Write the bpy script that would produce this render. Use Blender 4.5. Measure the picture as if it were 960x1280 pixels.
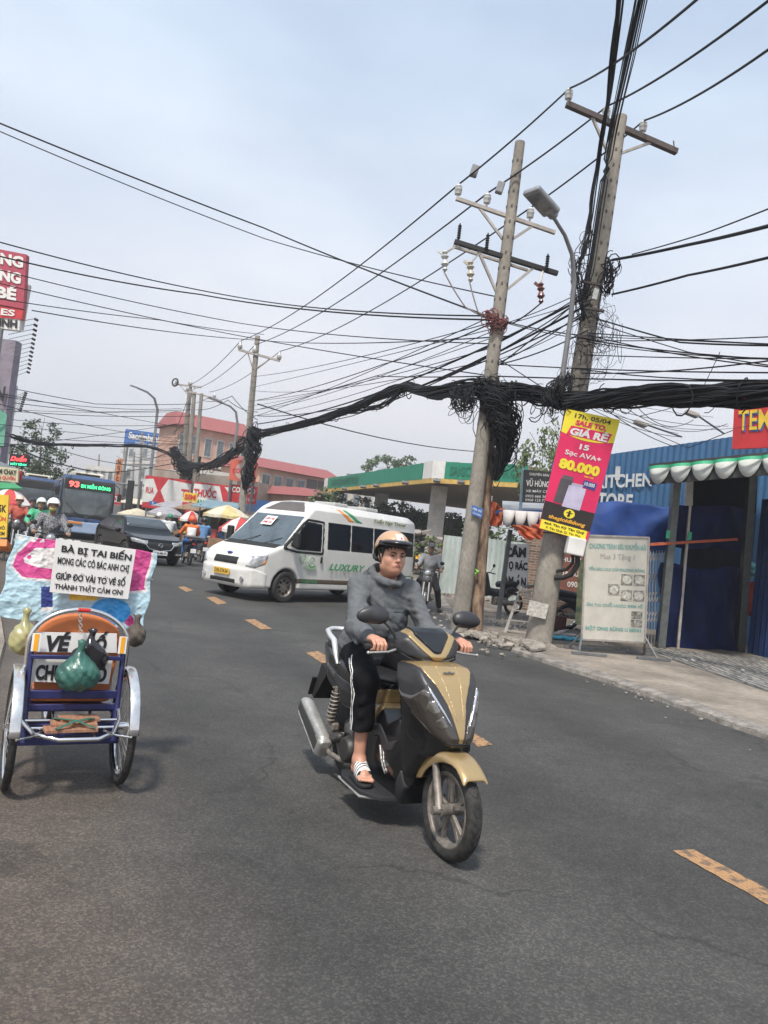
import bpy, math, random
import numpy as np
from mathutils import Vector, Matrix
random.seed(7)
for _o in list(bpy.data.objects): bpy.data.objects.remove(_o)
SC = bpy.context.scene
COL = SC.collection
R = math.radians
# ---------------------------------------------------------------- camera, sky, sun, exposure
CF, CH, CROLL, CPITCH = 940.0, 1.6, R(6.5), R(2.12)
_c, _s = math.cos(CROLL), math.sin(CROLL)
_f = Vector((0, math.cos(CPITCH), math.sin(CPITCH))); _u0 = Vector((0, -math.sin(CPITCH), math.cos(CPITCH))); _r0 = Vector((1, 0, 0))
_up = _c*_u0 - _s*_r0; _r = _c*_r0 + _s*_u0
cam_d = bpy.data.cameras.new('camera'); cam = bpy.data.objects.new('camera', cam_d); COL.objects.link(cam)
cam.matrix_world = Matrix(((_r.x, _up.x, -_f.x, 0), (_r.y, _up.y, -_f.y, 0), (_r.z, _up.z, -_f.z, CH), (0, 0, 0, 1)))
cam_d.sensor_fit = 'VERTICAL'; cam_d.sensor_height = 24.0; cam_d.lens = 24.0*CF/1280
cam_d.clip_start = 0.05; cam_d.clip_end = 3000
SC.camera = cam
SUN_EL, SUN_AZ = 58, 195      # azimuth clockwise from +Y (the view direction): high, behind the camera, a little to its left
wd = bpy.data.worlds.new('World'); SC.world = wd; wd.use_nodes = True
_nt = wd.node_tree; _bg = _nt.nodes['Background']
_sky = _nt.nodes.new('ShaderNodeTexSky'); _sky.sky_type = 'NISHITA'; _sky.sun_disc = False
_sky.sun_elevation = R(SUN_EL); _sky.sun_rotation = R(SUN_AZ); _sky.dust_density = 3.0; _sky.air_density = 1.0; _sky.ozone_density = 1.2
_bg.inputs['Strength'].default_value = 0.13
_hz = _nt.nodes.new('ShaderNodeMixRGB'); _hr = _nt.nodes.new('ShaderNodeValToRGB'); _hr.color_ramp.elements[0].position = .0; _hr.color_ramp.elements[0].color = (5.1/6, 4.85/6, 4.85/6, 1); _hr.color_ramp.elements[1].position = .62; _hr.color_ramp.elements[1].color = (4.05/6, 5.0/6, 6.0/6, 1)
_e = _hr.color_ramp.elements.new(.28); _e.color = (4.85/6, 5.0/6, 5.4/6, 1)      # thin haze over the whole sky, warmer and greyer low down
_hm = _nt.nodes.new('ShaderNodeMixRGB'); _hm.blend_type = 'MULTIPLY'; _hm.inputs[0].default_value = 1; _hm.inputs[2].default_value = (6, 6, 6, 1)
_tc = _nt.nodes.new('ShaderNodeTexCoord'); _sx = _nt.nodes.new('ShaderNodeSeparateXYZ'); _mr = _nt.nodes.new('ShaderNodeMapRange')
_nt.links.new(_tc.outputs['Generated'], _sx.inputs[0]); _nt.links.new(_sx.outputs['Z'], _mr.inputs[0]); _nt.links.new(_sx.outputs['Z'], _hr.inputs[0]); _nt.links.new(_hr.outputs[0], _hm.inputs[1]); _nt.links.new(_hm.outputs[0], _hz.inputs[2])
_mr.inputs[1].default_value = 0.0; _mr.inputs[2].default_value = 0.75; _mr.inputs[3].default_value = 0.92; _mr.inputs[4].default_value = 0.80
_cn = _nt.nodes.new('ShaderNodeTexNoise'); _cn.inputs['Scale'].default_value = 1.6; _cn.inputs['Detail'].default_value = 5; _cn.inputs['Roughness'].default_value = .5
_mpg = _nt.nodes.new('ShaderNodeMapping'); _mpg.inputs['Scale'].default_value = (1, 1, 2.6)
_nt.links.new(_tc.outputs['Generated'], _mpg.inputs[0]); _nt.links.new(_mpg.outputs[0], _cn.inputs['Vector'])
_cm = _nt.nodes.new('ShaderNodeMapRange'); _cm.inputs[1].default_value = .4; _cm.inputs[2].default_value = .7; _cm.inputs[3].default_value = -.30; _cm.inputs[4].default_value = .12
_nt.links.new(_cn.outputs[0], _cm.inputs[0])
_ad = _nt.nodes.new('ShaderNodeMath'); _ad.operation = 'ADD'; _ad.use_clamp = True
_nt.links.new(_mr.outputs[0], _ad.inputs[0]); _nt.links.new(_cm.outputs[0], _ad.inputs[1])
_nt.links.new(_ad.outputs[0], _hz.inputs[0]); _nt.links.new(_sky.outputs[0], _hz.inputs[1]); _nt.links.new(_hz.outputs[0], _bg.inputs[0])
sun_d = bpy.data.lights.new('sun', 'SUN'); sun = bpy.data.objects.new('sun', sun_d); COL.objects.link(sun)
sun_d.energy = 3.1; sun_d.angle = R(7); sun_d.color = (1, .94, .86)
_sd = Vector((math.sin(R(SUN_AZ))*math.cos(R(SUN_EL)), math.cos(R(SUN_AZ))*math.cos(R(SUN_EL)), math.sin(R(SUN_EL))))
sun.rotation_euler = _sd.to_track_quat('Z', 'Y').to_euler(); sun.location = (0, 0, 30)
SC.view_settings.view_transform = 'Standard'; SC.view_settings.look = 'None'; SC.view_settings.gamma = 1; SC.view_settings.use_curve_mapping = False
SC.view_settings.exposure = 0.60

def ray(px, py): return _f + (px-480)/CF*_r - (py-640)/CF*_up
def at(px, py, Y):
    d = ray(px, py); t = Y/d.y; return Vector((d.x*t, Y, CH+d.z*t))
def gr(px, py, z=0.0):
    d = ray(px, py); t = (z-CH)/d.z; return Vector((d.x*t, d.y*t, z))

# ---------------------------------------------------------------- materials
def mat(name, col, rough=.6, metal=0., var=.12, sc=4., bump=0., bsc=60., spec=.5, col2=None, detail=4, lo=.35, hi=.65, coat=0., emit=0., trans=0., stretch=None, var2=0.):
    m = bpy.data.materials.new(name); m.use_nodes = True; nt = m.node_tree; N = nt.nodes; L = nt.links
    b = N['Principled BSDF']; b.inputs['Roughness'].default_value = rough; b.inputs['Metallic'].default_value = metal
    b.inputs['Specular IOR Level'].default_value = spec; b.inputs['Coat Weight'].default_value = coat; b.inputs['Coat Roughness'].default_value = .08
    b.inputs['Transmission Weight'].default_value = trans
    tc = N.new('ShaderNodeTexCoord'); src = tc.outputs['Object']
    if stretch:
        mp = N.new('ShaderNodeMapping'); mp.inputs['Scale'].default_value = stretch; L.new(src, mp.inputs[0]); src = mp.outputs[0]
    c = Vector(col)
    a1 = tuple(c*(1-var)); a2 = tuple(col2) if col2 else tuple(min(1, x) for x in c*(1+var))
    n = N.new('ShaderNodeTexNoise'); n.inputs['Scale'].default_value = sc; n.inputs['Detail'].default_value = detail; n.inputs['Roughness'].default_value = .6
    L.new(src, n.inputs['Vector'])
    r = N.new('ShaderNodeValToRGB'); r.color_ramp.elements[0].position = lo; r.color_ramp.elements[1].position = hi
    r.color_ramp.elements[0].color = (*a1, 1); r.color_ramp.elements[1].color = (*a2, 1)
    L.new(n.outputs[0], r.inputs[0]); out = r.outputs[0]
    if var2:
        n2 = N.new('ShaderNodeTexNoise'); n2.inputs['Scale'].default_value = sc*9; n2.inputs['Detail'].default_value = 3; L.new(src, n2.inputs['Vector'])
        mx = N.new('ShaderNodeMixRGB'); mx.blend_type = 'MULTIPLY'; mx.inputs[0].default_value = 1
        r2 = N.new('ShaderNodeMapRange'); r2.inputs[1].default_value = .3; r2.inputs[2].default_value = .7; r2.inputs[3].default_value = 1-var2; r2.inputs[4].default_value = 1+var2*.5
        L.new(n2.outputs[0], r2.inputs[0]); L.new(out, mx.inputs[1]); L.new(r2.outputs[0], mx.inputs[2]); out = mx.outputs[0]
    L.new(out, b.inputs['Base Color'])
    rr = N.new('ShaderNodeMapRange'); rr.inputs[3].default_value = max(0, rough*.85); rr.inputs[4].default_value = min(1, rough*1.15); L.new(n.outputs[0], rr.inputs[0]); L.new(rr.outputs[0], b.inputs['Roughness'])
    if emit:
        L.new(out, b.inputs['Emission Color']); b.inputs['Emission Strength'].default_value = emit
    if bump:
        bn = N.new('ShaderNodeTexNoise'); bn.inputs['Scale'].default_value = bsc; bn.inputs['Detail'].default_value = 3; L.new(src, bn.inputs['Vector'])
        bp = N.new('ShaderNodeBump'); bp.inputs['Strength'].default_value = bump; bp.inputs['Distance'].default_value = .01; L.new(bn.outputs[0], bp.inputs['Height']); L.new(bp.outputs[0], b.inputs['Normal'])
    return m

# ---------------------------------------------------------------- scene-graph helpers
INV = {}
def xf(loc=(0, 0, 0), rz=0., rx=0., ry=0.): return Matrix.Translation(Vector(loc)) @ Matrix.Rotation(rz, 4, 'Z') @ Matrix.Rotation(ry, 4, 'Y') @ Matrix.Rotation(rx, 4, 'X')
def tag(o, label=None, cat=None, group=None, kind=None):
    if label: o['label'] = label
    if cat: o['category'] = cat
    if group: o['group'] = group
    if kind: o['kind'] = kind
    return o
def thing(name, label, cat, loc=(0, 0, 0), rz=0., group=None, rx=0., ry=0.):
    o = bpy.data.objects.new(name, None); COL.objects.link(o); o.empty_display_size = .2
    M = xf(loc, rz, rx, ry); o.matrix_world = M; INV[o.name] = M
    return tag(o, label, cat, group)
def dup(root, loc, rz=None, label=None, group=None, scale=None):
    r = root.copy(); COL.objects.link(r); r.location = loc
    if rz is not None: r.rotation_euler = (0, 0, rz)
    if scale: r.scale = (scale,)*3
    if label: r['label'] = label
    if group: r['group'] = group
    def rec(a, b):
        for ch in list(a.children):
            if ch.get('_dup'): continue
            c = ch.copy(); COL.objects.link(c); c.parent = b; rec(ch, c)
    rec(root, r)
    return r
def setsmooth(me, ang=None):
    me.polygons.foreach_set('use_smooth', [True]*len(me.polygons))
    if ang: me.set_sharp_from_angle(angle=R(ang))
def world_m(o):
    if o.name in INV: return INV[o.name]
    return Matrix.Identity(4)

class MB:
    def __init__(s, T=None): s.v = []; s.f = []; s.mi = []; s.T = T; s.cur = 0
    def add(s, vs, fs):
        b = len(s.v)
        if s.T is not None: vs = [s.T @ Vector(v) for v in vs]
        s.v.extend([tuple(v) for v in vs]); s.f.extend([tuple(b+i for i in f) for f in fs]); s.mi.extend([s.cur]*len(fs)); return s
    def hexa(s, p):   # 4 bottom + 4 top
        return s.add(p, [(3, 2, 1, 0), (4, 5, 6, 7), (0, 1, 5, 4), (1, 2, 6, 5), (2, 3, 7, 6), (3, 0, 4, 7)])
    def box(s, c, d, rz=0., rx=0., ry=0.):
        M = xf(c, rz, rx, ry); x, y, z = d[0]/2, d[1]/2, d[2]/2
        return s.hexa([M @ Vector(q) for q in ((-x, -y, -z), (x, -y, -z), (x, y, -z), (-x, y, -z), (-x, -y, z), (x, -y, z), (x, y, z), (-x, y, z))])
    def bar(s, a, b, w, h, up=(0, 0, 1)):
        a = Vector(a); b = Vector(b); d = (b-a).normalized(); up = Vector(up)
        if abs(d.dot(up)) > .98: up = Vector((0, 1, 0))
        x = d.cross(up).normalized()*(w/2); y = x.cross(d).normalized()*(h/2)
        return s.hexa([a-x-y, a+x-y, b+x-y, b-x-y, a-x+y, a+x+y, b+x+y, b-x+y])
    def quadslab(s, a, b, c, d, t):     # a b c d around, thickness t against the normal
        a, b, c, d = map(Vector, (a, b, c, d)); n = (b-a).cross(d-a).normalized()*t
        return s.hexa([a-n, b-n, c-n, d-n, a, b, c, d])
    def prism(s, poly, off):            # poly: list of 3D points, off: extrusion vector
        n = len(poly); off = Vector(off); p = [Vector(q) for q in poly]
        fs = [tuple(range(n))[::-1], tuple(range(n, 2*n))]+[(i, (i+1) % n, n+(i+1) % n, n+i) for i in range(n)]
        return s.add(p+[q+off for q in p], fs)
    def tube(s, pts, r, n=8, caps=True, flat=None):
        P = [Vector(p) for p in pts]; k = len(P); rr = r if hasattr(r, '__len__') else [r]*k
        vs = []; up = None
        for i, p in enumerate(P):
            d = (P[min(i+1, k-1)]-P[max(i-1, 0)])
            d = d.normalized() if d.length > 1e-9 else Vector((0, 0, 1))
            if up is None:
                up = Vector((0, 0, 1)) if abs(d.z) < .9 else Vector((1, 0, 0))
            x = d.cross(up); x = x.normalized() if x.length > 1e-6 else Vector((1, 0, 0)); y = x.cross(d).normalized(); up = y
            for j in range(n):
                t = 2*math.pi*j/n; vs.append(p+x*rr[i]*math.cos(t)+y*rr[i]*math.sin(t)*(flat or 1))
        fs = [(i*n+j, i*n+(j+1) % n, (i+1)*n+(j+1) % n, (i+1)*n+j) for i in range(k-1) for j in range(n)]
        if caps: fs += [tuple(range(n))[::-1], tuple((k-1)*n+j for j in range(n))]
        return s.add(vs, fs)
    def cyl(s, a, b, r, r2=None, n=12): return s.tube([a, b], [r, r2 if r2 is not None else r], n)
    def lathe(s, prof, c=(0, 0, 0), axis=(0, 0, 1), n=16, ang=2*math.pi, close=True):
        ax = Vector(axis).normalized(); u = ax.orthogonal().normalized(); w = ax.cross(u); c = Vector(c)
        vs = []; full = ang > 6.28; m = n if full else n+1
        for r_, z in prof:
            for j in range(m):
                t = ang*j/n; vs.append(c+ax*z+(u*math.cos(t)+w*math.sin(t))*max(r_, 1e-4))
        k = len(prof); fs = []
        for i in range(k-1):
            for j in range(n):
                j2 = (j+1) % m if full else j+1
                fs.append((i*m+j, i*m+j2, (i+1)*m+j2, (i+1)*m+j))
        return s.add(vs, fs)
    def torus(s, c, Rr, r, axis=(0, 0, 1), n=24, k=8, sq=1.):
        prof = [(Rr+r*math.cos(2*math.pi*i/k), r*sq*math.sin(2*math.pi*i/k)) for i in range(k+1)]
        return s.lathe(prof, c, axis, n)
    def ball(s, c, r, n=12, M=None):
        rr = r if hasattr(r, '__len__') else (r, r, r); m = n//2+1; vs = []; c = Vector(c)
        for i in range(m):
            a = math.pi*i/(m-1)
            for j in range(n):
                t = 2*math.pi*j/n; q = Vector((rr[0]*math.sin(a)*math.cos(t), rr[1]*math.sin(a)*math.sin(t), rr[2]*math.cos(a)))
                vs.append(c+(M @ q if M else q))
        fs = [(i*n+j, (i+1)*n+j, (i+1)*n+(j+1) % n, i*n+(j+1) % n) for i in range(m-1) for j in range(n)]
        return s.add(vs, fs)
    def build(s, name, mats, parent=None, smooth=None, world=False, bevel=0., label=None, cat=None, group=None, kind=None, seg=2):
        vs = s.v; M0 = None
        if world and parent is not None:
            Mi = world_m(parent).inverted(); vs = [tuple(Mi @ Vector(v)) for v in vs]
        org = None
        if parent is None and kind != 'structure' and vs:
            xs = [v[0] for v in vs]; ys = [v[1] for v in vs]; zs = [v[2] for v in vs]
            org = Vector(((min(xs)+max(xs))/2, (min(ys)+max(ys))/2, min(zs))); vs = [tuple(Vector(v)-org) for v in vs]
        me = bpy.data.meshes.new(name); me.from_pydata(vs, [], s.f); me.update()
        ml = mats if isinstance(mats, (list, tuple)) else [mats]
        for m in ml: me.materials.append(m)
        if any(s.mi): me.polygons.foreach_set('material_index', s.mi)
        if smooth: setsmooth(me, smooth if smooth > 1 else None)
        o = bpy.data.objects.new(name, me); COL.objects.link(o)
        if parent is not None: o.parent = parent
        if org is not None: o.location = org
        if bevel:
            b = o.modifiers.new('bevel', 'BEVEL'); b.width = bevel; b.segments = seg; b.limit_method = 'ANGLE'; b.angle_limit = R(40)
        return tag(o, label, cat, group, kind)

# ---------------------------------------------------------------- lettering
_txt = {}
HORN = {'Ơ': 'O', 'Ờ': 'O', 'Ỡ': 'O', 'ơ': 'o'}
def _outline(st, bold, shear):
    c = bpy.data.curves.new('t', 'FONT'); c.body = st; c.offset = bold; c.shear = shear; c.resolution_u = 3
    o = bpy.data.objects.new('t', c); COL.objects.link(o)
    dg = bpy.context.evaluated_depsgraph_get(); me = bpy.data.meshes.new_from_object(o.evaluated_get(dg))
    vs = [tuple(v.co) for v in me.vertices]; fs = [tuple(p.vertices) for p in me.polygons]
    bpy.data.objects.remove(o); bpy.data.curves.remove(c); bpy.data.meshes.remove(me); return vs, fs
def glyphs(st, bold=.0, shear=0.):
    key = (st, bold, shear)
    if key in _txt: return _txt[key]
    base = ''.join(HORN.get(c, c) for c in st); vs, fs = _outline(base, bold, shear)
    for k, c in enumerate(st):
        if c in HORN:        # the horn of the letter, set at its upper right
            pv, _ = _outline(base[:k+1], bold, 0.); x = max(v[0] for v in pv); low = c.islower(); y = .50 if low else .66
            n = len(vs); w = .05+bold; x -= .07 if low else .10
            vs += [(x+dx+shear*(y+dy), y+dy, 0) for dx, dy in ((0, -.06), (.07, -.03), (.11+w, .10), (.11+w, .16), (.11, .16), (.06, .03))]; fs.append(tuple(range(n, n+6)))
            if c in 'ỜỠ':
                mark = ((-.42, .28), (-.30, .28), (-.20, .14), (-.27, .14)) if c == 'Ờ' else ((-.47, .14), (-.36, .25), (-.24, .20), (-.14, .27), (-.14, .20), (-.24, .13), (-.36, .18), (-.47, .08))
                n = len(vs); vs += [(x+dx+.10+shear*(y+dy), y+dy, 0) for dx, dy in mark]; fs.append(tuple(range(n, n+len(mark))))
    xs = [v[0] for v in vs] or [0, 1]; ys = [v[1] for v in vs] or [0, 1]
    x0, x1, y0, y1 = min(xs), max(xs), min(ys), max(ys)
    vs = [((v[0]-x0)/(x1-x0+1e-9), (v[1]-y0)/(y1-y0+1e-9)) for v in vs]
    _txt[key] = (vs, fs); return _txt[key]
class Face:      # a sign face: corners top-left, top-right, bottom-right, bottom-left; u right, v down
    def __init__(s, tl, tr, br, bl):
        s.c = [Vector(q) for q in (tl, tr, br, bl)]; s.n = (s.c[3]-s.c[0]).cross(s.c[1]-s.c[0]).normalized()
    def p(s, u, v, off=0.):
        a, b, c, d = s.c; return a*(1-u)*(1-v)+b*u*(1-v)+c*u*v+d*(1-u)*v+s.n*off
    def text(s, mb, st, u0, v0, u1, v1, off=.006, bold=.02, shear=0., cur=0):
        vs, fs = glyphs(st, bold, shear); mb.cur = cur
        if bold > 0: fs2 = []; v2 = []
        else: v2 = [s.p(u0+(u1-u0)*x, v1+(v0-v1)*y, off) for x, y in vs]; fs2 = fs
        if bold > 0:
            for q, f in enumerate(fs): n = len(v2); v2 += [s.p(u0+(u1-u0)*vs[i][0], v1+(v0-v1)*vs[i][1], off+(q % 11)*.0002) for i in f]; fs2.append(tuple(range(n, n+len(f))))
        mb.add(v2, fs2); mb.cur = 0; return mb
    def poly(s, mb, uv, off=.004, cur=0):
        mb.cur = cur; mb.add([s.p(u, v, off) for u, v in uv], [tuple(range(len(uv)))]); mb.cur = 0; return mb
    def rect(s, mb, u0, v0, u1, v1, off=.004, cur=0): return s.poly(mb, [(u0, v1), (u1, v1), (u1, v0), (u0, v0)], off, cur)
    def disc(s, mb, u, v, ru, rv, off=.005, cur=0, n=20): return s.poly(mb, [(u+ru*math.cos(-t*2*math.pi/n), v+rv*math.sin(-t*2*math.pi/n)) for t in range(n)], off, cur)
    def slab(s, mb, t=.03): return mb.quadslab(s.c[3], s.c[2], s.c[1], s.c[0], t)

# ---------------------------------------------------------------- implicit solids (smooth organic shapes), meshed by surface nets
def smin(a, b, k):
    if k <= 0: return np.minimum(a, b)
    h = np.maximum(k-np.abs(a-b), 0)/k; return np.minimum(a, b)-h*h*k*.25
def smax(a, b, k): return -smin(-a, -b, k)
def fcap(a, b, r1, r2=None, sq=None):
    a = np.array(a, np.float32); b = np.array(b, np.float32); r2 = r1 if r2 is None else r2
    def f(X, Y, Z):
        d = b-a; L = float(d@d)+1e-12; px, py, pz = X-a[0], Y-a[1], Z-a[2]
        t = np.clip((px*d[0]+py*d[1]+pz*d[2])/L, 0, 1); return np.sqrt((px-t*d[0])**2+(py-t*d[1])**2+(pz-t*d[2])**2)-(r1+(r2-r1)*t)
    m = max(r1, r2); f.bb = (np.minimum(a, b)-m, np.maximum(a, b)+m); return f
def fell(c, r, M=None):
    c = np.array(c, np.float32); r = np.array(r, np.float32); Q = np.array(M.to_3x3()).T if M is not None else np.eye(3)
    def f(X, Y, Z):
        p = (X-c[0], Y-c[1], Z-c[2]); q = [sum(Q[i][j]*p[j] for j in range(3)) for i in range(3)]
        k0 = np.sqrt(sum((q[i]/r[i])**2 for i in range(3))); k1 = np.sqrt(sum((q[i]/(r[i]**2))**2 for i in range(3)))+1e-6
        return k0*(k0-1)/k1
    m = float(max(r)); f.bb = (c-m, c+m); return f
def fbox(c, h, rd=.0, M=None):
    c = np.array(c, np.float32); h = np.array(h, np.float32)-rd; Q = np.array(M.to_3x3()).T if M is not None else np.eye(3)
    def f(X, Y, Z):
        p = (X-c[0], Y-c[1], Z-c[2]); q = [np.abs(sum(Q[i][j]*p[j] for j in range(3)))-h[i] for i in range(3)]
        o = np.sqrt(sum(np.maximum(a, 0)**2 for a in q)); return o+np.minimum(np.maximum(np.maximum(q[0], q[1]), q[2]), 0)-rd
    m = float(np.linalg.norm(h))+rd; f.bb = (c-m, c+m); return f
def poly2(pts, A, B):
    n = len(pts); d = None; ins = None
    for i in range(n):
        x0, y0 = pts[i]; x1, y1 = pts[(i+1) % n]; ex, ey = x1-x0, y1-y0; wx, wy = A-x0, B-y0
        t = np.clip((wx*ex+wy*ey)/(ex*ex+ey*ey+1e-12), 0, 1); q = (wx-ex*t)**2+(wy-ey*t)**2
        d = q if d is None else np.minimum(d, q)
        c1 = (B >= y0) & (B < y1) & (ex*wy > ey*wx); c2 = (B < y0) & (B >= y1) & (ex*wy < ey*wx); c = c1 | c2
        ins = c if ins is None else ins ^ c
    return np.where(ins, -np.sqrt(d), np.sqrt(d))
def side(pts, rd=0.): return lambda X, Y, Z: poly2(pts, X, Z)-rd      # outline seen from the side (x,z)
def topv(pts, rd=0.): return lambda X, Y, Z: poly2(pts, X, Y)-rd      # outline seen from above (x,y)
def front(pts, rd=0.): return lambda X, Y, Z: poly2(pts, Y, Z)-rd     # outline seen from the front (y,z)
def mirr(pts): return pts+[(a, -b) for a, b in reversed(pts)]         # (x,y) halves for topv
def mirf(pts): return pts+[(-a, b) for a, b in reversed(pts)]         # (y,z) halves for front
class Field:
    def __init__(s, lo, hi, res):
        s.lo = np.array(lo, np.float32); s.res = res; s.n = [int((hi[i]-lo[i])/res)+2 for i in range(3)]
        s.ax = [(s.lo[i]+res*np.arange(s.n[i])).astype(np.float32) for i in range(3)]
        s.X = s.ax[0][:, None, None]; s.Y = s.ax[1][None, :, None]; s.Z = s.ax[2][None, None, :]
        s.D = np.full(s.n, 1e2, np.float32)
    def _sl(s, f, m):
        bb = getattr(f, 'bb', None)
        if bb is None: return (slice(None),)*3
        out = []
        for i in range(3):
            a = int((bb[0][i]-m-s.lo[i])/s.res)-2; b = int((bb[1][i]+m-s.lo[i])/s.res)+3; out.append(slice(max(0, a), min(s.n[i], max(b, 0))))
        return tuple(out)
    def _ev(s, f, q): return f(s.X[q[0]], s.Y[:, q[1]], s.Z[:, :, q[2]])
    def add(s, f, k=0.):
        q = s._sl(f, k+s.res*3); v = s._ev(f, q)
        if v.size: s.D[q] = smin(s.D[q], v, k)
        return s
    def sub(s, f, k=0.):
        q = s._sl(f, k+s.res*3); v = s._ev(f, q)
        if v.size: s.D[q] = smax(s.D[q], -v, k)
        return s
    def inter(s, f, k=0.): s.D = smax(s.D, f(s.X, s.Y, s.Z)+np.zeros((1, 1, 1), np.float32), k).astype(np.float32); return s
    def disp(s, f): s.D = (s.D+f(s.X, s.Y, s.Z)).astype(np.float32); return s
    def copy(s):
        g = Field.__new__(Field); g.__dict__.update(s.__dict__); g.D = s.D.copy(); return g
    def shell(s, region, up=.004, dn=.012, k=0.):       # a panel lying on the surface of this solid, inside a region
        g = s.copy(); dn = max(dn, 1.9*s.res); g.D = np.maximum(smax(s.D-up, region(s.X, s.Y, s.Z)+np.zeros((1, 1, 1), np.float32), k), -(s.D+dn)).astype(np.float32); return g
    def nets(s):
        D = s.D.copy()
        for i in range(3):
            q = [slice(None)]*3; q[i] = 0; D[tuple(q)] = 1; q[i] = -1; D[tuple(q)] = 1
        I = D < 0; n = s.n; cnt = np.zeros([m-1 for m in n], np.int8)
        for dx in (0, 1):
            for dy in (0, 1):
                for dz in (0, 1): cnt += I[dx:n[0]-1+dx, dy:n[1]-1+dy, dz:n[2]-1+dz]
        act = (cnt > 0) & (cnt < 8); idx = np.argwhere(act); K = len(idx)
        vid = np.full(act.shape, -1, np.int64); vid[act] = np.arange(K)
        acc = np.zeros((K, 3)); c = np.zeros(K)
        C = {o: D[idx[:, 0]+o[0], idx[:, 1]+o[1], idx[:, 2]+o[2]] for o in [(a, b, d) for a in (0, 1) for b in (0, 1) for d in (0, 1)]}
        for a in C:
            for ax in range(3):
                if a[ax]: continue
                b = list(a); b[ax] = 1; b = tuple(b); va, vb = C[a], C[b]; m = (va < 0) != (vb < 0)
                t = np.where(m, va/(va-vb+1e-20), 0); p = np.repeat(np.array([a], float), K, 0); p[:, ax] = t
                acc[m] += p[m]; c[m] += 1
        V = (idx+acc/c[:, None])*s.res+s.lo
        F = []
        for ax in range(3):
            q0 = [slice(1, -1)]*3; q0[ax] = slice(0, -1); q1 = list(q0); q1[ax] = slice(1, None)
            A = I[tuple(q0)]; B = I[tuple(q1)]; off = [1, 1, 1]; off[ax] = 0
            for flip, msk in ((0, A & ~B), (1, ~A & B)):
                g = np.argwhere(msk)+off
                if not len(g): continue
                u, w = (ax+1) % 3, (ax+2) % 3; du = np.zeros(3, int); du[u] = 1; dw = np.zeros(3, int); dw[w] = 1
                qs = [vid[tuple((g+k).T)] for k in (-du-dw, -dw, 0*du, -du)]
                if flip: qs = qs[::-1]
                F.append(np.stack(qs, 1))
        F = np.concatenate(F) if F else np.zeros((0, 4), int)
        F = F[(F >= 0).all(1)]
        return V, F
    def build(s, name, mats, parent=None, T=None, world=False, decimate=0, label=None, cat=None, group=None, paint=None, sm=0):
        V, F = s.nets()
        if T is not None:
            A = np.array(T); V = V@A[:3, :3].T+A[:3, 3]
        return npmesh(name, V, F, mats, parent, label, cat, group, paint, sm)
def npmesh(name, V, F, mats, parent=None, label=None, cat=None, group=None, paint=None, sm=0):
    me = bpy.data.meshes.new(name); me.vertices.add(len(V)); me.vertices.foreach_set('co', V.astype(np.float32).ravel())
    me.loops.add(F.size); me.loops.foreach_set('vertex_index', F.astype(np.int32).ravel()); me.polygons.add(len(F))
    me.polygons.foreach_set('loop_start', np.arange(0, F.size, 4, dtype=np.int32)); me.polygons.foreach_set('loop_total', np.full(len(F), 4, np.int32))
    me.update(calc_edges=True); me.validate()
    for m in (mats if isinstance(mats, (list, tuple)) else [mats]): me.materials.append(m)
    if paint is not None and len(F): 
        ids = paint(V[F].mean(1)); me.polygons.foreach_set('material_index', ids.astype(np.int32))
    setsmooth(me)
    o = bpy.data.objects.new(name, me); COL.objects.link(o)
    if parent is not None: o.parent = parent
    if sm:
        md = o.modifiers.new('smooth', 'SMOOTH'); md.iterations = sm; md.factor = .5
    return tag(o, label, cat, group)
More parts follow.
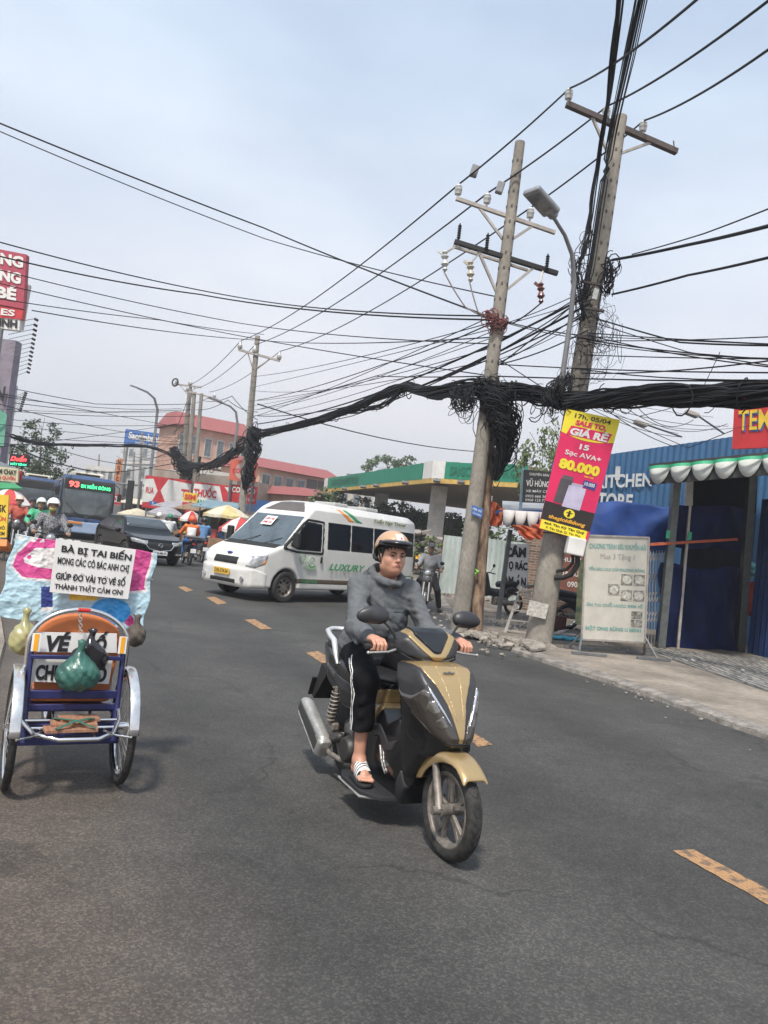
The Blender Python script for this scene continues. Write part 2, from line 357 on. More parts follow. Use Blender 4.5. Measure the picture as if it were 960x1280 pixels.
# ================================================================ ground, road
def asphalt():
    m = bpy.data.materials.new('asphalt'); m.use_nodes = True; nt = m.node_tree; N = nt.nodes; L = nt.links; b = N['Principled BSDF']
    tc = N.new('ShaderNodeTexCoord'); ob = tc.outputs['Object']
    v = N.new('ShaderNodeTexVoronoi'); v.inputs['Scale'].default_value = 105; L.new(ob, v.inputs['Vector'])
    v2 = N.new('ShaderNodeTexVoronoi'); v2.feature = 'DISTANCE_TO_EDGE'; v2.inputs['Scale'].default_value = 105; L.new(ob, v2.inputs['Vector'])
    r1 = N.new('ShaderNodeValToRGB'); e = r1.color_ramp.elements; e[0].position = 0; e[0].color = (.040, .039, .037, 1); e[1].position = 1; e[1].color = (.086, .081, .073, 1)
    x = e.new(.6); x.color = (.053, .051, .048, 1)
    sp = N.new('ShaderNodeSeparateColor'); L.new(v.outputs['Color'], sp.inputs[0]); L.new(sp.outputs[0], r1.inputs[0])
    big = N.new('ShaderNodeTexNoise'); big.inputs['Scale'].default_value = .35; big.inputs['Detail'].default_value = 6; L.new(ob, big.inputs['Vector'])
    rb = N.new('ShaderNodeMapRange'); rb.inputs[1].default_value = .3; rb.inputs[2].default_value = .7; rb.inputs[3].default_value = .70; rb.inputs[4].default_value = 1.25; L.new(big.outputs[0], rb.inputs[0])
    mid = N.new('ShaderNodeTexNoise'); mid.inputs['Scale'].default_value = 4; mid.inputs['Detail'].default_value = 8; mid.inputs['Roughness'].default_value = .75; L.new(ob, mid.inputs['Vector'])
    rm = N.new('ShaderNodeMapRange'); rm.inputs[1].default_value = .3; rm.inputs[2].default_value = .7; rm.inputs[3].default_value = .8; rm.inputs[4].default_value = 1.2; L.new(mid.outputs[0], rm.inputs[0])
    m1 = N.new('ShaderNodeMixRGB'); m1.blend_type = 'MULTIPLY'; m1.inputs[0].default_value = 1; L.new(r1.outputs[0], m1.inputs[1]); L.new(rb.outputs[0], m1.inputs[2])
    m2 = N.new('ShaderNodeMixRGB'); m2.blend_type = 'MULTIPLY'; m2.inputs[0].default_value = 1; L.new(m1.outputs[0], m2.inputs[1]); L.new(rm.outputs[0], m2.inputs[2])
    # brown dust towards the left verge, tyre-polished darker lanes along the road
    mp = N.new('ShaderNodeMapping'); mp.inputs['Rotation'].default_value = (0, 0, R(-26)); L.new(ob, mp.inputs[0]); sx = N.new('ShaderNodeSeparateXYZ'); L.new(mp.outputs[0], sx.inputs[0])
    dn = N.new('ShaderNodeMath'); dn.operation = 'ADD'; wob = N.new('ShaderNodeMath'); wob.operation = 'MULTIPLY'; wob.inputs[1].default_value = 2.2; L.new(big.outputs[0], wob.inputs[0]); L.new(sx.outputs[0], dn.inputs[0]); L.new(wob.outputs[0], dn.inputs[1])
    dr = N.new('ShaderNodeMapRange'); dr.inputs[1].default_value = 2.3; dr.inputs[2].default_value = .7; dr.inputs[3].default_value = 0; dr.inputs[4].default_value = .85; L.new(dn.outputs[0], dr.inputs[0])
    m3 = N.new('ShaderNodeMixRGB'); L.new(dr.outputs[0], m3.inputs[0]); L.new(m2.outputs[0], m3.inputs[1])
    m4 = N.new('ShaderNodeMixRGB'); m4.blend_type = 'MULTIPLY'; m4.inputs[0].default_value = 1; m4.inputs[2].default_value = (2.0, 1.58, 1.3, 1); L.new(m2.outputs[0], m4.inputs[1]); L.new(m4.outputs[0], m3.inputs[2])
    wv = N.new('ShaderNodeMath'); wv.operation = 'SINE'; ws = N.new('ShaderNodeMath'); ws.operation = 'MULTIPLY'; ws.inputs[1].default_value = 3.4; L.new(sx.outputs[0], ws.inputs[0]); L.new(ws.outputs[0], wv.inputs[0])
    wr = N.new('ShaderNodeMapRange'); wr.inputs[1].default_value = -1; wr.inputs[2].default_value = 1; wr.inputs[3].default_value = .86; wr.inputs[4].default_value = 1.12; L.new(wv.outputs[0], wr.inputs[0])
    m5 = N.new('ShaderNodeMixRGB'); m5.blend_type = 'MULTIPLY'; m5.inputs[0].default_value = 1; L.new(m3.outputs[0], m5.inputs[1]); L.new(wr.outputs[0], m5.inputs[2])
    # oil spots and tar patches
    oi = N.new('ShaderNodeTexNoise'); oi.inputs['Scale'].default_value = 7; oi.inputs['Detail'].default_value = 2; L.new(ob, oi.inputs['Vector'])
    ro = N.new('ShaderNodeMapRange'); ro.inputs[1].default_value = .70; ro.inputs[2].default_value = .76; ro.inputs[3].default_value = 1; ro.inputs[4].default_value = .68; L.new(oi.outputs[0], ro.inputs[0])
    m6 = N.new('ShaderNodeMixRGB'); m6.blend_type = 'MULTIPLY'; m6.inputs[0].default_value = 1; L.new(m5.outputs[0], m6.inputs[1]); L.new(ro.outputs[0], m6.inputs[2])
    wn = N.new('ShaderNodeTexNoise'); wn.inputs['Scale'].default_value = 1.7; wn.inputs['Detail'].default_value = 5; L.new(ob, wn.inputs['Vector'])
    va = N.new('ShaderNodeVectorMath'); va.operation = 'MULTIPLY_ADD'; va.inputs[1].default_value = (.9, .9, 0); L.new(wn.outputs['Color'], va.inputs[0]); L.new(ob, va.inputs[2])
    v3 = N.new('ShaderNodeTexVoronoi'); v3.feature = 'DISTANCE_TO_EDGE'; v3.inputs['Scale'].default_value = .42; L.new(va.outputs[0], v3.inputs['Vector'])
    cr = N.new('ShaderNodeMapRange'); cr.inputs[1].default_value = .0015; cr.inputs[2].default_value = .007; cr.inputs[3].default_value = .0; cr.inputs[4].default_value = 1; L.new(v3.outputs[0], cr.inputs[0])
    ck = N.new('ShaderNodeMapRange'); ck.inputs[1].default_value = .47; ck.inputs[2].default_value = .55; ck.inputs[3].default_value = 1; ck.inputs[4].default_value = .70; L.new(big.outputs[0], ck.inputs[0])
    cx = N.new('ShaderNodeMath'); cx.operation = 'MAXIMUM'; L.new(cr.outputs[0], cx.inputs[0]); L.new(ck.outputs[0], cx.inputs[1])
    pn = N.new('ShaderNodeTexNoise'); pn.inputs['Scale'].default_value = 1.1; pn.inputs['Detail'].default_value = 7; pn.inputs['Roughness'].default_value = .6; L.new(ob, pn.inputs['Vector'])
    pr2 = N.new('ShaderNodeMapRange'); pr2.inputs[1].default_value = .48; pr2.inputs[2].default_value = .60; pr2.inputs[3].default_value = 1.0; pr2.inputs[4].default_value = .88; L.new(pn.outputs[0], pr2.inputs[0])
    c2 = N.new('ShaderNodeMath'); c2.operation = 'MULTIPLY'; L.new(cx.outputs[0], c2.inputs[0]); L.new(pr2.outputs[0], c2.inputs[1])
    m7 = N.new('ShaderNodeMixRGB'); m7.blend_type = 'MULTIPLY'; m7.inputs[0].default_value = 1; L.new(m6.outputs[0], m7.inputs[1]); L.new(c2.outputs[0], m7.inputs[2])
    L.new(m7.outputs[0], b.inputs['Base Color']); b.inputs['Roughness'].default_value = .78; b.inputs['Specular IOR Level'].default_value = .4
    bp = N.new('ShaderNodeBump'); bp.inputs['Strength'].default_value = .5; bp.inputs['Distance'].default_value = .004; L.new(v2.outputs[0], bp.inputs['Height']); L.new(bp.outputs[0], b.inputs['Normal'])
    return m
M_ASPH = asphalt()
M_DIRT = mat('dusty_ground', (.15, .125, .10), .95, 0, .35, .8, bump=.5, bsc=25, detail=8, col2=(.24, .205, .165), var2=.2)
M_CONC = mat('dusty_concrete_paving', (.225, .19, .15), .9, 0, .22, 1.2, bump=.4, bsc=40, detail=10, col2=(.31, .265, .215), var2=.2)
M_KERB = mat('broken_kerb_concrete', (.22, .20, .175), .95, 0, .4, 6, bump=.8, bsc=30, detail=8, var2=.3)
M_YEL = mat('worn_yellow_road_paint', (.17, .12, .085), .85, 0, .2, 16, detail=10, lo=.38, hi=.52, col2=(.38, .215, .10), var2=.35)
g = MB(); g.add([(-700, -60, -.02), (700, -60, -.02), (700, 900, -.02), (-700, 900, -.02)], [(0, 1, 2, 3)]); g.build('ground', M_DIRT, kind='structure')
g = MB(); rl = [(-.8, -8), (-3.0, 6.2), (-3.9, 8.2), (-8.6, 17), (-11.5, 23), (-15.2, 32), (-22.7, 50), (-33, 75), (-54, 125)]; rr_ = [(9, -8), (7.5, 0), (4.2, 7.82), (3.96, 8.38), (3.54, 9.74), (2.87, 11.29), (2.35, 12.6), (2.04, 14.05), (1.8, 15.8), (1.65, 17.5), (1.7, 20), (2.1, 24.2), (0.5, 27.5), (-3, 31), (-6.2, 36), (-13.2, 52), (-24, 78), (-44, 125)]
g.add([(x, y, 0) for x, y in rl+rr_[::-1]], [tuple(range(len(rl)+len(rr_)))[::-1]]); g.build('road', M_ASPH, kind='structure')
# right pavement: a low broken slab with a real edge
edge = rr_[:12]
def strip(name, pts_out, inner_off, z0, z1, m, jit=0.0, seed=1):
    rnd = random.Random(seed); P = []
    for (a, b) in zip(pts_out[:-1], pts_out[1:]):
        n = max(2, int(math.dist(a, b)/.12))
        for i in range(n): P.append((a[0]+(b[0]-a[0])*i/n, a[1]+(b[1]-a[1])*i/n))
    P.append(pts_out[-1]); g = MB(); n = len(P); j = 0
    vs = []
    for x, y in P:
        j = j*.6+rnd.uniform(-jit, jit); h = z1-abs(rnd.gauss(0, .012)); vs += [(x+j, y, z0), (x+j+.015, y, h*.75), (x+j+.06+rnd.uniform(0, .05), y, h), (x+inner_off, y+.05, z1)]
    fs = [(4*i+k, 4*i+k+1, 4*i+4+k+1, 4*i+4+k) for i in range(n-1) for k in range(3)]
    g.add(vs, [f[::-1] for f in fs]); return g, P
g, P_ = strip('kerb', edge, .30, -.01, .075, M_KERB, .035, 4); g.build('kerb', M_KERB, kind='structure', smooth=40)
g = MB(); inner = [(x+.29, y+.05) for x, y in edge]
vs = []; 
for i, (x, y) in enumerate(inner): vs += [(x, y, .0735), (x+60, y, .0735)]
g.add(vs, [(2*i, 2*i+1, 2*i+3, 2*i+2) for i in range(len(inner)-1)]); g.build('pavement', M_CONC, kind='structure')
g = MB(); g.add([(1.9, 11.9, .078), (3.0, 13.1, .078), (5.2, 14.2, .078), (30, 19, .078), (30, 24.1, .078), (2.2, 24.1, .078), (2.0, 20, .078), (2.1, 17.5, .078), (2.2, 15.8, .078), (2.4, 14.05, .078)][1:], [tuple(range(9))]); g.build('dirt_verge', M_DIRT, kind='structure')
def tilem():
    m = mat('patterned_paving_tiles', (.22, .21, .19), .8, 0, .25, 3, bump=.2, bsc=30, var2=.2); nt = m.node_tree; N = nt.nodes; L = nt.links; b = N['Principled BSDF']
    tc = N.new('ShaderNodeTexCoord'); w = N.new('ShaderNodeTexWave'); w.inputs['Scale'].default_value = 2.2; w.inputs['Distortion'].default_value = 5; w.inputs['Detail'].default_value = 1; w.inputs['Detail Scale'].default_value = 2.4; L.new(tc.outputs['Object'], w.inputs['Vector'])
    br = N.new('ShaderNodeTexBrick'); br.offset = 0; br.inputs['Scale'].default_value = 3.3; br.inputs['Brick Width'].default_value = 1; br.inputs['Row Height'].default_value = 1; br.inputs['Mortar Size'].default_value = .03; br.inputs['Color1'].default_value = (1, 1, 1, 1); br.inputs['Color2'].default_value = (.8, .8, .8, 1); br.inputs['Mortar'].default_value = (.3, .3, .3, 1); L.new(tc.outputs['Object'], br.inputs['Vector'])
    r = N.new('ShaderNodeMapRange'); r.inputs[1].default_value = .35; r.inputs[2].default_value = .55; r.inputs[3].default_value = .45; r.inputs[4].default_value = 1.25; L.new(w.outputs[0], r.inputs[0])
    old = b.inputs['Base Color'].links[0].from_socket; m1 = N.new('ShaderNodeMixRGB'); m1.blend_type = 'MULTIPLY'; m1.inputs[0].default_value = 1; L.new(old, m1.inputs[1]); L.new(r.outputs[0], m1.inputs[2])
    m2 = N.new('ShaderNodeMixRGB'); m2.blend_type = 'MULTIPLY'; m2.inputs[0].default_value = 1; L.new(m1.outputs[0], m2.inputs[1]); L.new(br.outputs[0], m2.inputs[2]); L.new(m2.outputs[0], b.inputs['Base Color']); return m
g = MB(); g.add([(5.2, 14.3, .082), (5.75, 10.6, .082), (7.0, 6.0, .082), (30, 3, .082), (30, 18.9, .082), (9.5, 16.3, .082), (7, 15.2, .082), (5.6, 15.1, .082)], [tuple(range(8))]); g.build('tiled_forecourt', tilem(), kind='structure')
# left pavement
g = MB(); l2 = [(x-.0, y) for x, y in rl]; vs = []
for i, (x, y) in enumerate(l2): vs += [(x, y, -.01), (x-.02, y, .05), (x-60, y, .05)]
g.add(vs, [(3*i+k, 3*i+k+3, 3*i+k+4, 3*i+k+1) for i in range(len(l2)-1) for k in range(2)]); g.build('left_pavement', M_CONC, kind='structure')
# centre line
dashes = [((2.02, 4.49), (1.86, 4.38), (2.36, 3.55), (2.52, 3.66)), ((.93, 6.52), (.78, 6.42), (1.22, 5.55), (1.37, 5.65)), ((-.40, 9.22), (-.55, 9.12), (.0, 8.15), (.15, 8.25)), ((-1.35, 11.5), (-1.5, 11.4), (-.93, 10.1), (-.78, 10.2)), ((-2.85, 14.4), (-3.0, 14.3), (-2.25, 12.7), (-2.1, 12.8)), ((-3.95, 16.8), (-4.1, 16.7), (-3.35, 15.1), (-3.2, 15.2)), ((-5.1, 19.3), (-5.25, 19.2), (-4.5, 17.6), (-4.35, 17.7)), ((3.1, 2.5), (2.95, 2.4), (3.6, 1.2), (3.75, 1.3))]
dash = [[gr(*p) for p in q] for q in (((840, 1064), (866, 1062), (1010, 1140), (1010, 1160)), ((575, 917), (590, 915), (616, 931), (598, 934)), ((382, 816), (397, 814), (436, 836), (416, 838)), ((306, 775), (318, 774), (340, 786), (326, 787)), ((258, 747), (268, 746), (284, 754), (272, 756)), ((222, 734), (230, 733), (242, 738), (233, 740)))]
for i, q in enumerate(dash):
    g = MB(); p = [Vector((v.x, v.y, .004)) for v in q]; a, b, c, d = p; N_ = 14; vs = []; rnd = random.Random(i)
    for k in range(N_+1):
        t = k/N_; vs += [a+(d-a)*t+Vector((rnd.uniform(-.008, .008), 0, 0)), b+(c-b)*t+Vector((rnd.uniform(-.008, .008), 0, 0))]
    g.add(vs, [(2*k, 2*k+2, 2*k+3, 2*k+1) for k in range(N_)]); g.build('road_marking', M_YEL, kind='structure')
# ================================================================ the scooter and its rider
M_GOLD = mat('gold_paint', (.42, .295, .14), .30, .5, .06, 3, coat=.5)
M_GREY = mat('matte_charcoal_plastic', (.030, .030, .033), .42, .0, .15, 8, bump=.05, bsc=300)
M_BLK = mat('black_gloss_plastic', (.010, .010, .011), .22, 0, .3, 6, coat=.3)
M_RUB = mat('tyre_rubber', (.016, .016, .016), .75, 0, .3, 30, bump=.25, bsc=120, col2=(.04, .037, .033))
M_SIL = mat('worn_silver_metal', (.40, .39, .37), .45, .55, .2, 12, var2=.15)
M_DIRTM = mat('dusty_alloy', (.22, .20, .18), .55, .5, .3, 20, col2=(.33, .29, .25))
M_CHR = mat('chrome', (.75, .75, .75), .12, 1, .05)
M_VINYL = mat('black_vinyl_seat', (.016, .016, .018), .5, 0, .2, 10, bump=.1, bsc=400)
M_LENS = mat('smoked_headlamp_lens', (.040, .034, .029), .12, .2, .2, 7, coat=1.)
M_REFL = mat('headlamp_reflector', (.12, .11, .10), .15, .7, .25, 9, coat=1., col2=(.30, .28, .26), lo=.3, hi=.7)
M_RED = mat('red_plastic', (.5, .02, .015), .3, coat=.5)
M_WHITE = mat('white_paint', (.75, .75, .73), .45)
M_BLACK = mat('flat_black', (.012, .012, .012), .7)
M_STEEL = mat('grey_painted_steel', (.16, .165, .17), .5, .3, .2, 8)

def wheel(root, name, c, Rt, w, rimR, spokes=5, tyre=M_RUB, rim=M_DIRTM, disc=False, tread=True, wide=.02):
    c = Vector(c); t = MB(); r = (Rt-rimR)
    prof = [(rimR-.004, -w*.32), (rimR+r*.35, -w*.5), (rimR+r*.72, -w*.44), (rimR+r*.93, -w*.24), (Rt, 0), (rimR+r*.93, w*.24), (rimR+r*.72, w*.44), (rimR+r*.35, w*.5), (rimR-.004, w*.32)]
    t.lathe(prof, c, (0, 1, 0), 40)
    if tread:
        for k in range(34):
            a = 2*math.pi*k/34
            for sgn in (-1, 1):
                p = []
                for q in range(4):
                    aa = a+q*.055; yy = sgn*(.004+w*.105*q); rr = Rt-.5*r*(abs(yy)/(w*.5))**2.2+.0008
                    p.append(c+Vector((math.cos(aa)*rr, yy, math.sin(aa)*rr)))
                t.cur = 1; t.tube(p, .0022, 4); t.cur = 0
    m = MB(); m.lathe([(rimR+.004, -w*.34), (rimR-.006, -w*.38), (rimR-.022, -w*.30), (rimR-.024, 0), (rimR-.022, w*.30), (rimR-.006, w*.38), (rimR+.004, w*.34)], c, (0, 1, 0), 40)
    for k in range(spokes):
        a = 2*math.pi*k/spokes+.5
        for da in (-.13, .13):
            p0 = c+Vector((math.cos(a)*.035, 0, math.sin(a)*.035)); p1 = c+Vector((math.cos(a+da)*(rimR-.015), 0, math.sin(a+da)*(rimR-.015)))
            m.bar(p0, p1, wide, .02, (0, 1, 0))
    root = m.build(name, rim, root, smooth=35, bevel=.003)
    t.build('tyre', [tyre, M_BLACK], root, smooth=50)
    h = MB(); h.cyl(c+Vector((0, -w*.75, 0)), c+Vector((0, w*.75, 0)), .032, n=16); h.cyl(c+Vector((0, -w*1.1, 0)), c+Vector((0, w*1.1, 0)), .014, n=10)
    h.build('hub', rim, root, smooth=35)
    if disc:
        d = MB(); d.lathe([(.11, w*.55), (.11, w*.6), (.06, w*.6), (.06, w*.55), (.11, w*.55)], c, (0, 1, 0), 28); d.build('brake_disc', M_SIL, root, smooth=35)

RZ = math.atan2(-.9, .44); SCO = (-.045, 5.115, 0)
sc = thing('motor_scooter', 'gold and black motor scooter ridden towards the camera by the man in the grey hoodie', 'motor scooter', SCO, RZ)
# front apron
A = Field((.78, -.27, .38), (1.37, .27, 1.0), .0055)
A.D[:] = -1
A.inter(side([(.84, .93), (.98, .955), (1.08, .945), (1.17, .87), (1.26, .74), (1.32, .62), (1.31, .585), (1.27, .575), (1.20, .615), (1.10, .675), (.98, .745), (.88, .83)]), 0)
A.inter(topv(mirr([(.78, .19), (.95, .205), (1.08, .195), (1.20, .155), (1.28, .09), (1.325, .03)])), .03)
A.inter(front(mirf([(.03, 1.0), (.13, .955), (.18, .93), (.205, .85), (.200, .77), (.170, .69), (.120, .62), (.06, .57), (.02, .55)])), .03)
A.sub(fcap((1.2, -.30, .83), (1.33, -.16, .66), .03, .05), .05); A.sub(fcap((1.2, .30, .83), (1.33, .16, .66), .03, .05), .05)
A.build('front_apron', M_GREY, sc)
Lo = Field((.78, -.2, .40), (1.36, .2, .92), .006); Lo.D[:] = -1
Lo.inter(side([(.83, .88), (.90, .84), (1.0, .75), (1.2, .63), (1.305, .595), (1.29, .565), (1.20, .50), (1.12, .47), (1.06, .52), (.96, .56), (.88, .66)])); Lo.inter(topv(mirr([(.80, .15), (1.0, .14), (1.15, .11), (1.25, .06), (1.30, .02)])), .02); Lo.build('lower_cowl', M_BLK, sc)
gold_half = [(.155, .99), (.15, .925), (.098, .855), (.058, .78), (.036, .70), (.016, .62), (.010, .585)]
pan = A.shell(front(mirf(gold_half)), .005, k=.003)
pan.build('gold_centre_panel', M_GOLD, sc)
rg = A.shell(lambda X, Y, Z: np.minimum(np.abs(Y-(.06*(Z-.60)/.33))-.003, np.abs(Y+(.06*(Z-.60)/.33))-.003), .0085); rg.inter(front(mirf([(p[0]-.012, p[1]) for p in gold_half[:-2]])), 0); rg.inter(lambda X, Y, Z: 1.03-X, 0)
rg.build('panel_crease', M_GOLD, sc)
lens_half = [(.150, .875), (.125, .83), (.080, .755), (.040, .675), (.014, .60), (.04, .555), (.11, .555), (.24, .60), (.24, .68), (.205, .755), (.180, .815)]
for sg in (-1, 1):
    hl = A.shell(front([(sg*a, b) for a, b in lens_half]), .007, k=.004); hl.inter(lambda X, Y, Z: .9-X, 0)
    h = hl.build('headlamp', M_LENS, sc)
    for q in ([(.168, .845), (.148, .835), (.150, .80), (.178, .81)], [(.158, .79), (.125, .80), (.105, .745), (.13, .72), (.165, .745)], [(.125, .70), (.095, .73), (.07, .675), (.10, .655), (.125, .67)]):
        A.shell(front([(sg*a, b) for a, b in q]), .0085).inter(lambda X, Y, Z: .9-X+0*Y+0*Z).build('reflector', M_REFL, h)
    A.shell(front([(sg*a, b) for a, b in [(.150, .862), (.140, .848), (.098, .772), (.060, .702), (.044, .668), (.070, .700), (.110, .765), (.152, .835)]]), .0095).inter(lambda X, Y, Z: .9-X+0*Y+0*Z).build('painted_lens_streak', M_CHR, h)  # thin chrome shell imitates the bright reflected streak along the upper lens
A.shell(lambda X, Y, Z: Z-(.60+(1.32-X)*-.16)+0*Y, .008).build('front_lip', M_BLK, sc)
bd = MB(); bd.box((1.125, 0, .925), (.004, .07, .008), ry=R(50)); bd.tube([(1.13, -.02, .922), (1.125, 0, .932), (1.13, .02, .922)], .003, 5); bd.build('emblem', M_STEEL, sc)
# handlebar cowl
Hc = Field((.66, -.28, .9), (1.04, .28, 1.16), .005); Hc.D[:] = -1
Hc.inter(side([(.70, 1.0), (.76, 1.10), (.82, 1.125), (.88, 1.10), (1.0, .985), (.985, .965), (.85, .955), (.72, .96)]), 0)
Hc.inter(topv(mirr([(.66, .14), (.78, .235), (.87, .205), (.96, .115), (1.015, .03)])), .025)
Hc.inter(front(mirf([(.03, 1.135), (.11, 1.115), (.21, 1.05), (.225, 1.005), (.15, .96), (.03, .94)])), .025)
Hc.build('handlebar_cowl', M_GREY, sc)
gv = Hc.shell(front(mirf([(.165, 1.13), (.15, 1.075), (.085, 1.01), (.014, .958), (.0, .955)])), .006); gv.sub(lambda X, Y, Z: poly2(mirf([(.12, 1.15), (.112, 1.085), (.06, 1.035), (.024, 1.002), (.0, .998)]), Y, Z)+0*X)
gv.inter(lambda X, Y, Z: .80-X+0*Y+0*Z); gv.build('gold_trim', M_GOLD, sc)
Hc.shell(front(mirf([(.112, 1.125), (.105, 1.09), (.055, 1.042), (.022, 1.012), (.0, 1.006)])), .009).build('wind_visor', M_BLK, sc)
bar = MB(); bar.tube([(.80, -.37, 1.0), (.835, -.20, 1.0), (.85, 0, .99), (.80, .20, 1.0), (.75, .37, 1.0)], .011, 8); bar.build('handlebar', M_BLACK, sc, smooth=50)
for sg in (-1, 1):
    gx = .82 if sg < 0 else .765
    g = MB(); g.tube([(gx+.012, sg*.235, 1.0), (gx-.008, sg*.365, 1.0)], .0175, 12); g.build('grip', M_RUB, sc, smooth=40)
    g = MB(); g.box((gx+.01, sg*.205, 1.0), (.06, .06, .05)); g.cyl((gx+.035, sg*.18, 1.02), (gx+.035, sg*.18, 1.045), .02); g.build('switch_housing', M_BLACK, sc, bevel=.01)
    g = MB(); g.tube([(gx+.04, sg*.20, .995), (gx+.065, sg*.26, .985), (gx+.055, sg*.37, .975)], [.009, .007, .006], 8); g.ball((gx+.055, sg*.375, .975), .010, 10); g.build('brake_lever', M_SIL, sc, smooth=50)
    mx = .79 if sg < 0 else .73
    mr = Field((mx-.08, min(sg*.18, sg*.48), 1.08), (mx+.08, max(sg*.18, sg*.48), 1.28), .005)
    mr.add(fell((mx, sg*.335, 1.175), (.034, .098, .050), Matrix.Rotation(sg*R(-7), 4, 'X'))); mr.add(fell((mx+.01, sg*.29, 1.165), (.03, .05, .035)), .03); mr.sub(fbox((mx-.05, sg*.34, 1.18), (.036, .15, .08)))
    mo = mr.build('mirror', M_GREY, sc)
    g = MB(); g.tube([(mx+.05, sg*.20, 1.03), (mx+.05, sg*.205, 1.07), (mx+.03, sg*.245, 1.12), (mx+.015, sg*.285, 1.155)], [.011, .008, .007, .008], 8); g.build('stalk', M_BLACK, mo, smooth=50)
    mg = MB(); mg.ball((mx-.013, sg*.336, 1.176), (.003, .088, .043), 16); mg.build('mirror_glass', M_CHR, mo, smooth=50)
st = Face((.90, .172, 1.065), (.87, .2, 1.065), (.875, .2, 1.045), (.905, .172, 1.045))
k = MB(); k.box((.885, .183, 1.03), (.002, .035, .02), rz=R(50)); k.build('sticker', M_WHITE, sc)
bx = MB(); bx.cyl((.775, .235, 1.02), (.775, .25, 1.02), .016); bx.build('starter_switch', M_RED, sc, smooth=40)
cb = MB()
for y0, y1 in ((-.19, -.03), (.19, .03), (-.15, -.05)): cb.tube([(.86, y0, .99), (.93, y0*.8, .965), (.95, y1*2, .93), (.96, y1, .90)], .006, 6)
cb.build('control_cables', M_BLACK, sc, smooth=60)
# front fender
Fd = Field((.98, -.1, .2), (1.5, .1, .58), .005)
Fd.D[:] = 0
def rho(X, Z): return np.sqrt((X-1.286)**2+(Z-.25)**2)
Fd.D = (smax(smax(rho(Fd.X, Fd.Z)-.296, np.abs(Fd.Y)-.082, .05), -smax(rho(Fd.X, Fd.Z)-.283, np.abs(Fd.Y)-.070, .03), 0)).astype(np.float32)
Fd.inter(lambda X, Y, Z: .222+.05*np.clip((X-1.2)/.2, 0, 1)-rho(X, Z)+0*Y, .004)
Fd.inter(side([(.96, .40), (1.0, .32), (1.12, .36), (1.286, .25), (1.45, .41), (1.49, .44), (1.44, .60), (1.20, .62), (.98, .58)]), .006)
Fd.build('front_fender', M_GOLD, sc)
ins = MB(); ins.prism([(.86, -.15, .90), (.97, -.15, .90), (1.16, -.13, .62), (1.14, -.10, .50), (.99, -.13, .30), (.93, -.15, .42), (.90, -.15, .62)], (0, .30, 0)); ins.build('leg_shield', M_BLK, sc, bevel=.03)
# front fork
fk = MB()
for sg in (-1, 1):
    fk.tube([(1.10, sg*.066, .66), (1.20, sg*.066, .45)], .016, 12); fk.tube([(1.19, sg*.064, .47), (1.275, sg*.068, .27), (1.286, sg*.070, .25)], [.020, .022, .028], 12)
    fk.cyl((1.286, sg*.06, .25), (1.286, sg*.115, .25), .022, n=12)
fk.build('front_fork', M_DIRTM, sc, smooth=40)
cal = MB(); cal.box((1.22, .075, .33), (.05, .05, .09), ry=R(20)); cal.build('brake_caliper', M_BLACK, sc, bevel=.008)
wheel(sc, 'front_wheel', (1.286, 0, .25), .252, .088, .19, 5, disc=True, wide=.024)
wheel(sc, 'rear_wheel', (0, 0, .25), .252, .098, .18, 5)
# lower body, tunnel, floor
Bd = Field((-.1, -.26, .08), (1.12, .26, .68), .008); Bd.D[:] = -1
Bd.inter(side([(.50, .62), (.62, .63), (.74, .55), (.86, .62), (.95, .60), (1.0, .50), (1.03, .40), (1.0, .27), (.93, .15), (.86, .125), (.60, .16), (.30, .22), (.12, .30), (.10, .40), (.30, .50), (.40, .60)]), .0)
Bd.inter(topv(mirr([(-.1, .10), (.30, .14), (.60, .15), (.85, .17), (1.0, .12), (1.06, .06)])), .03)
Bd.inter(front(mirf([(.09, .66), (.13, .62), (.16, .35), (.11, .16), (.06, .12)])), .02)
Bd.build('lower_body', M_BLK, sc)
Bd.shell(side([(.50, .54), (.60, .635), (.66, .62), (.60, .55), (.56, .50)]), .005).build('gold_tunnel_trim', M_GOLD, sc)
Bd.shell(side([(.56, .50), (.66, .53), (.80, .46), (.90, .50), (.86, .43), (.76, .40), (.68, .46), (.60, .44)]), .007).build('side_panel', M_GREY, sc)
Bd.shell(side([(.86, .14), (.93, .155), (1.0, .27), (.96, .36), (.90, .22)]), .006).build('side_panel', M_GREY, sc)
for q in ([(.70, .42), (.715, .42), (.80, .28), (.785, .28)], [(.74, .42), (.752, .42), (.83, .29), (.818, .29)]): Bd.shell(side(q), .008).build('trim_strip', M_SIL, sc)
fl = MB()
for sg in (-1, 1):
    fl.prism([(x, sg*y, .163) for x, y in ((.42, .10), (.42, .24), (.50, .28), (.78, .285), (.90, .21), (.92, .10))], (0, 0, .022))
    for k in range(4): fl.bar((.5, sg*(.17+.025*k), .1865), (.78-.03*k, sg*(.165+.025*k), .1865), .006, .004)
fl.build('footboard', M_GREY, sc, bevel=.006)
br = MB(); br.tube([(.45, -.27, .152), (.78, -.28, .152), (.88, -.20, .17)], .009, 8); br.build('floor_trim', M_SIL, sc, smooth=40)
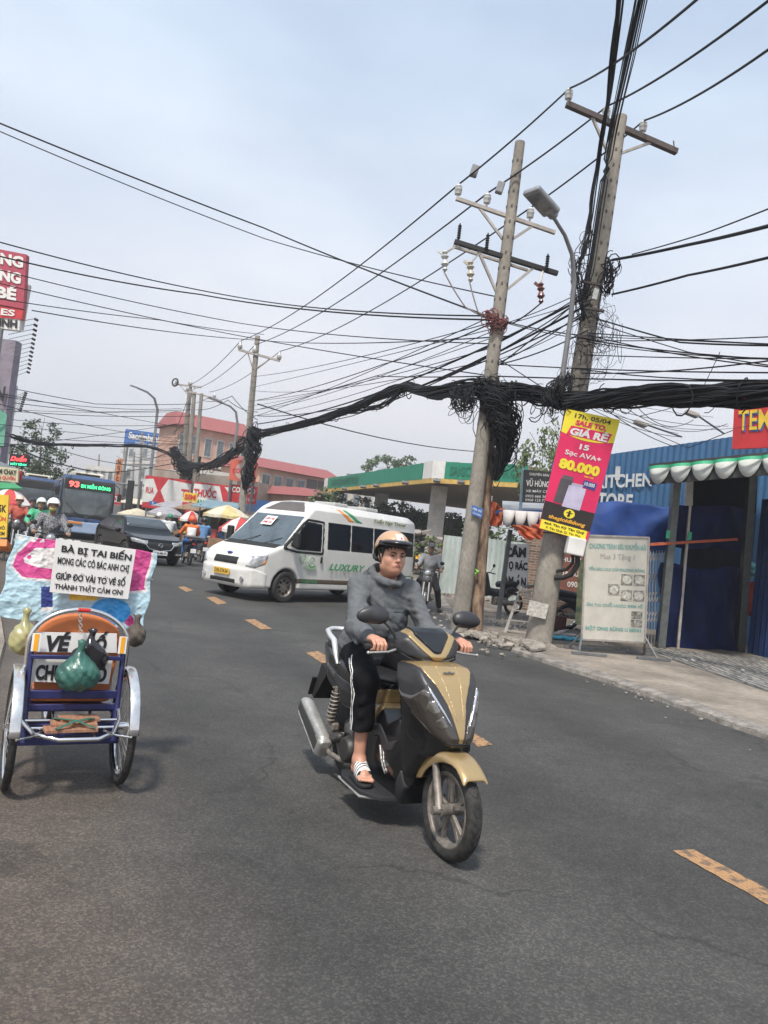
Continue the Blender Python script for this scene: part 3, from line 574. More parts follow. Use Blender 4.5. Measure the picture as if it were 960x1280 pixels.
# rear body, seat
Rb = Field((-.58, -.2, .42), (.68, .2, .9), .0065); Rb.D[:] = -1
Rb.inter(side([(.62, .75), (.58, .62), (.42, .50), (.12, .50), (-.2, .60), (-.52, .76), (-.50, .83), (-.42, .84), (-.1, .80), (.3, .73)]), 0)
Rb.inter(topv(mirr([(.64, .07), (.4, .145), (.1, .165), (-.2, .145), (-.54, .05)])), .03)
Rb.build('rear_body', M_BLK, sc)
Rb.shell(side([(.42, .50), (.60, .60), (.62, .72), (.50, .69), (.40, .60)]), .005).build('gold_side_panel', M_GOLD, sc)
Rb.shell(side([(.35, .60), (.10, .60), (-.25, .68), (-.48, .78), (-.30, .74), (.0, .68), (.30, .66)]), .005).build('grey_side_panel', M_GREY, sc)
lt = MB(); ff = Face((-.28, -.1585, .765), (.02, -.1755, .685), (.02, -.1755, .66), (-.28, -.1585, .74))
ff.text(lt, 'AIR BLADE', .05, 0, .95, 1, .004, .01, .2); lt.build('lettering', M_SIL, sc)
Se = Field((-.5, -.19, .68), (.68, .19, .92), .006); Se.D[:] = -1
Se.inter(side([(.63, .745), (.62, .775), (.45, .785), (.2, .785), (.04, .81), (-.08, .86), (-.40, .87), (-.45, .83), (-.1, .77), (.3, .71)]), 0)
Se.inter(topv(mirr([(.64, .05), (.5, .11), (.1, .145), (-.3, .13), (-.46, .07)])), .05)
Se.build('seat', M_VINYL, sc)
gr_ = MB()
for sg in (-1, 1): gr_.tube([(.0, sg*.165, .745), (-.05, sg*.165, .81), (-.11, sg*.16, .885), (-.22, sg*.15, .905), (-.36, sg*.11, .915), (-.43, sg*.05, .92), (-.44, 0, .92)], [.010, .018, .021, .019, .018, .018, .018], 10)
gr_.build('grab_rail', mat('silver_rail', (.55, .56, .57), .35, .4), sc, smooth=50)
tl = MB(); tl.ball((-.50, 0, .765), (.03, .05, .035), 12); tl.build('tail_lamp', M_RED, sc, smooth=50)
rf = MB(); rf.prism([(-.36, -.07, .62), (-.50, -.07, .66), (-.62, -.07, .40), (-.58, -.07, .38)], (0, .14, 0)); rf.box((-.60, 0, .47), (.012, .20, .15), ry=R(22))
rf.build('rear_mudguard', M_BLACK, sc, bevel=.004)
ra = Field((-.32, -.1, .25), (.3, .1, .6), .007); ra.D = (smax(smax(np.sqrt(ra.X**2+(ra.Z-.25)**2)-.30, np.abs(ra.Y)-.07, .04), -smax(np.sqrt(ra.X**2+(ra.Z-.25)**2)-.285, np.abs(ra.Y)-.058, .03), 0)).astype(np.float32)
ra.inter(side([(-.3, .30), (-.3, .6), (.3, .6), (.3, .35)])); ra.build('wheel_hugger', M_BLACK, sc)
en = Field((-.15, -.2, .1), (.55, .22, .45), .008); en.add(fbox((.28, .02, .27), (.20, .11, .10), .04)); en.add(fcap((.30, -.14, .27), (.30, .0, .27), .085), .03); en.add(fbox((.12, .14, .27), (.22, .045, .075), .03), .02); en.add(fcap((0, .15, .26), (0, .10, .26), .09), .03)
en.add(fcap((.14, -.15, .30), (-.02, -.13, .25), .03, .04), .03); en.build('engine', mat('dark_engine_metal', (.05, .048, .045), .5, .4, .3, 15), sc)
mf = Field((-.52, -.32, .08), (.1, -.08, .52), .0055); mf.D[:] = -1; mf.inter(side([(-.43, .35), (-.40, .43), (-.34, .43), (.02, .275), (.05, .23), (.0, .14), (-.05, .135), (-.40, .31)]), 0); mf.inter(lambda X, Y, Z: np.abs(Y+.20)-.044+0*X+0*Z, .04)
ex = mf.build('exhaust', M_SIL, sc)
mf.shell(side([(-.41, .35), (-.385, .415), (-.05, .275), (.0, .235), (-.045, .165)]), .006).inter(lambda X, Y, Z: Y+.20+0*X+0*Z).build('heat_shield', mat('dark_perforated_shield', (.05, .05, .05), .5, .4, .5, 160, lo=.45, hi=.55, col2=(.12, .12, .12)), ex)
mf.shell(lambda X, Y, Z: np.minimum(poly2([(-.42, .31), (-.41, .34), (-.04, .165), (-.05, .13)], X, Z), poly2([(-.06, .12), (.02, .12), (.06, .26), (.01, .25)], X, Z))+0*Y, .008).build('shield_rim', M_SIL, ex)
pp = MB(); pp.tube([(.30, -.10, .22), (.22, -.15, .17), (.05, -.17, .17), (-.03, -.18, .22)], .018, 10); pp.build('pipe', M_DIRTM, ex, smooth=50)
sh = MB(); sh.cyl((.03, -.155, .60), (-.035, -.155, .34), .017); a0 = Vector((.028, -.155, .585)); a1 = Vector((-.03, -.155, .37)); ax = (a1-a0).normalized(); u = ax.orthogonal().normalized(); w = ax.cross(u)
sh.tube([a0+(a1-a0)*(i/96)+(u*math.cos(i*2*math.pi/12)+w*math.sin(i*2*math.pi/12))*.032 for i in range(97)], .0055, 6)
sh.build('shock_absorber', M_DIRTM, sc, smooth=50)
bs = MB(); bs.box((-.03, -.13, .33), (.09, .05, .05)); bs.bar((-.02, -.14, .26), (.12, -.10, .30), .03, .05); bs.build('swing_arm', M_DIRTM, sc, bevel=.01)

# ---------------------------------------------------------------- rider
M_SKIN = mat('skin', (.52, .265, .18), .45, 0, .07, 12, bump=.03, bsc=200)
M_LIP = mat('lips', (.38, .13, .10), .45)
M_HAIR = mat('black_hair', (.008, .008, .009), .5, 0, .4, 60, bump=.5, bsc=300)
M_HOOD = mat('grey_sweatshirt_fabric', (.118, .126, .133), .92, 0, .10, 5, bump=.55, bsc=34, spec=.15, var2=.12)
M_TROU = mat('black_tracksuit_fabric', (.007, .007, .009), .9, 0, .3, 8, bump=.2, bsc=60, spec=.15)
M_TAN = mat('tan_helmet_shell', (.50, .30, .17), .3, 0, .06, 5, coat=.4)
pr_ = thing('person', 'young man in a grey hoodie and tan half helmet riding the gold scooter', 'person', SCO, RZ)
HC = Vector((.295, 0, 1.503)); HM = Matrix.Translation(HC) @ Matrix.Rotation(R(-3), 4, 'Z') @ Matrix.Rotation(R(-1), 4, 'Y')
def hp(x, y, z): return tuple(HM @ Vector((x, y, z)))
Hrot = HM.to_3x3().to_4x4()
J = dict(pel=(.12, 0, .88), ch=(.20, 0, 1.16), nk=(.255, 0, 1.33))
def limbs(sg):
    if sg < 0: return dict(sh=(.235, -.185, 1.29), el=(.44, -.268, 1.06), wr=(.745, -.315, 1.04), hip=(.13, -.105, .86), kn=(.60, -.235, .77), an=(.585, -.215, .295))
    return dict(sh=(.245, .185, 1.29), el=(.42, .245, 1.05), wr=(.69, .315, 1.04), hip=(.13, .095, .86), kn=(.61, .215, .77), an=(.585, .21, .295))
B = Field((-.08, -.42, .18), (.95, .42, 1.68), .0052)
B.add(fcap(J['pel'], J['ch'], .10, .11)); B.add(fell((.20, 0, 1.20), (.10, .155, .16)), .05)
B.add(fcap((.235, 0, 1.30), (.275, 0, 1.43), .052, .052), .05)
for sg in (-1, 1):
    L_ = limbs(sg); B.add(fcap((.23, 0, 1.30), L_['sh'], .06, .055), .05)
    B.add(fcap(L_['sh'], L_['el'], .048, .038), .02); B.add(fcap(L_['el'], L_['wr'], .038, .026), .02)
    B.add(fcap(J['pel'], L_['hip'], .09, .09), .04); B.add(fcap(L_['hip'], L_['kn'], .08, .052), .02); B.add(fcap(L_['kn'], L_['an'], .052, .033), .02)
    gx = .82 if sg < 0 else .765; y0 = sg*.285; wx, wy, wz = L_['wr']
    B.add(fell(((wx+gx)/2+.02, sg*.30, 1.037), (.055, .042, .017)), .02); B.add(fcap(L_['wr'], (gx-.01, sg*.305, 1.038), .024, .022), .02)
    for i, (dy, ln) in enumerate(((-.036, .92), (-.013, 1.), (.010, .97), (.032, .82))):
        y = sg*(.305+dy*-1*-1); k0 = (gx+.015, y, 1.040); k1 = (gx+.015+.036*ln, y, 1.020); k2 = (gx+.012+.036*ln, y, 1.020-.030*ln); k3 = (gx+.008, y, .982)
        B.add(fcap((gx-.02, y, 1.04), k0, .010, .0105), .008); B.add(fcap(k0, k1, .0105, .0095)); B.add(fcap(k1, k2, .0095, .009)); B.add(fcap(k2, k3, .009, .0078))
    B.add(fcap((gx-.035, sg*.275, 1.03), (gx-.02, sg*.262, 1.0), .013, .011), .01); B.add(fcap((gx-.02, sg*.262, 1.0), (gx+.004, sg*.262, .982), .011, .009))
    # foot
    ax, ay, az = L_['an']; B.add(fcap(L_['an'], (ax-.01, ay, .25), .033, .036), .02); B.add(fcap((ax-.02, ay, .24), (ax+.11, ay+sg*.012, .233), .030, .030), .02); B.add(fcap(L_['an'], (ax+.10, ay+sg*.01, .237), .034, .028), .03)
    for i in range(5):
        yy = ay+sg*(-.028+.0165*i)+sg*.012; ln = (.062, .060, .054, .046, .036)[i]; rr = (.0135, .010, .0095, .009, .0085)[i]
        B.add(fcap((ax+.11, yy, .235), (ax+.11+ln, yy+sg*.004, .227), rr+.001, rr), .006)
# head
B.add(fell(hp(-.012, 0, .035), (.098, .078, .095), Hrot), .03)
B.add(fell(hp(.016, 0, -.042), (.080, .073, .094), Hrot), .03); B.add(fell(hp(.058, 0, -.088), (.026, .028, .024), Hrot), .03)
for s_ in (-1, 1):
    B.add(fell(hp(.055, s_*.040, -.028), (.026, .024, .026), Hrot), .02); B.add(fell(hp(.0, s_*.058, -.065), (.03, .014, .03), Hrot), .02)
    B.add(fcap(hp(.088, s_*.012, .022), hp(.076, s_*.050, .020), .011, .009), .012)
    B.sub(fell(hp(.098, s_*.031, .004), (.014, .017, .010), Hrot), .012)
    B.add(fell(hp(-.008, s_*.080, -.008), (.017, .008, .030), Hrot), .006)
B.add(fcap(hp(.090, 0, .012), hp(.106, 0, -.026), .0095, .0125), .010)
for s_ in (-1, 1): B.add(fcap(hp(.094, s_*.012, -.030), hp(.09, s_*.014, -.031), .0085, .007), .006)
B.add(fcap(hp(.086, -.020, -.058), hp(.086, .020, -.058), .0095, .0095), .012); B.add(fcap(hp(.093, -.008, -.055), hp(.093, .008, -.055), .0065), .004)
B.sub(fcap(hp(.103, -.018, -.0595), hp(.103, .018, -.0595), .0042), .002)
B.build('body', M_SKIN, pr_)
for s_ in (-1, 1):
    e = MB(T=HM)
    e.ball((.084, s_*.0315, .003), (.0085, .015, .0042), 12); e.build('eye', mat('dark_eye', (.02, .014, .012), .2, coat=.5), pr_, smooth=50)
    e = MB(T=HM); e.tube([(.0985, s_*.013, .0185), (.0985, s_*.030, .0255), (.084, s_*.050, .022)], [.0035, .0042, .002], 6); e.build('eyebrow', M_HAIR, pr_, smooth=50)
lp = B.shell(lambda X, Y, Z: np.sqrt(((X-hp(.1, 0, -.059)[0])/2.2)**2+((Y-hp(.1, 0, 0)[1])/2.0)**2+(Z-hp(.1, 0, -.059)[2])**2)-.0115, .0006, .004); lp.build('lips', M_LIP, pr_)
hr = Field((.1, -.13, 1.35), (.45, .13, 1.7), .0045)
hr.add(fell(hp(-.014, 0, .036), (.106, .087, .103), Hrot)); hr.inter(lambda X, Y, Z: -np.minimum(1, 1)*0+np.maximum((X-HC.x)-.072-(Z-HC.z-.06)*1.4, (1.462-Z)+np.maximum(X-HC.x+.03, 0)*1.5)+0*Y, .004)
for i in range(16):
    t = -1+2*i/15; hr.add(fcap(hp(.084-.028*t*t, t*.068, .088), hp(.0945-.034*t*t, t*.072+random.uniform(-.003, .003), .052-.012*(i % 2)-.028*t*t*t*t), .008, .0025), .003)
for s_ in (-1, 1): hr.add(fcap(hp(.03, s_*.074, .05), hp(.018, s_*.078, -.01), .012, .006), .006)
hr.build('hair', M_HAIR, pr_)
# helmet
hm = Field((.10, -.17, 1.42), (.52, .17, 1.72), .0048)
hm.add(fell(hp(-.012, 0, .048), (.128, .112, .118), Hrot)); hm.sub(fell(hp(-.012, 0, .043), (.113, .097, .108), Hrot))
hm.inter(lambda X, Y, Z: (HC.z+.066-.33*np.maximum(-(X-HC.x)+.02, 0)-Z)+0*Y, .004)
helm = hm.build('helmet', M_TAN, pr_)
hm.shell(lambda X, Y, Z: np.maximum(Z-(HC.z+.096)-.0*X, -(X-HC.x-.0))+0*Y, .003).build('dark_band', M_BLK, helm)
hm.shell(lambda X, Y, Z: np.maximum(np.abs(Y-.0)-.026+0*Z, np.abs(Z-(HC.z+.122))-.022+0*X)+0*X, .004).inter(lambda X, Y, Z: HC.x+.03-X+0*Y+0*Z).build('helmet_badge', M_WHITE, helm)
hm.shell(lambda X, Y, Z: np.maximum(np.abs(Y-.004)-.009+0*Z, np.abs(Z-(HC.z+.119))-.008+0*X)+0*X, .006).inter(lambda X, Y, Z: HC.x+.03-X+0*Y+0*Z).build('helmet_badge', M_RED, helm)
vz = Field((.28, -.16, 1.50), (.56, .16, 1.62), .0045); vz.add(fell(hp(.048, 0, .084), (.122, .110, .026), Hrot)); vz.sub(fell(hp(.038, 0, .070), (.122, .106, .028), Hrot)); vz.inter(lambda X, Y, Z: HC.x+.05-X+0*Y+0*Z)
vz.build('visor', M_BLK, helm)
sp = MB(T=HM)
for s_ in (-1, 1): sp.tube([(-.01, s_*.094, .045), (.0, s_*.086, -.01), (.012, s_*.070, -.062), (.030, s_*.035, -.108), (.034, 0, -.118)], .0055, 6, flat=1.6)
sp.tube([(-.075, -.095, .0), (-.06, -.097, -.02), (-.02, -.090, -.03)], .012, 8); sp.tube([(-.08, -.08, .03), (-.09, -.07, -.03), (-.09, 0, -.045), (-.09, .07, -.03), (-.08, .08, .03)], .014, 8)
sp.build('chin_strap', M_BLACK, helm, smooth=50)
# hoodie
G = Field((-.08, -.44, .78), (.80, .44, 1.46), .006)
G.add(fcap((.12, -.035, .90), (.16, -.03, 1.06), .155, .158)); G.add(fcap((.12, .045, .90), (.17, .05, 1.08), .155, .158), .03); G.add(fell((.175, 0, 1.13), (.135, .185, .19)), .07); G.add(fell((.215, 0, 1.23), (.12, .185, .13)), .06)
for sg in (-1, 1):
    L_ = limbs(sg); s0 = Vector(L_['sh']); e0 = Vector(L_['el']); w0 = Vector(L_['wr'])
    G.add(fcap((.225, 0, 1.30), s0, .072, .060), .06); G.add(fcap(s0, e0, .066, .056), .04); G.add(fcap(e0+Vector((.01, 0, -.012)), w0-(w0-e0)*.08, .066, .044), .03)
    G.add(fcap(w0-(w0-e0)*.10, w0-(w0-e0)*.0, .036, .034), .012)
    for t, a in ((.12, .010), (.25, .013), (.38, .011), (.52, .012)):
        c = e0+(w0-e0)*t+Vector((0, 0, -.02)); d = (w0-e0).normalized(); n_ = d.orthogonal().normalized()
        G.add(fcap(c+Vector((.0, sg*.03, -.045)), c+Vector((.03, -sg*.035, .035)), a, a*.8), .03)
    for q in ((.10, .06), (.30, .05), (.62, .05), (.80, .055)):
        c = s0+(e0-s0)*q[0]; G.add(fcap(c+Vector((.03, -sg*.05, .03)), c+Vector((.05, sg*.035, -.03)), .012, .01), .035)
G.add(fcap((.10, -.12, .90), (.10, .12, .90), .09), .06)
# folds across the chest and belly, the hood round the neck
for a, b, r_ in (((.29, -.14, 1.24), (.325, .02, 1.12), .010), ((.285, .15, 1.24), (.315, .08, 1.10), .010), ((.27, -.13, .98), (.31, .02, 1.0), .016), ((.25, .13, .96), (.31, .01, 1.03), .015), ((.27, -.15, 1.06), (.33, .0, 1.04), .012), ((.25, -.10, .90), (.27, .10, .91), .018), ((.285, -.12, 1.28), (.33, -.05, 1.18), .007)):
    G.add(fcap(a, b, r_, r_*.7), .04)
for i in range(14):
    a = 2*math.pi*i/14; b = 2*math.pi*(i+1)/14
    f_ = lambda t: (.250+.098*math.cos(t), .100*math.sin(t), 1.375-.045*math.cos(t)-.0*t)
    G.add(fcap(f_(a), f_(b), .023, .023), .018)
G.add(fell((.125, 0, 1.36), (.06, .11, .06)), .04); 
G.sub(fcap((.27, 0, 1.34), (.28, 0, 1.5), .066, .078), .012)
G.disp(lambda X, Y, Z: .0022*np.sin(38*X+21*Y+9*np.sin(17*Z+11*Y))*np.sin(31*Z-13*Y+4*X)+.0015*np.sin(90*Z+40*Y+20*X)*np.sin(33*X-20*Y))
G.build('hoodie', M_HOOD, pr_)
G.shell(lambda X, Y, Z: np.maximum(np.abs(Z-1.155-.0*X)-.011+0*Y, np.maximum(np.abs(Y-.07)-.045, 1.0-X*4)+0*Z)+0*X, .002).build('chest_print', mat('faded_print', (.085, .10, .112), .8, 0, .3, 120), pr_)
# trousers
T_ = Field((-.08, -.36, .40), (.76, .36, 1.0), .006)
T_.add(fcap((.10, -.06, .89), (.10, .06, .89), .125))
for sg in (-1, 1):
    L_ = limbs(sg); h0, k0, a0 = (Vector(L_[q]) for q in ('hip', 'kn', 'an')); T_.add(fcap(h0, k0, .098, .078), .04); T_.add(fcap(k0+Vector((-.015, 0, -.02)), a0+(k0-a0)*.30, .080, .066), .03)
    for t in (.25, .45, .7, .9):
        c = k0+(a0-k0)*t*.8; T_.add(fcap(c+Vector((.04, -sg*.03, .03)), c+Vector((.05, sg*.04, -.03)), .012), .03)
T_.sub(fbox((.56, 0, .40), (.3, .4, .07)), .01)
for sg in (-1, 1): T_.sub(fcap((.58, sg*.216, .40), (.588, sg*.218, .52), .045))
T_.disp(lambda X, Y, Z: .003*np.sin(40*X+25*Y)*np.sin(37*Z-10*Y+12*X))
tr = T_.build('trousers', M_TROU, pr_)
def near_leg(off, w):
    pts = [(.30, .93), (.36, .86), (.50, .80), (.58, .76), (.595, .68), (.585, .60), (.58, .45)]
    def f(X, Y, Z):
        d = None
        for (a, b), (c, e) in zip(pts[1:-1], pts[2:]):
            ex, ez = c-a, e-b; ll = ex*ex+ez*ez; nx, nz = -ez/math.sqrt(ll), ex/math.sqrt(ll); px, pz = X-a-nx*off, Z-b-nz*off; t = np.clip((px*ex+pz*ez)/ll, 0, 1); q = np.sqrt((px-t*ex)**2+(pz-t*ez)**2)-w; d = q if d is None else np.minimum(d, q)
        return np.maximum(d, .17-np.abs(Y))
    return f
for off in (-.011, .011): T_.shell(near_leg(off, .0048), .003).build('side_stripe', M_WHITE, tr)
for sg in (-1, 1):
    sd = Field((.48, min(sg*.13, sg*.31), .16), (.84, max(sg*.13, sg*.31), .34), .0045); sd.add(fcap((.575, sg*.215, .20), (.725, sg*.23, .20), .041, .049)); sd.inter(lambda X, Y, Z: np.maximum(Z-.210, .1875-Z)+0*X+0*Y, .004)
    sdo = sd.build('slide_sandal', M_BLACK, pr_)
    sp2 = Field((.60, min(sg*.13, sg*.31), .17), (.77, max(sg*.13, sg*.31), .30), .003); sp2.add(fcap((.56, sg*.215, .24), (.695, sg*.227, .235), .041, .042)); sp2.add(fcap((.585, sg*.215, .295), (.685, sg*.225, .24), .042, .038), .03)
    sp2.inter(lambda X, Y, Z: np.maximum(np.abs(X-.668-(Z-.25)*-.35)-.034, .192-Z)+0*Y, .003)
    sp2.build('strap', [M_WHITE, M_BLACK], sdo, paint=lambda c: (((c[:, 0]*1000+6) % 19) < 7).astype(int))
# ================================================================ the three-wheeler of the lottery-ticket seller (seen from behind)
M_BLUE = mat('dark_blue_frame_paint', (.02, .024, .11), .4, .2, .2, 10, coat=.3)
M_ORG = mat('orange_vinyl', (.52, .16, .05), .5, 0, .1, 5, bump=.1, bsc=50)
M_PAPER = mat('white_card', (.72, .71, .69), .6, 0, .06, 3, bump=.1, bsc=12)
M_INK = mat('black_ink', (.015, .015, .017), .6)
M_PINK = mat('pink_print', (.62, .08, .27), .38, 0, .1, 3); M_LBLUE = mat('pale_blue_print', (.44, .62, .70), .4, 0, .1, 3)
M_NAVY = mat('navy_print', (.03, .05, .22), .5); M_CYAN = mat('bright_blue_print', (.05, .36, .80), .4); M_YELP = mat('yellow_print', (.80, .55, .08), .4)
M_WOOD = mat('old_plank_wood', (.30, .15, .09), .8, 0, .25, 4, stretch=(1, 12, 1), bump=.2)
M_FND = mat('polished_fender', (.62, .62, .62), .22, .8, .12, 14)
TF = Vector((-.47, .88, 0)).normalized(); TO = Vector((-1.66, 4.37, 0)); TRZ = math.atan2(TF.y, TF.x)
def on(px, py, p0, n):
    d = ray(px, py); o = Vector((0, 0, CH)); return o+d*((Vector(p0)-o).dot(n)/d.dot(n))
def tp(px, py, dx): return on(px, py, TO+TF*dx, TF)
tk = thing('tricycle', 'blue hand tricycle with orange seat back, chrome hoop and lottery signs', 'tricycle', TO, TRZ)
def spoke_wheel(root, name, c, Rr, w=.045, n=36, tyrem=M_RUB, rimm=M_CHR):
    c = Vector(c); rm = MB(); rm.lathe([(Rr-w*.9, -.012), (Rr-w*1.3, -.012), (Rr-w*1.45, 0), (Rr-w*1.3, .012), (Rr-w*.9, .012), (Rr-w*.9, -.012)], c, (0, 1, 0), 40); rm.cyl(c+Vector((0, -.04, 0)), c+Vector((0, .04, 0)), .022)
    rim = rm.build(name, rimm, root, smooth=40)
    t = MB(); t.torus(c, Rr-w*.5, w*.5, (0, 1, 0), 44, 10); t.build('tyre', tyrem, rim, smooth=60)
    sp = MB()
    for k in range(n):
        a = 2*math.pi*k/n; b = a+(.35 if k % 2 else -.35); sg = 1 if k % 4 < 2 else -1
        sp.tube([c+Vector((math.cos(b)*.02, sg*.03, math.sin(b)*.02)), c+Vector((math.cos(a)*(Rr-w*1.3), 0, math.sin(a)*(Rr-w*1.3)))], .0016, 4, caps=False)
    sp.build('spokes', M_SIL, rim)
for s_ in (1, -1):
    spoke_wheel(tk, 'rear_wheel', (0, s_*.30, .33), .33)
    fd = MB(); prof = []
    for k in range(17):
        a = R(74+100*k/16); c = Vector((0, s_*.30, .33)); r_ = .352
        prof.append([c+Vector((math.cos(a)*(r_-abs(q)*.22), q*1.0, math.sin(a)*(r_-abs(q)*.22))) for q in (-.028, -.022, 0, .022, .028)])
    vs = [p for row in prof for p in row]; fd.add(vs, [(5*i+j, 5*i+j+1, 5*i+j+6, 5*i+j+5) for i in range(16) for j in range(4)])
    fo = fd.build('fender', M_FND, tk, smooth=True); so = fo.modifiers.new('t', 'SOLIDIFY'); so.thickness = .004
    st_ = MB(); st_.tube([(-.345, s_*.29, .36), (-.30, s_*.22, .36), (-.20, s_*.16, .36)], .007, 8); st_.build('fender_stay', M_CHR, tk, smooth=50)
spoke_wheel(tk, 'front_wheel', (1.25, 0, .33), .33)
fr = MB()
fr.bar((0, -.26, .33), (0, .26, .33), .06, .05); fr.bar((-.02, -.28, .27), (-.02, .28, .27), .05, .06)
for s_ in (1, -1):
    fr.tube([(-.10, s_*.235, .27), (-.04, s_*.245, .50), (-.00, s_*.25, .86)], .016, 10); fr.tube([(0, s_*.24, .40), (.55, s_*.24, .42), (.70, s_*.18, .55)], .016, 10); fr.tube([(0, s_*.24, .27), (.6, s_*.2, .25), (1.0, s_*.06, .60)], .014, 8)
for z, h_ in ((.735, .022), (.525, .045), (.455, .03)): fr.bar((-.035, -.25, z), (-.035, .25, z), .03, h_)
fr.tube([(1.0, 0, .60), (1.10, 0, .80), (1.25, 0, .33)], .018, 10); fr.bar((.35, -.25, .42), (.35, .25, .42), .6, .03, (0, 0, 1))
fr.build('frame', M_BLUE, tk, smooth=40, bevel=.003)
hb = MB(); hb.tube([(.95, -.28, 1.0), (1.05, -.1, .98), (1.05, .1, .98), (.95, .28, 1.0)], .012, 8); hb.tube([(1.08, 0, .75), (1.05, 0, .98)], .014, 8); hb.build('handlebar', M_CHR, tk, smooth=40)
seat = MB(); seat.box((.24, 0, .50), (.42, .44, .08)); seat.build('seat', M_ORG, tk, bevel=.03)
bk = MB(); arc = [(-.20, .50), (.20, .50)]+[(.235*math.cos(R(a))*(1 if abs(math.cos(R(a))) < .99 else 1), .80+.175*math.sin(R(a))**.8 if a not in (0, 180) else .80) for a in range(0, 181, 12)]
bk.prism([(.03, y, z) for y, z in arc], (.045, 0, 0)); bk.build('backrest', M_ORG, tk, bevel=.012)
hoop = MB(); pts = [(-.01, .262, .50), (-.01, .268, .80)]+[(-.01, .268*math.cos(R(a)), .80+.205*math.sin(R(a))) for a in range(10, 171, 10)]+[(-.01, -.268, .80), (-.01, -.262, .50)]
hoop.tube(pts, .0135, 10); hoop.build('chrome_hoop', M_CHR, tk, smooth=60)
rk = MB(); rk.tube([(-.02, .26, .44), (-.14, .255, .40), (-.25, .20, .36), (-.31, .08, .345), (-.31, -.12, .345), (-.26, -.20, .36), (-.14, -.245, .40), (-.02, -.25, .46)], .0125, 10); rk.tube([(-.12, -.25, .40), (-.12, .25, .40)], .008); rk.tube([(-.2, -.22, .38), (-.2, .22, .38)], .008)
for y in (-.1, .1): rk.tube([(-.02, y, .43), (-.31, y, .35)], .006, 6)
rk.build('rear_rack', M_CHR, tk, smooth=60)
rd = MB(); rd.box((-.03, 0, 1.005), (.03, .07, .022)); rd.build('reflector', M_RED, tk, bevel=.008)
for s_ in (1, -1):
    y = MB(); y.box((-.045, s_*.232, .815), (.004, .045, .10)); yy = y.build('reflective_strip', M_WHITE, tk); y = MB(); y.box((-.049, s_*.232, .815), (.003, .022, .095)); y.build('orange_strip', mat('orange_reflector', (.85, .38, .02), .3), yy)
for i, (y0, z0, rz_) in enumerate(((.02, .372, .06), (.0, .388, -.05), (-.03, .402, .10))):
    w_ = MB(); w_.box((-.24+.05*i, y0, z0+.012), (.10, .27-.03*i, .018), rz=rz_); w_.build('wooden_plank', M_WOOD, None, world=False, bevel=.002, label=['long brown plank lying lowest on the rack of the blue tricycle', 'middle short plank strapped to the rack of the blue tricycle', 'topmost brown plank strapped to the rack of the blue tricycle'][i], cat='plank', group='planks on the tricycle rack')
    o = COL.objects[-1]; M = xf(TO, TRZ) @ Matrix.Translation(o.location); o.matrix_world = M
st = MB(); st.tube([(-.30, .10, .40), (-.26, .02, .425), (-.20, -.08, .43), (-.14, -.13, .41)], .012, 6, flat=.4); st.tube([(-.29, -.10, .40), (-.24, .0, .43), (-.18, .08, .425), (-.12, .1, .41)], .010, 6, flat=.4)
st.build('green_strap', mat('green_rubber', (.03, .11, .08), .7), tk, smooth=50)
def board(name, label, cat, c, lines, m=M_PAPER, t=.006, tm=None, group=None, off=.003, extra=None):
    th = thing(name, label, cat, (Vector(c[2])+Vector(c[3]))/2, 0, group)
    F = Face(*c); b = MB(); F.slab(b, t); b.build('panel', m, th, world=True)
    by = {}
    for ln in lines:
        tx, u0, v0, u1, v1 = ln[:5]; mm = ln[5] if len(ln) > 5 and ln[5] else (tm or M_INK); bo = ln[6] if len(ln) > 6 else .03; sh = ln[7] if len(ln) > 7 else 0.; of = ln[8] if len(ln) > 8 else off
        q = MB(); F.text(q, tx, u0, v0, u1, v1, of, bo, sh); q.build('lettering', mm, th, world=True)
    if extra: extra(F, th)
    return th, F
board('cardboard_sign', 'white handwritten sign with four black lines pinned above the tricycle seat', 'sign', [tp(70, 673, .16), tp(170, 687, .16), tp(160, 749, .16), tp(62, 740, .16)],
      [('BÀ BỊ TAI BIẾN', .08, .04, .96, .27, None, .035), ('MONG CÁC CÔ BÁC ANH CHỊ', .05, .30, .95, .50, None, .03), ('GIÚP ĐỠ VÀI TỜ VÉ SỐ', .05, .555, .93, .75, None, .035), ('THÀNH THẬT CẢM ƠN!', .05, .80, .92, .955, None, .03)])
board('lottery_sign', 'white VÉ SỐ card on the orange seat back', 'sign', [tp(46, 790, -.0), tp(146, 792, -.0), tp(146, 816, -.0), tp(45, 815, -.0)], [('VÉ', .12, -.05, .42, .98, None, .05, .25), ('SỐ', .60, -.1, .90, .98, None, .05, .25)])
board('lottery_sign', 'white CHU SỐ card low on the orange seat back, half behind the green bag', 'sign', [tp(43, 821, -.0), tp(141, 824, -.0), tp(136, 855, -.0), tp(39, 852, -.0)], [('CHU', .04, .30, .38, .93, None, .05), ('SỐ', .70, .05, .95, .93, None, .05)])
from mathutils import noise as mnoise
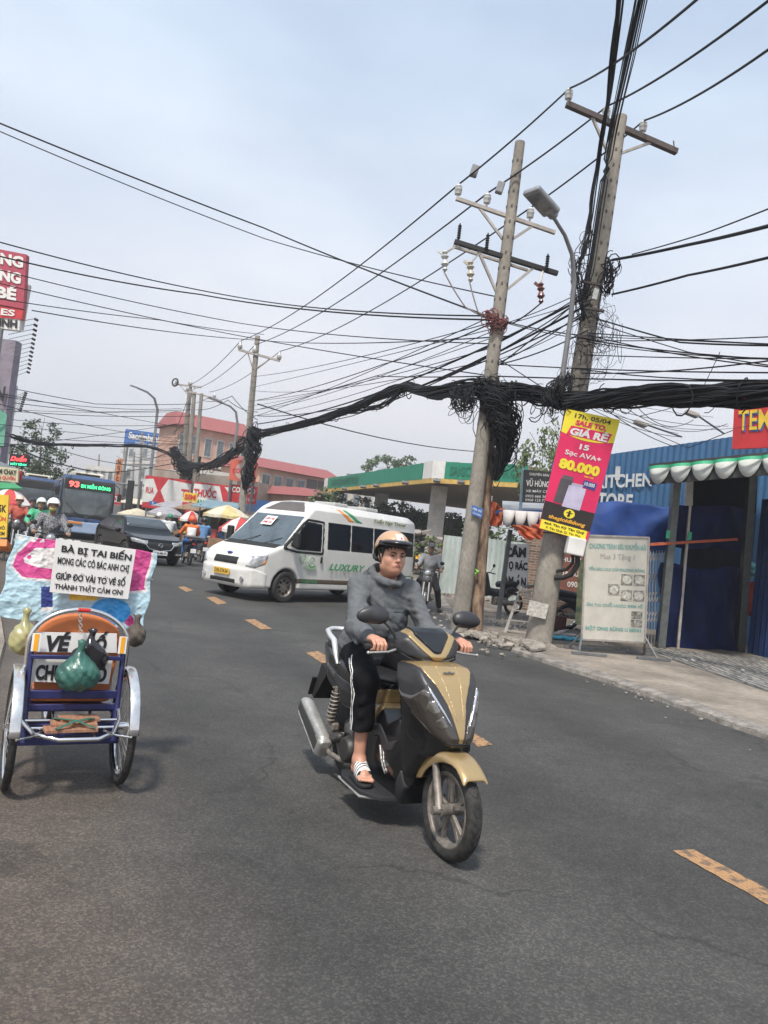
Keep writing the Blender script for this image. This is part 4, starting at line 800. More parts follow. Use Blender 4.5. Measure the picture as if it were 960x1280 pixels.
# wrinkled advertising sheet
def sheet(name, c, nu, nv, wr, mats, pid, label, cat, thick=.004, edge=.01, seed=3):
    F = Face(*c); rnd = random.Random(seed); ph = [rnd.uniform(0, 6) for _ in range(8)]; g = MB(); vs = []; ids = []
    for j in range(nv+1):
        for i in range(nu+1):
            u, v = i/nu, j/nv
            P3 = Vector((u*5+seed, v*3.2, seed)); w = wr*(1.2*(1-2*abs(mnoise.noise(P3)))+.9*(1-2*abs(mnoise.noise(P3*2.3)))+.5*(1-2*abs(mnoise.noise(P3*5.1)))+.25*mnoise.noise(P3*11)+.6*math.sin(5*v+ph[4])*math.sin(7*u+ph[5]))
            eu = edge*math.sin(13*v+ph[6])*(abs(u-.5)*2)**3; ev = edge*math.sin(15*u+ph[7])*(abs(v-.5)*2)**3
            vs.append(F.p(u+eu, v+ev, w))
    fs = []
    for j in range(nv):
        for i in range(nu): fs.append((j*(nu+1)+i, (j+1)*(nu+1)+i, (j+1)*(nu+1)+i+1, j*(nu+1)+i+1)); ids.append(pid((i+.5)/nu, (j+.5)/nv))
    g.add(vs, fs); g.mi = ids; o = g.build(name, mats, None, smooth=True, label=label, cat=cat)
    s = o.modifiers.new('t', 'SOLIDIFY'); s.thickness = thick; s.offset = 0; return o, F
def inp(poly, x, y):
    c = False; n = len(poly)
    for i in range(n):
        (x0, y0), (x1, y1) = poly[i], poly[(i+1) % n]
        if (y0 > y) != (y1 > y) and x < (x1-x0)*(y-y0)/(y1-y0)+x0: c = not c
    return c
CP = [(70, 100), (700, 185), (632, 522), (-20, 465)]
def cropxy(u, v): return ((1-u)*(1-v)*CP[0][0]+u*(1-v)*CP[1][0]+u*v*CP[2][0]+(1-u)*v*CP[3][0], (1-u)*(1-v)*CP[0][1]+u*(1-v)*CP[1][1]+u*v*CP[2][1]+(1-u)*v*CP[3][1])
TAGP = [(103, 205), (150, 158), (260, 158), (260, 255), (160, 245), (108, 225)]
PK = [(60, 240), (75, 185), (140, 118), (250, 100), (600, 135), (672, 172), (640, 345), (560, 352), (560, 300), (230, 300), (95, 288)]
PKO = [(50, 245), (65, 180), (135, 108), (250, 90), (600, 125), (685, 168), (652, 356), (550, 362), (550, 310), (230, 310), (88, 298)]
def adid(u, v):
    x, y = cropxy(u, v)
    if (x-126)**2+(y-200)**2 < 90: return 0
    if inp(TAGP, x, y): return 2
    if y < 128+(x-60)*.03 and 70 < x < 190 and (x+y) % 60 < 40: return 2
    if (315 < x < 365 and y < 135) or (425 < x < 465 and y < 145) or (500 < x < 530 and y < 150): return 5
    if inp(PK, x, y): return 0
    if inp(PKO, x, y): return 2
    if 172 < x < 222 and 330 < y < 420: return 3
    if 172 < x < 222 and 420 <= y < 440: return 2
    if (x-480)**2/95**2+(y-440)**2/60**2 < 1: return 4
    if (x-570)**2+(y-480)**2 < 600: return 0
    if 295 < x < 420 and 355 < y < 390: return 5
    return 1
ad, AF = sheet('advertising_sheet', [tp(19, 668, .24), tp(196, 691, .24), tp(178, 788, .24), tp(-6, 771, .24)], 200, 140, .006, [M_PINK, M_LBLUE, M_PAPER, M_NAVY, M_CYAN, M_YELP], adid, 'crumpled pink and pale blue printed plastic sheet spread above the tricycle seat', 'sheet')
q = MB(); AF.text(q, 'chi', .285, .26, .37, .36, .028, .01); q.build('lettering', M_NAVY, None); a_ = COL.objects[-1]; a_.parent = ad; a_.location = a_.location-ad.location
q = MB(); AF.text(q, 'aen', .28, -.03, .44, .05, .028, .02); q.build('lettering', M_WHITE, None); a_ = COL.objects[-1]; a_.parent = ad; a_.location = a_.location-ad.location
q = MB()
for y_ in (-.22, .22): q.tube([(.1, y_, .5), (.245, y_, .80), (.255, y_, 1.25)], .008, 6)
q.tube([(.255, -.42, 1.18), (.255, .42, 1.18)], .008, 6); q.build('sign_rack', M_SIL, tk)
# bags
def bag(name, label, px, py, dx, w, h, m, seed=0, d=.10, neck=.5):
    p = tp(px, py, dx); rnd = random.Random(seed); f = Field((-w*.75, -d, -h*.6), (w*.75, d*1.0, h*.95), .0075)
    f.add(fell((0, 0, -h*.12), (w*.5, d*.75, h*.40))); f.add(fcap((0, 0, h*.1), (0, 0, h*.50), w*.30, w*.07), .05)
    for i in range(9):
        a = rnd.uniform(0, 6.28); f.add(fcap((math.cos(a)*w*.36, math.sin(a)*d*.5, -h*.15), (0, 0, h*.42), .011, .006), .012)
    f.add(fcap((0, 0, h*.42), (rnd.uniform(-.02, .02), 0, h*.66), .016, .020), .02); f.add(fcap((0, 0, h*.62), (-.03, 0, h*.74), .014, .004), .01); f.add(fcap((0, 0, h*.62), (.035, 0, h*.72), .014, .004), .01)
    f.disp(lambda X, Y, Z: .004*np.sin(70*X+30*Z)*np.sin(50*Z-40*Y)+.002*np.sin(150*X/(1.2-Z*2)+6*np.sin(20*Z))*np.cos(7*Z)+.003*np.abs(np.sin(60*X+45*Y-38*Z)))
    o = f.build(name, m, None, label=label, cat='bag'); o.location = p; o.rotation_euler = (0, 0, TRZ-math.pi/2); return o
M_GBAG = mat('green_plastic_film', (.018, .085, .068), .32, 0, .25, 7, coat=.25, col2=(.05, .16, .125), bump=.6, bsc=40); M_BBAG = mat('black_plastic_film', (.012, .012, .014), .25, 0, .3, 8, coat=.6)
bag('plastic_bag', 'bulging green plastic bag hanging in front of the orange seat back', 98, 838, -.13, .245, .235, M_GBAG, 2, .12)
bag('plastic_bag', 'black plastic bag hanging behind the green bag on the seat back', 112, 818, -.06, .22, .20, M_BBAG, 5, .05)
bag('plastic_bag', 'thin yellow plastic bag hanging left of the orange seat back', 30, 795, .16, .16, .22, mat('yellow_plastic_film', (.34, .32, .15), .35, 0, .25, 8, coat=.4), 7, .08)
bag('plastic_bag', 'crumpled dark brown bag hanging right of the chrome hoop', 170, 792, .18, .12, .16, mat('brown_cloth', (.09, .075, .06), .8, 0, .3, 9), 9, .07)
hk = MB(); p0 = tp(100, 765, -.03); p1 = tp(101, 792, -.10); n_ = 7
for i in range(n_):
    c = p0.lerp(p1, (i+.5)/n_); hk.torus(c, .010, .003, (1, 0, 0) if i % 2 else (0, 1, 0), 10, 5)
hk.build('chain', M_SIL, None, smooth=60, label='short chain holding the green bag on the chrome hoop', cat='chain')
# ================================================================ vehicles
M_VWH = mat('dusty_white_paint', (.66, .65, .61), .3, 0, .05, 2, coat=.5, var2=.04)
M_GLS = mat('dark_window_glass', (.008, .009, .011), .10, 0, .2, 2, coat=.15, spec=.35)
M_WSG = mat('windscreen_glass', (.06, .08, .09), .06, 0, .3, 1.5, coat=1.)
M_BMP = mat('bumper_grey', (.42, .42, .40), .5, 0, .1, 6); M_LMP = mat('headlamp_glass', (.40, .41, .42), .1, .4, .35, 14, coat=1.)
M_LOUT = mat('orange_lamp', (.7, .25, .04), .2, coat=1); M_GRN = mat('green_lettering', (.05, .30, .13), .5); M_BRN = mat('brown_stripe', (.11, .085, .06), .5); M_PLY = mat('yellow_plate', (.68, .42, .04), .4)
M_CARB = mat('black_car_paint', (.0025, .0028, .004), .12, 0, .2, 3, coat=.0, spec=.4); M_BUSB = mat('blue_bus_paint', (.03, .065, .165), .3, 0, .12, 2, coat=.5); M_BUSL = mat('pale_blue_bus_paint', (.36, .46, .62), .35, 0, .08, 2, coat=.4)
def veh_wheel(root, x, y, Rt, w, rim=M_DIRTM, name='wheel'):
    sg = 1 if y > 0 else -1; m = MB(); o_ = y+sg*w*.32; m.lathe([(Rt*.68, sg*w*.35), (Rt*.62, sg*w*.38), (Rt*.55, sg*w*.15), (Rt*.25, sg*w*.22), (.001, sg*w*.25)], (x, y, Rt), (0, 1, 0), 24)
    for k in range(8):
        a = 2*math.pi*k/8; c = Vector((x+math.cos(a)*Rt*.42, y+sg*w*.2, Rt+math.sin(a)*Rt*.42)); m.cur = 1; m.cyl(c, c+Vector((0, sg*.02, 0)), Rt*.09, n=8); m.cur = 0
    r = m.build(name, [rim, M_BLACK], root, smooth=40)
    t = MB(); t.lathe([(Rt*.66, -w*.42), (Rt*.78, -w*.5), (Rt*.95, -w*.46), (Rt, -w*.36), (Rt, w*.36), (Rt*.95, w*.46), (Rt*.78, w*.5), (Rt*.66, w*.42), (Rt*.6, 0)], (x, y, Rt), (0, 1, 0), 32); t.build('tyre', M_RUB, r, smooth=40)
def pred(*fs):
    def f(X, Y, Z):
        r = fs[0](X, Y, Z)
        for g_ in fs[1:]: r = np.maximum(r, g_(X, Y, Z))
        return r+0*X+0*Y+0*Z
    return f
left = lambda y: (lambda X, Y, Z: y-Y+0*X)
right = lambda y: (lambda X, Y, Z: Y+y+0*X)
# ---- minibus
vf = Vector((math.cos(R(231.5)), math.sin(R(231.5)), 0)); VL = Vector((-2.70, 17.0, 0))+Vector((0, 0, 0)); VRZ = math.atan2(vf.y, vf.x)
vn = thing('minibus', 'white minibus with a yellow plate turning across the road', 'minibus', VL, VRZ)
V = Field((-4.85, -1.08, .18), (1.05, 1.08, 2.46), .022); V.D[:] = -1
V.inter(side([(.90, .26), (.97, .34), (.99, .62), (.94, .70), (.93, .80), (.88, .90), (.80, .97), (.40, 1.14), (.14, 1.24), (-.50, 1.89), (-.62, 2.02), (-.86, 2.22), (-1.2, 2.31), (-4.5, 2.27), (-4.66, 2.15), (-4.73, 1.1), (-4.71, .34), (-4.5, .26)], .0), 0)
V.inter(front(mirf([(.6, .24), (.965, .30), (.985, .75), (.98, 1.2), (.90, 1.80), (.855, 2.10), (.72, 2.25), (.3, 2.33)])), .06)
V.inter(topv(mirr([(-4.75, .88), (-4.55, .985), (.2, .985), (.62, .93), (.86, .80), (.96, .62), (1.0, .3)])), .10)
V.inter(lambda X, Y, Z: np.maximum(Z-(2.32-.03*(Y/.8)**2), -10)+0*X, .03)
for x in (0, -3.75):
    for sg in (-1, 1): V.sub(fcap((x, sg*1.1, .34), (x, sg*.62, .34), .40), .03)
V.sub(fbox((-1.7, .985, 1.0), (.008, .02, .8))); V.sub(fbox((-.60, .985, 1.0), (.008, .02, .55))); V.sub(fbox((-2.95, .985, 1.2), (.008, .02, .95)))
V.build('body', M_VWH, vn)
ws = V.shell(pred(side([(.10, 1.14), (.26, 1.24), (-.40, 1.99), (-.55, 1.90), (-.75, 1.65), (-.1, 1.14)]), lambda X, Y, Z: np.abs(Y)-.90+.16*(Z-1.25)), .008); wso = ws.build('windscreen', M_WSG, vn)
V.shell(pred(side([(.12, 1.16), (.36, 1.10), (.34, 1.24), (.14, 1.33)]), lambda X, Y, Z: np.abs(Y)-.86), .012).build('windscreen_cowl', M_BLACK, vn)
for sg in (-1, 1):
    sl = left if sg > 0 else right
    V.shell(pred(side([(.0, 1.24), (-.26, 1.16), (-1.02, 1.16), (-1.02, 1.80), (-.50, 1.82), (-.36, 1.66)]), sl(.5)), .008).build('door_window', M_GLS, vn)
    V.shell(pred(lambda X, Y, Z: np.abs(poly2([(.16, 1.18), (-.26, 1.12), (-1.06, 1.12), (-1.06, 1.84), (-.55, 1.86), (-.42, 1.76)], X, Z))-.028+0*Y, sl(.5)), .012).build('window_trim', M_BLACK, vn)
    for a, b in ((-1.20, -2.02), (-2.04, -2.88), (-2.90, -3.72), (-3.74, -4.60)):
        V.shell(pred(side([(a, 1.22), (b, 1.22), (b, 1.87), (a, 1.87)]), sl(.5)), .008).build('side_window', M_GLS, vn)
    V.shell(pred(side([(-.34, .42), (-3.2, .42), (-3.2, .55), (-.34, .55)]), sl(.5)), .006).build('brown_band', M_BRN, vn)
    V.shell(pred(side([(-3.3, .60), (-4.6, .70), (-4.6, .76), (-3.2, .66)]), sl(.5)), .005).build('green_band', M_GRN, vn)
    V.shell(pred(side([(-1.50, 2.20), (-1.68, 2.20), (-2.2, 1.92), (-1.95, 1.92)]), sl(.5)), .006).build('orange_flash', M_LOUT, vn)
    V.shell(pred(side([(-1.72, 2.20), (-1.90, 2.20), (-2.5, 1.92), (-2.22, 1.92)]), sl(.5)), .006).build('green_flash', M_GRN, vn)
    V.shell(pred(side([(-3.2, 1.20), (-3.7, .72), (-3.95, .72), (-3.5, 1.20)]), sl(.5)), .005).build('green_flash', M_GRN, vn)
    V.shell(pred(side([(.93, .71), (.83, .95), (.55, 1.02), (.62, .80), (.80, .70)]), sl(.42)), .010).build('headlamp', M_LMP, vn)
    V.shell(pred(side([(.72, .78), (.55, 1.02), (.62, .80)]), sl(.42)), .014).build('indicator', M_LOUT, vn)
    m = MB(); m.box((-.04, sg*1.10, 1.38), (.10, .18, .32)); mo = m.build('mirror', M_BLACK, vn, bevel=.03); m = MB(); m.tube([(-.05, sg*.93, 1.30), (-.05, sg*1.05, 1.30)], .02); m.build('mirror_arm', M_BLACK, mo)
    hd = MB(); hd.box((-1.02, sg*.992, .98), (.05, .03, .15)); hd.build('door_handle', M_BLACK, vn, bevel=.008)
    for x in (0, -3.75): veh_wheel(vn, x, sg*.86, .335, .22)
V.shell(pred(side([(.85, .73), (1.1, .73), (1.1, .88), (.75, .90)]), lambda X, Y, Z: np.abs(Y)-.38), .010).build('grille', M_BLACK, vn)
V.shell(pred(side([(.85, .26), (1.1, .26), (1.1, .68), (.80, .68), (.55, .60), (.55, .26)])), .012).build('bumper', mat('bumper_white', (.60, .59, .56), .45, 0, .08, 5), vn)
V.shell(pred(side([(.85, .33), (1.1, .33), (1.1, .43), (.85, .43)]), lambda X, Y, Z: np.abs(Y)-.42), .018).build('air_intake', M_BLACK, vn)
for y in (-.62, .62): m = MB(); m.cyl((.955, y, .45), (.985, y*.99, .45), .055, n=14); m.build('fog_lamp', M_LMP, vn, smooth=40)
m = MB(); m.box((1.015, .0, .56), (.012, .50, .13)); pl_ = m.build('number_plate', M_PLY, vn)
F = Face((1.022, -.24, .62), (1.022, .24, .62), (1.022, .24, .50), (1.022, -.24, .50)); m = MB(); F.text(m, '51B-274.04', .05, .15, .95, .85, .002, .02); m.build('lettering', M_INK, pl_)
m = MB(); m.ball((.83, 0, .965), (.05, .08, .03), 12); m.build('badge', M_NAVY, vn)
def sidef(x0, x1, z0, z1, y=.99, dy=0.0): return Face((x0, y, z1), (x1, y, z1), (x1, y+dy, z0), (x0, y+dy, z0))
for tx, x0, x1, z0, z1, y, mm, sh in (('LUXURY', -1.30, -2.60, .76, .92, .992, M_GRN, .3), ('Tuấn Nga Travel', -2.85, -4.2, 1.97, 2.11, .885, mat('olive_lettering', (.16, .20, .05), .5), .2), ('TUAN NGA', -.42, -.95, .45, .52, .995, M_GRN, 0)):
    m = MB(); sidef(x0, x1, z0, z1, y).text(m, tx, 0, 0, 1, 1, .006, .03, sh); m.build('lettering', mm, vn)
m = MB()
for cx, cz, r_ in ((-.42, .98, .085), (-.70, .93, .10)):
    m.torus((cx, .993, cz), r_, .012, (0, 1, 0), 20, 5)
m.box((-.70, .99, .80), (.34, .01, .08)); m.build('door_sticker', mat('pale_green_sticker', (.28, .42, .26), .5), vn)
m = MB(); F = Face((-.44, -.30, 1.83), (-.44, .06, 1.83), (-.24, .06, 1.62), (-.24, -.30, 1.62)); m.add([F.p(0, 1, .05), F.p(1, 1, .05), F.p(1, 0, .05), F.p(0, 0, .05)], [(0, 1, 2, 3)]); F2 = F
nt_ = m.build('windscreen_notice', M_PAPER, wso); m = MB(); F.text(m, 'LIÊN HỆ', .1, .15, .9, .5, .055, .03); F.text(m, '0988 124', .1, .6, .9, .85, .055, .03); m.build('lettering', mat('red_ink', (.5, .03, .03), .5), nt_)
m = MB()
for x in (-2.2, -3.4): m.box((x, 0, 2.33), (.5, .7, .09))
m.build('roof_vent', M_BMP, vn, bevel=.03)
for y_ in (.35, -.35): m = MB(); m.tube([(.20, y_, 1.24), (.0, y_+.35, 1.40)], .009, 5); m.build('wiper', M_BLACK, vn)
V.shell(pred(side([(-.64, 1.98), (-.60, 2.10), (-.90, 2.32), (-1.05, 2.24)]), lambda X, Y, Z: np.abs(Y)-.66+1.1*(X+.64)*-1), .01).build('roof_patch', mat('dark_roof_patch', (.10, .085, .08), .5), vn)
for q in ([(-1.12, .30), (-1.135, .30), (-1.135, 1.95), (-1.12, 1.95)], [(-3.02, .40), (-3.035, .40), (-3.035, 1.2), (-3.02, 1.2)], [(-1.2, .64), (-3.0, .64), (-3.0, .655), (-1.2, .655)]): V.shell(pred(side(q), left(.5)), .004, .05).build('panel_gap', M_BLACK, vn)
# ---- dark sport utility car
cf = Vector((.60, -.80, 0)); CRZ = math.atan2(cf.y, cf.x)
car = thing('parked_car', 'glossy black sport utility car in front of the blue bus', 'car', (-7.35, 24.3, 0), CRZ); car.name = 'car'; INV['car'] = xf((-7.35, 24.3, 0), CRZ)
W = Field((-3.8, -1.0, .15), (1.0, 1.0, 1.75), .022); W.D[:] = -1
W.inter(side([(.80, .24), (.90, .42), (.90, .70), (.78, .90), (.15, 1.03), (-.20, 1.07), (-.95, 1.56), (-1.3, 1.64), (-2.6, 1.60), (-3.3, 1.20), (-3.58, 1.05), (-3.62, .5), (-3.5, .28)]), .03)
W.inter(front(mirf([(.5, .22), (.88, .28), (.925, .60), (.91, .95), (.72, 1.45), (.62, 1.62), (.2, 1.68)])), .08)
W.inter(topv(mirr([(-3.7, .55), (-3.45, .85), (-3.0, .93), (.1, .93), (.62, .84), (.86, .55), (.93, .2)])), .10)
for x in (0, -2.7):
    for sg in (-1, 1): W.sub(fcap((x, sg*1.1, .36), (x, sg*.60, .36), .40), .03)
W.build('body', M_CARB, car)
W.shell(pred(side([(-.22, 1.10), (-.15, 1.17), (-.92, 1.66), (-1.1, 1.56), (-.90, 1.48)]), lambda X, Y, Z: np.abs(Y)-.76+.3*(Z-1.1)), .008).build('windscreen', mat('car_windscreen', (.035, .045, .05), .05, coat=1), car)
for sg in (-1, 1):
    sl = left if sg > 0 else right
    W.shell(pred(side([(-.45, 1.10), (-1.0, 1.46), (-1.55, 1.52), (-1.55, 1.08)]), sl(.4)), .008).build('side_window', M_GLS, car); W.shell(pred(side([(-1.62, 1.08), (-1.62, 1.52), (-2.5, 1.48), (-2.9, 1.12)]), sl(.4)), .008).build('side_window', M_GLS, car)
    W.shell(pred(side([(.95, .68), (.95, .80), (.60, .90), (.42, .88), (.55, .76)]), sl(.40)), .012).build('headlamp', M_LMP, car)
    m = MB(); m.ball((-.35, sg*1.03, 1.08), (.08, .11, .08), 12); m.build('mirror', M_CARB, car, smooth=50); m = MB(); m.box((.82, sg*.66, .42), (.06, .2, .05)); m.build('fog_lamp', M_LMP, car)
    for x in (0, -2.7): veh_wheel(car, x, sg*.80, .36, .22, M_SIL)
W.shell(pred(side([(.7, .48), (1., .48), (1., .80), (.7, .80)]), front(mirf([(.2, .48), (.36, .56), (.48, .78), (.2, .80)])[:])), .012).build('grille', M_BLACK, car)
m = MB(); m.tube([(.84, -.50, .74), (.90, -.36, .56), (.925, 0, .50), (.90, .36, .56), (.84, .50, .74)], .018, 8); m.build('chrome_trim', M_CHR, car, smooth=50); m = MB(); m.torus((.93, 0, .70), .07, .012, (1, 0, 0), 18, 6); m.tube([(.94, -.06, .71), (.94, 0, .68), (.94, .06, .71)], .009, 6); m.build('badge', M_CHR, car, smooth=50)
m = MB(); m.box((.94, 0, .44), (.02, .48, .14)); pl_ = m.build('number_plate', M_PAPER, car); m = MB(); Face((.952, -.22, .50), (.952, .22, .50), (.952, .22, .38), (.952, -.22, .38)).text(m, '51G-386.19', .05, .2, .95, .8, .003, .03); m.build('lettering', M_INK, pl_)
car.scale = (.96, .96, .90)
# ---- buses
def bus(loc, rz, label, led, main=True):
    b = thing('bus', label, 'bus', loc, rz); L_ = 9.0
    U = Field((-L_, -1.32, .2), (.1, 1.32, 3.2), .04); U.D[:] = -1
    U.inter(side([(-.05, .3), (0, .9), (-.06, 1.6), (-.25, 2.8), (-.45, 3.0), (-L_+.2, 3.0), (-L_+.1, .3)]), .05)
    U.inter(front(mirf([(.9, .28), (1.25, .35), (1.25, 2.2), (1.17, 2.9), (1.0, 3.02), (.3, 3.05)])), .08); U.inter(topv(mirr([(-L_+.1, 1.2), (-L_+.3, 1.25), (-.35, 1.25), (-.08, 1.0), (.02, .4)])), .1)
    for x in (-2.3, -6.8):
        for sg in (-1, 1): U.sub(fcap((x, sg*1.4, .45), (x, sg*.9, .45), .52), .03)
    U.build('body', M_BUSB, b); U.shell(pred(side([(-.5, .28), (.2, .28), (.2, .86), (-.5, .86)])), .01).build('lower_front', M_BUSL, b)
    U.shell(pred(side([(-.7, 1.0), (.2, 1.0), (.2, 2.86), (-.7, 2.86)]), lambda X, Y, Z: -.32-X), .010).build('front_surround', M_BLACK, b)
    wsb = U.shell(pred(side([(-.7, 1.12), (.2, 1.12), (.2, 2.78), (-.7, 2.78)]), lambda X, Y, Z: np.abs(Y)-1.13, lambda X, Y, Z: -.5-X), .02); wo = wsb.build('windscreen', mat('bus_windscreen', (.07, .085, .09), .08, 0, .5, .8, coat=1), b)
    U.shell(pred(side([(-.7, 2.30), (.2, 2.30), (.2, 2.78), (-.7, 2.78)]), lambda X, Y, Z: np.abs(Y)-1.1, lambda X, Y, Z: -.5-X), .025).build('destination_display', M_BLACK, b)
    if led:
        Fb = Face((-.16, -.95, 2.72), (-.16, .98, 2.72), (-.10, .98, 2.38), (-.10, -.95, 2.38))
        m = MB(); Fb.text(m, led[0], .02, .08, .26, .92, .08, .04); m.build('lettering', mat('led_red', (1, .12, .10), .5, emit=1.2), b); m = MB(); Fb.text(m, led[1], .30, .15, .98, .88, .08, .03); m.build('lettering', mat('led_green', (.05, 1, .30), .5, emit=1.1), b)
    U.shell(pred(side([(-.7, 1.0), (.2, 1.0), (.2, 1.14), (-.7, 1.14)]), lambda X, Y, Z: -.5-X), .015).build('wiper_panel', M_BLACK, b)
    for y in (-.35, .35):
        m = MB(); m.tube([(.03, y*.2, 1.14), (0, y*1.9, 1.28)], .015, 5); m.tube([(.01, y*1.0, 1.15), (-.0, y*2.9, 1.75 if y < 0 else 1.2)], .012, 5); m.build('wiper', M_BLACK, b)
    m = MB(); m.torus((.02, 0, 1.0), .07, .02, (1, 0, 0), 16, 6); m.build('badge', M_CHR, b); m = MB(); m.box((.03, -.55, .78), (.02, .8, .10)); m.build('orange_board', M_LOUT, b)
    for sg in (-1, 1):
        sl = left if sg > 0 else right
        for i in range(6): U.shell(pred(side([(-.75-1.35*i, 1.25), (-2.0-1.35*i, 1.25), (-2.0-1.35*i, 2.5), (-.75-1.35*i, 2.5)]), sl(.8)), .015).build('side_window', M_GLS, b)
        m = MB(); m.box((.0, sg*.95, .62), (.05, .34, .18)); m.build('headlamp', M_LMP, b, bevel=.02)
        m = MB(); m.tube([(-.1, sg*1.15, 2.75), (.15, sg*1.32, 2.6), (.15, sg*1.36, 2.3)], .02, 6); m.box((.13, sg*1.36, 2.15), (.10, .18, .36)); m.build('mirror', M_BLACK, b, bevel=.02)
        for x in (-2.3, -6.8): veh_wheel(b, x, sg*1.1, .47, .28)
    m = MB(); m.box((-3.2, 0, 3.12), (3.0, 1.5, .26)); m.build('roof_unit', mat('cream_roof_unit', (.62, .58, .48), .5), b, bevel=.08); m = MB(); m.box((-1.69, 0, 3.12), (.02, 1.1, .10)); m.build('roof_vent', M_BLACK, b)
    return b
p_ = at(108, 640, 35.5); bus((p_.x, p_.y, 0), math.atan2(-.9, .44), 'blue city bus with a red and green lit route display', ('93', 'BX MIỀN ĐÔNG'))
p_ = at(42, 640, 46); bus((p_.x, p_.y, 0), math.atan2(-.9, .42), 'second blue bus partly hidden at the left of the first bus', None)

# ================================================================ motorbikes and riders further off
M_SKIN2 = mat('tanned_skin', (.30, .17, .11), .6); M_DKT = mat('dark_trousers', (.018, .018, .022), .85, 0, .3, 6)
def motorbike(label, loc, rz, col, group=None, name='motorbike', box=False):
    r = thing(name, label, 'motorbike', loc, rz, group); wb = 1.22; mc = mat('motorbike_paint', col, .35, 0, .15, 6, coat=.4)
    for x, nm in ((0, 'rear_wheel'), (wb, 'front_wheel')): spoke_wheel(r, nm, (x, 0, .29), .29, .07, 14)
    m = MB(); m.tube([(wb, .07, .29), (wb-.16, .06, .72)], .022, 8); m.tube([(wb, -.07, .29), (wb-.16, -.06, .72)], .022, 8); m.build('fork', M_SIL, r, smooth=50)
    m = MB(); m.lathe([(.31, -.05), (.325, 0), (.31, .05)], (wb, 0, .29), (0, 1, 0), 20, ang=math.pi*.55); f_ = m.build('front_mudguard', mc, r, smooth=True); f_.modifiers.new('t', 'SOLIDIFY').thickness = .01
    K = Field((-.4, -.25, .15), (1.2, .25, 1.1), .02); K.add(fcap((.2, 0, .62), (-.30, 0, .72), .11, .05)); K.add(fcap((.95, 0, .92), (.86, 0, .55), .11, .13), .05); K.add(fcap((.86, 0, .55), (.30, 0, .50), .10, .11), .05); K.add(fell((1.02, 0, .80), (.09, .10, .12)), .04); K.build('fairing', mc, r)
    K = Field((-.35, -.2, .1), (.9, .2, .6), .02); K.add(fbox((.42, 0, .33), (.20, .10, .11), .04)); K.add(fcap((.1, .12, .3), (.4, .1, .3), .06), .03); K.add(fcap((-.25, -.15, .33), (.2, -.15, .28), .055, .03)); K.build('engine', M_DIRTM, r)
    K = Field((-.45, -.2, .65), (.75, .2, .9), .02); K.add(fcap((.50, 0, .74), (-.30, 0, .80), .085, .09)); K.build('seat', M_VINYL, r)
    m = MB(); m.tube([(.86, -.34, 1.0), (.95, -.2, 1.02), (.98, 0, .98), (.95, .2, 1.02), (.86, .34, 1.0)], .015, 8); m.build('handlebar', M_BLACK, r, smooth=50)
    m = MB(); m.ball((1.05, 0, .93), (.06, .085, .075), 12); m.build('headlamp', M_LMP, r, smooth=50)
    for sg in (-1, 1): m = MB(); m.tube([(.93, sg*.22, 1.02), (.90, sg*.30, 1.16)], .007, 6); m.ball((.90, sg*.31, 1.2), (.02, .06, .045), 10); m.build('mirror', M_BLACK, r, smooth=50)
    m = MB(); m.ball((-.38, 0, .74), (.04, .07, .04), 10); m.build('tail_lamp', M_RED, r, smooth=50); m = MB(); m.box((-.42, 0, .52), (.012, .18, .14)); m.build('number_plate', M_WHITE, r)
    if box: m = MB(); m.box((-.30, 0, .98), (.42, .62, .05)); m.box((-.30, 0, .93), (.34, .45, .06)); m.build('rear_rack', M_STEEL, r, bevel=.01)
    return r
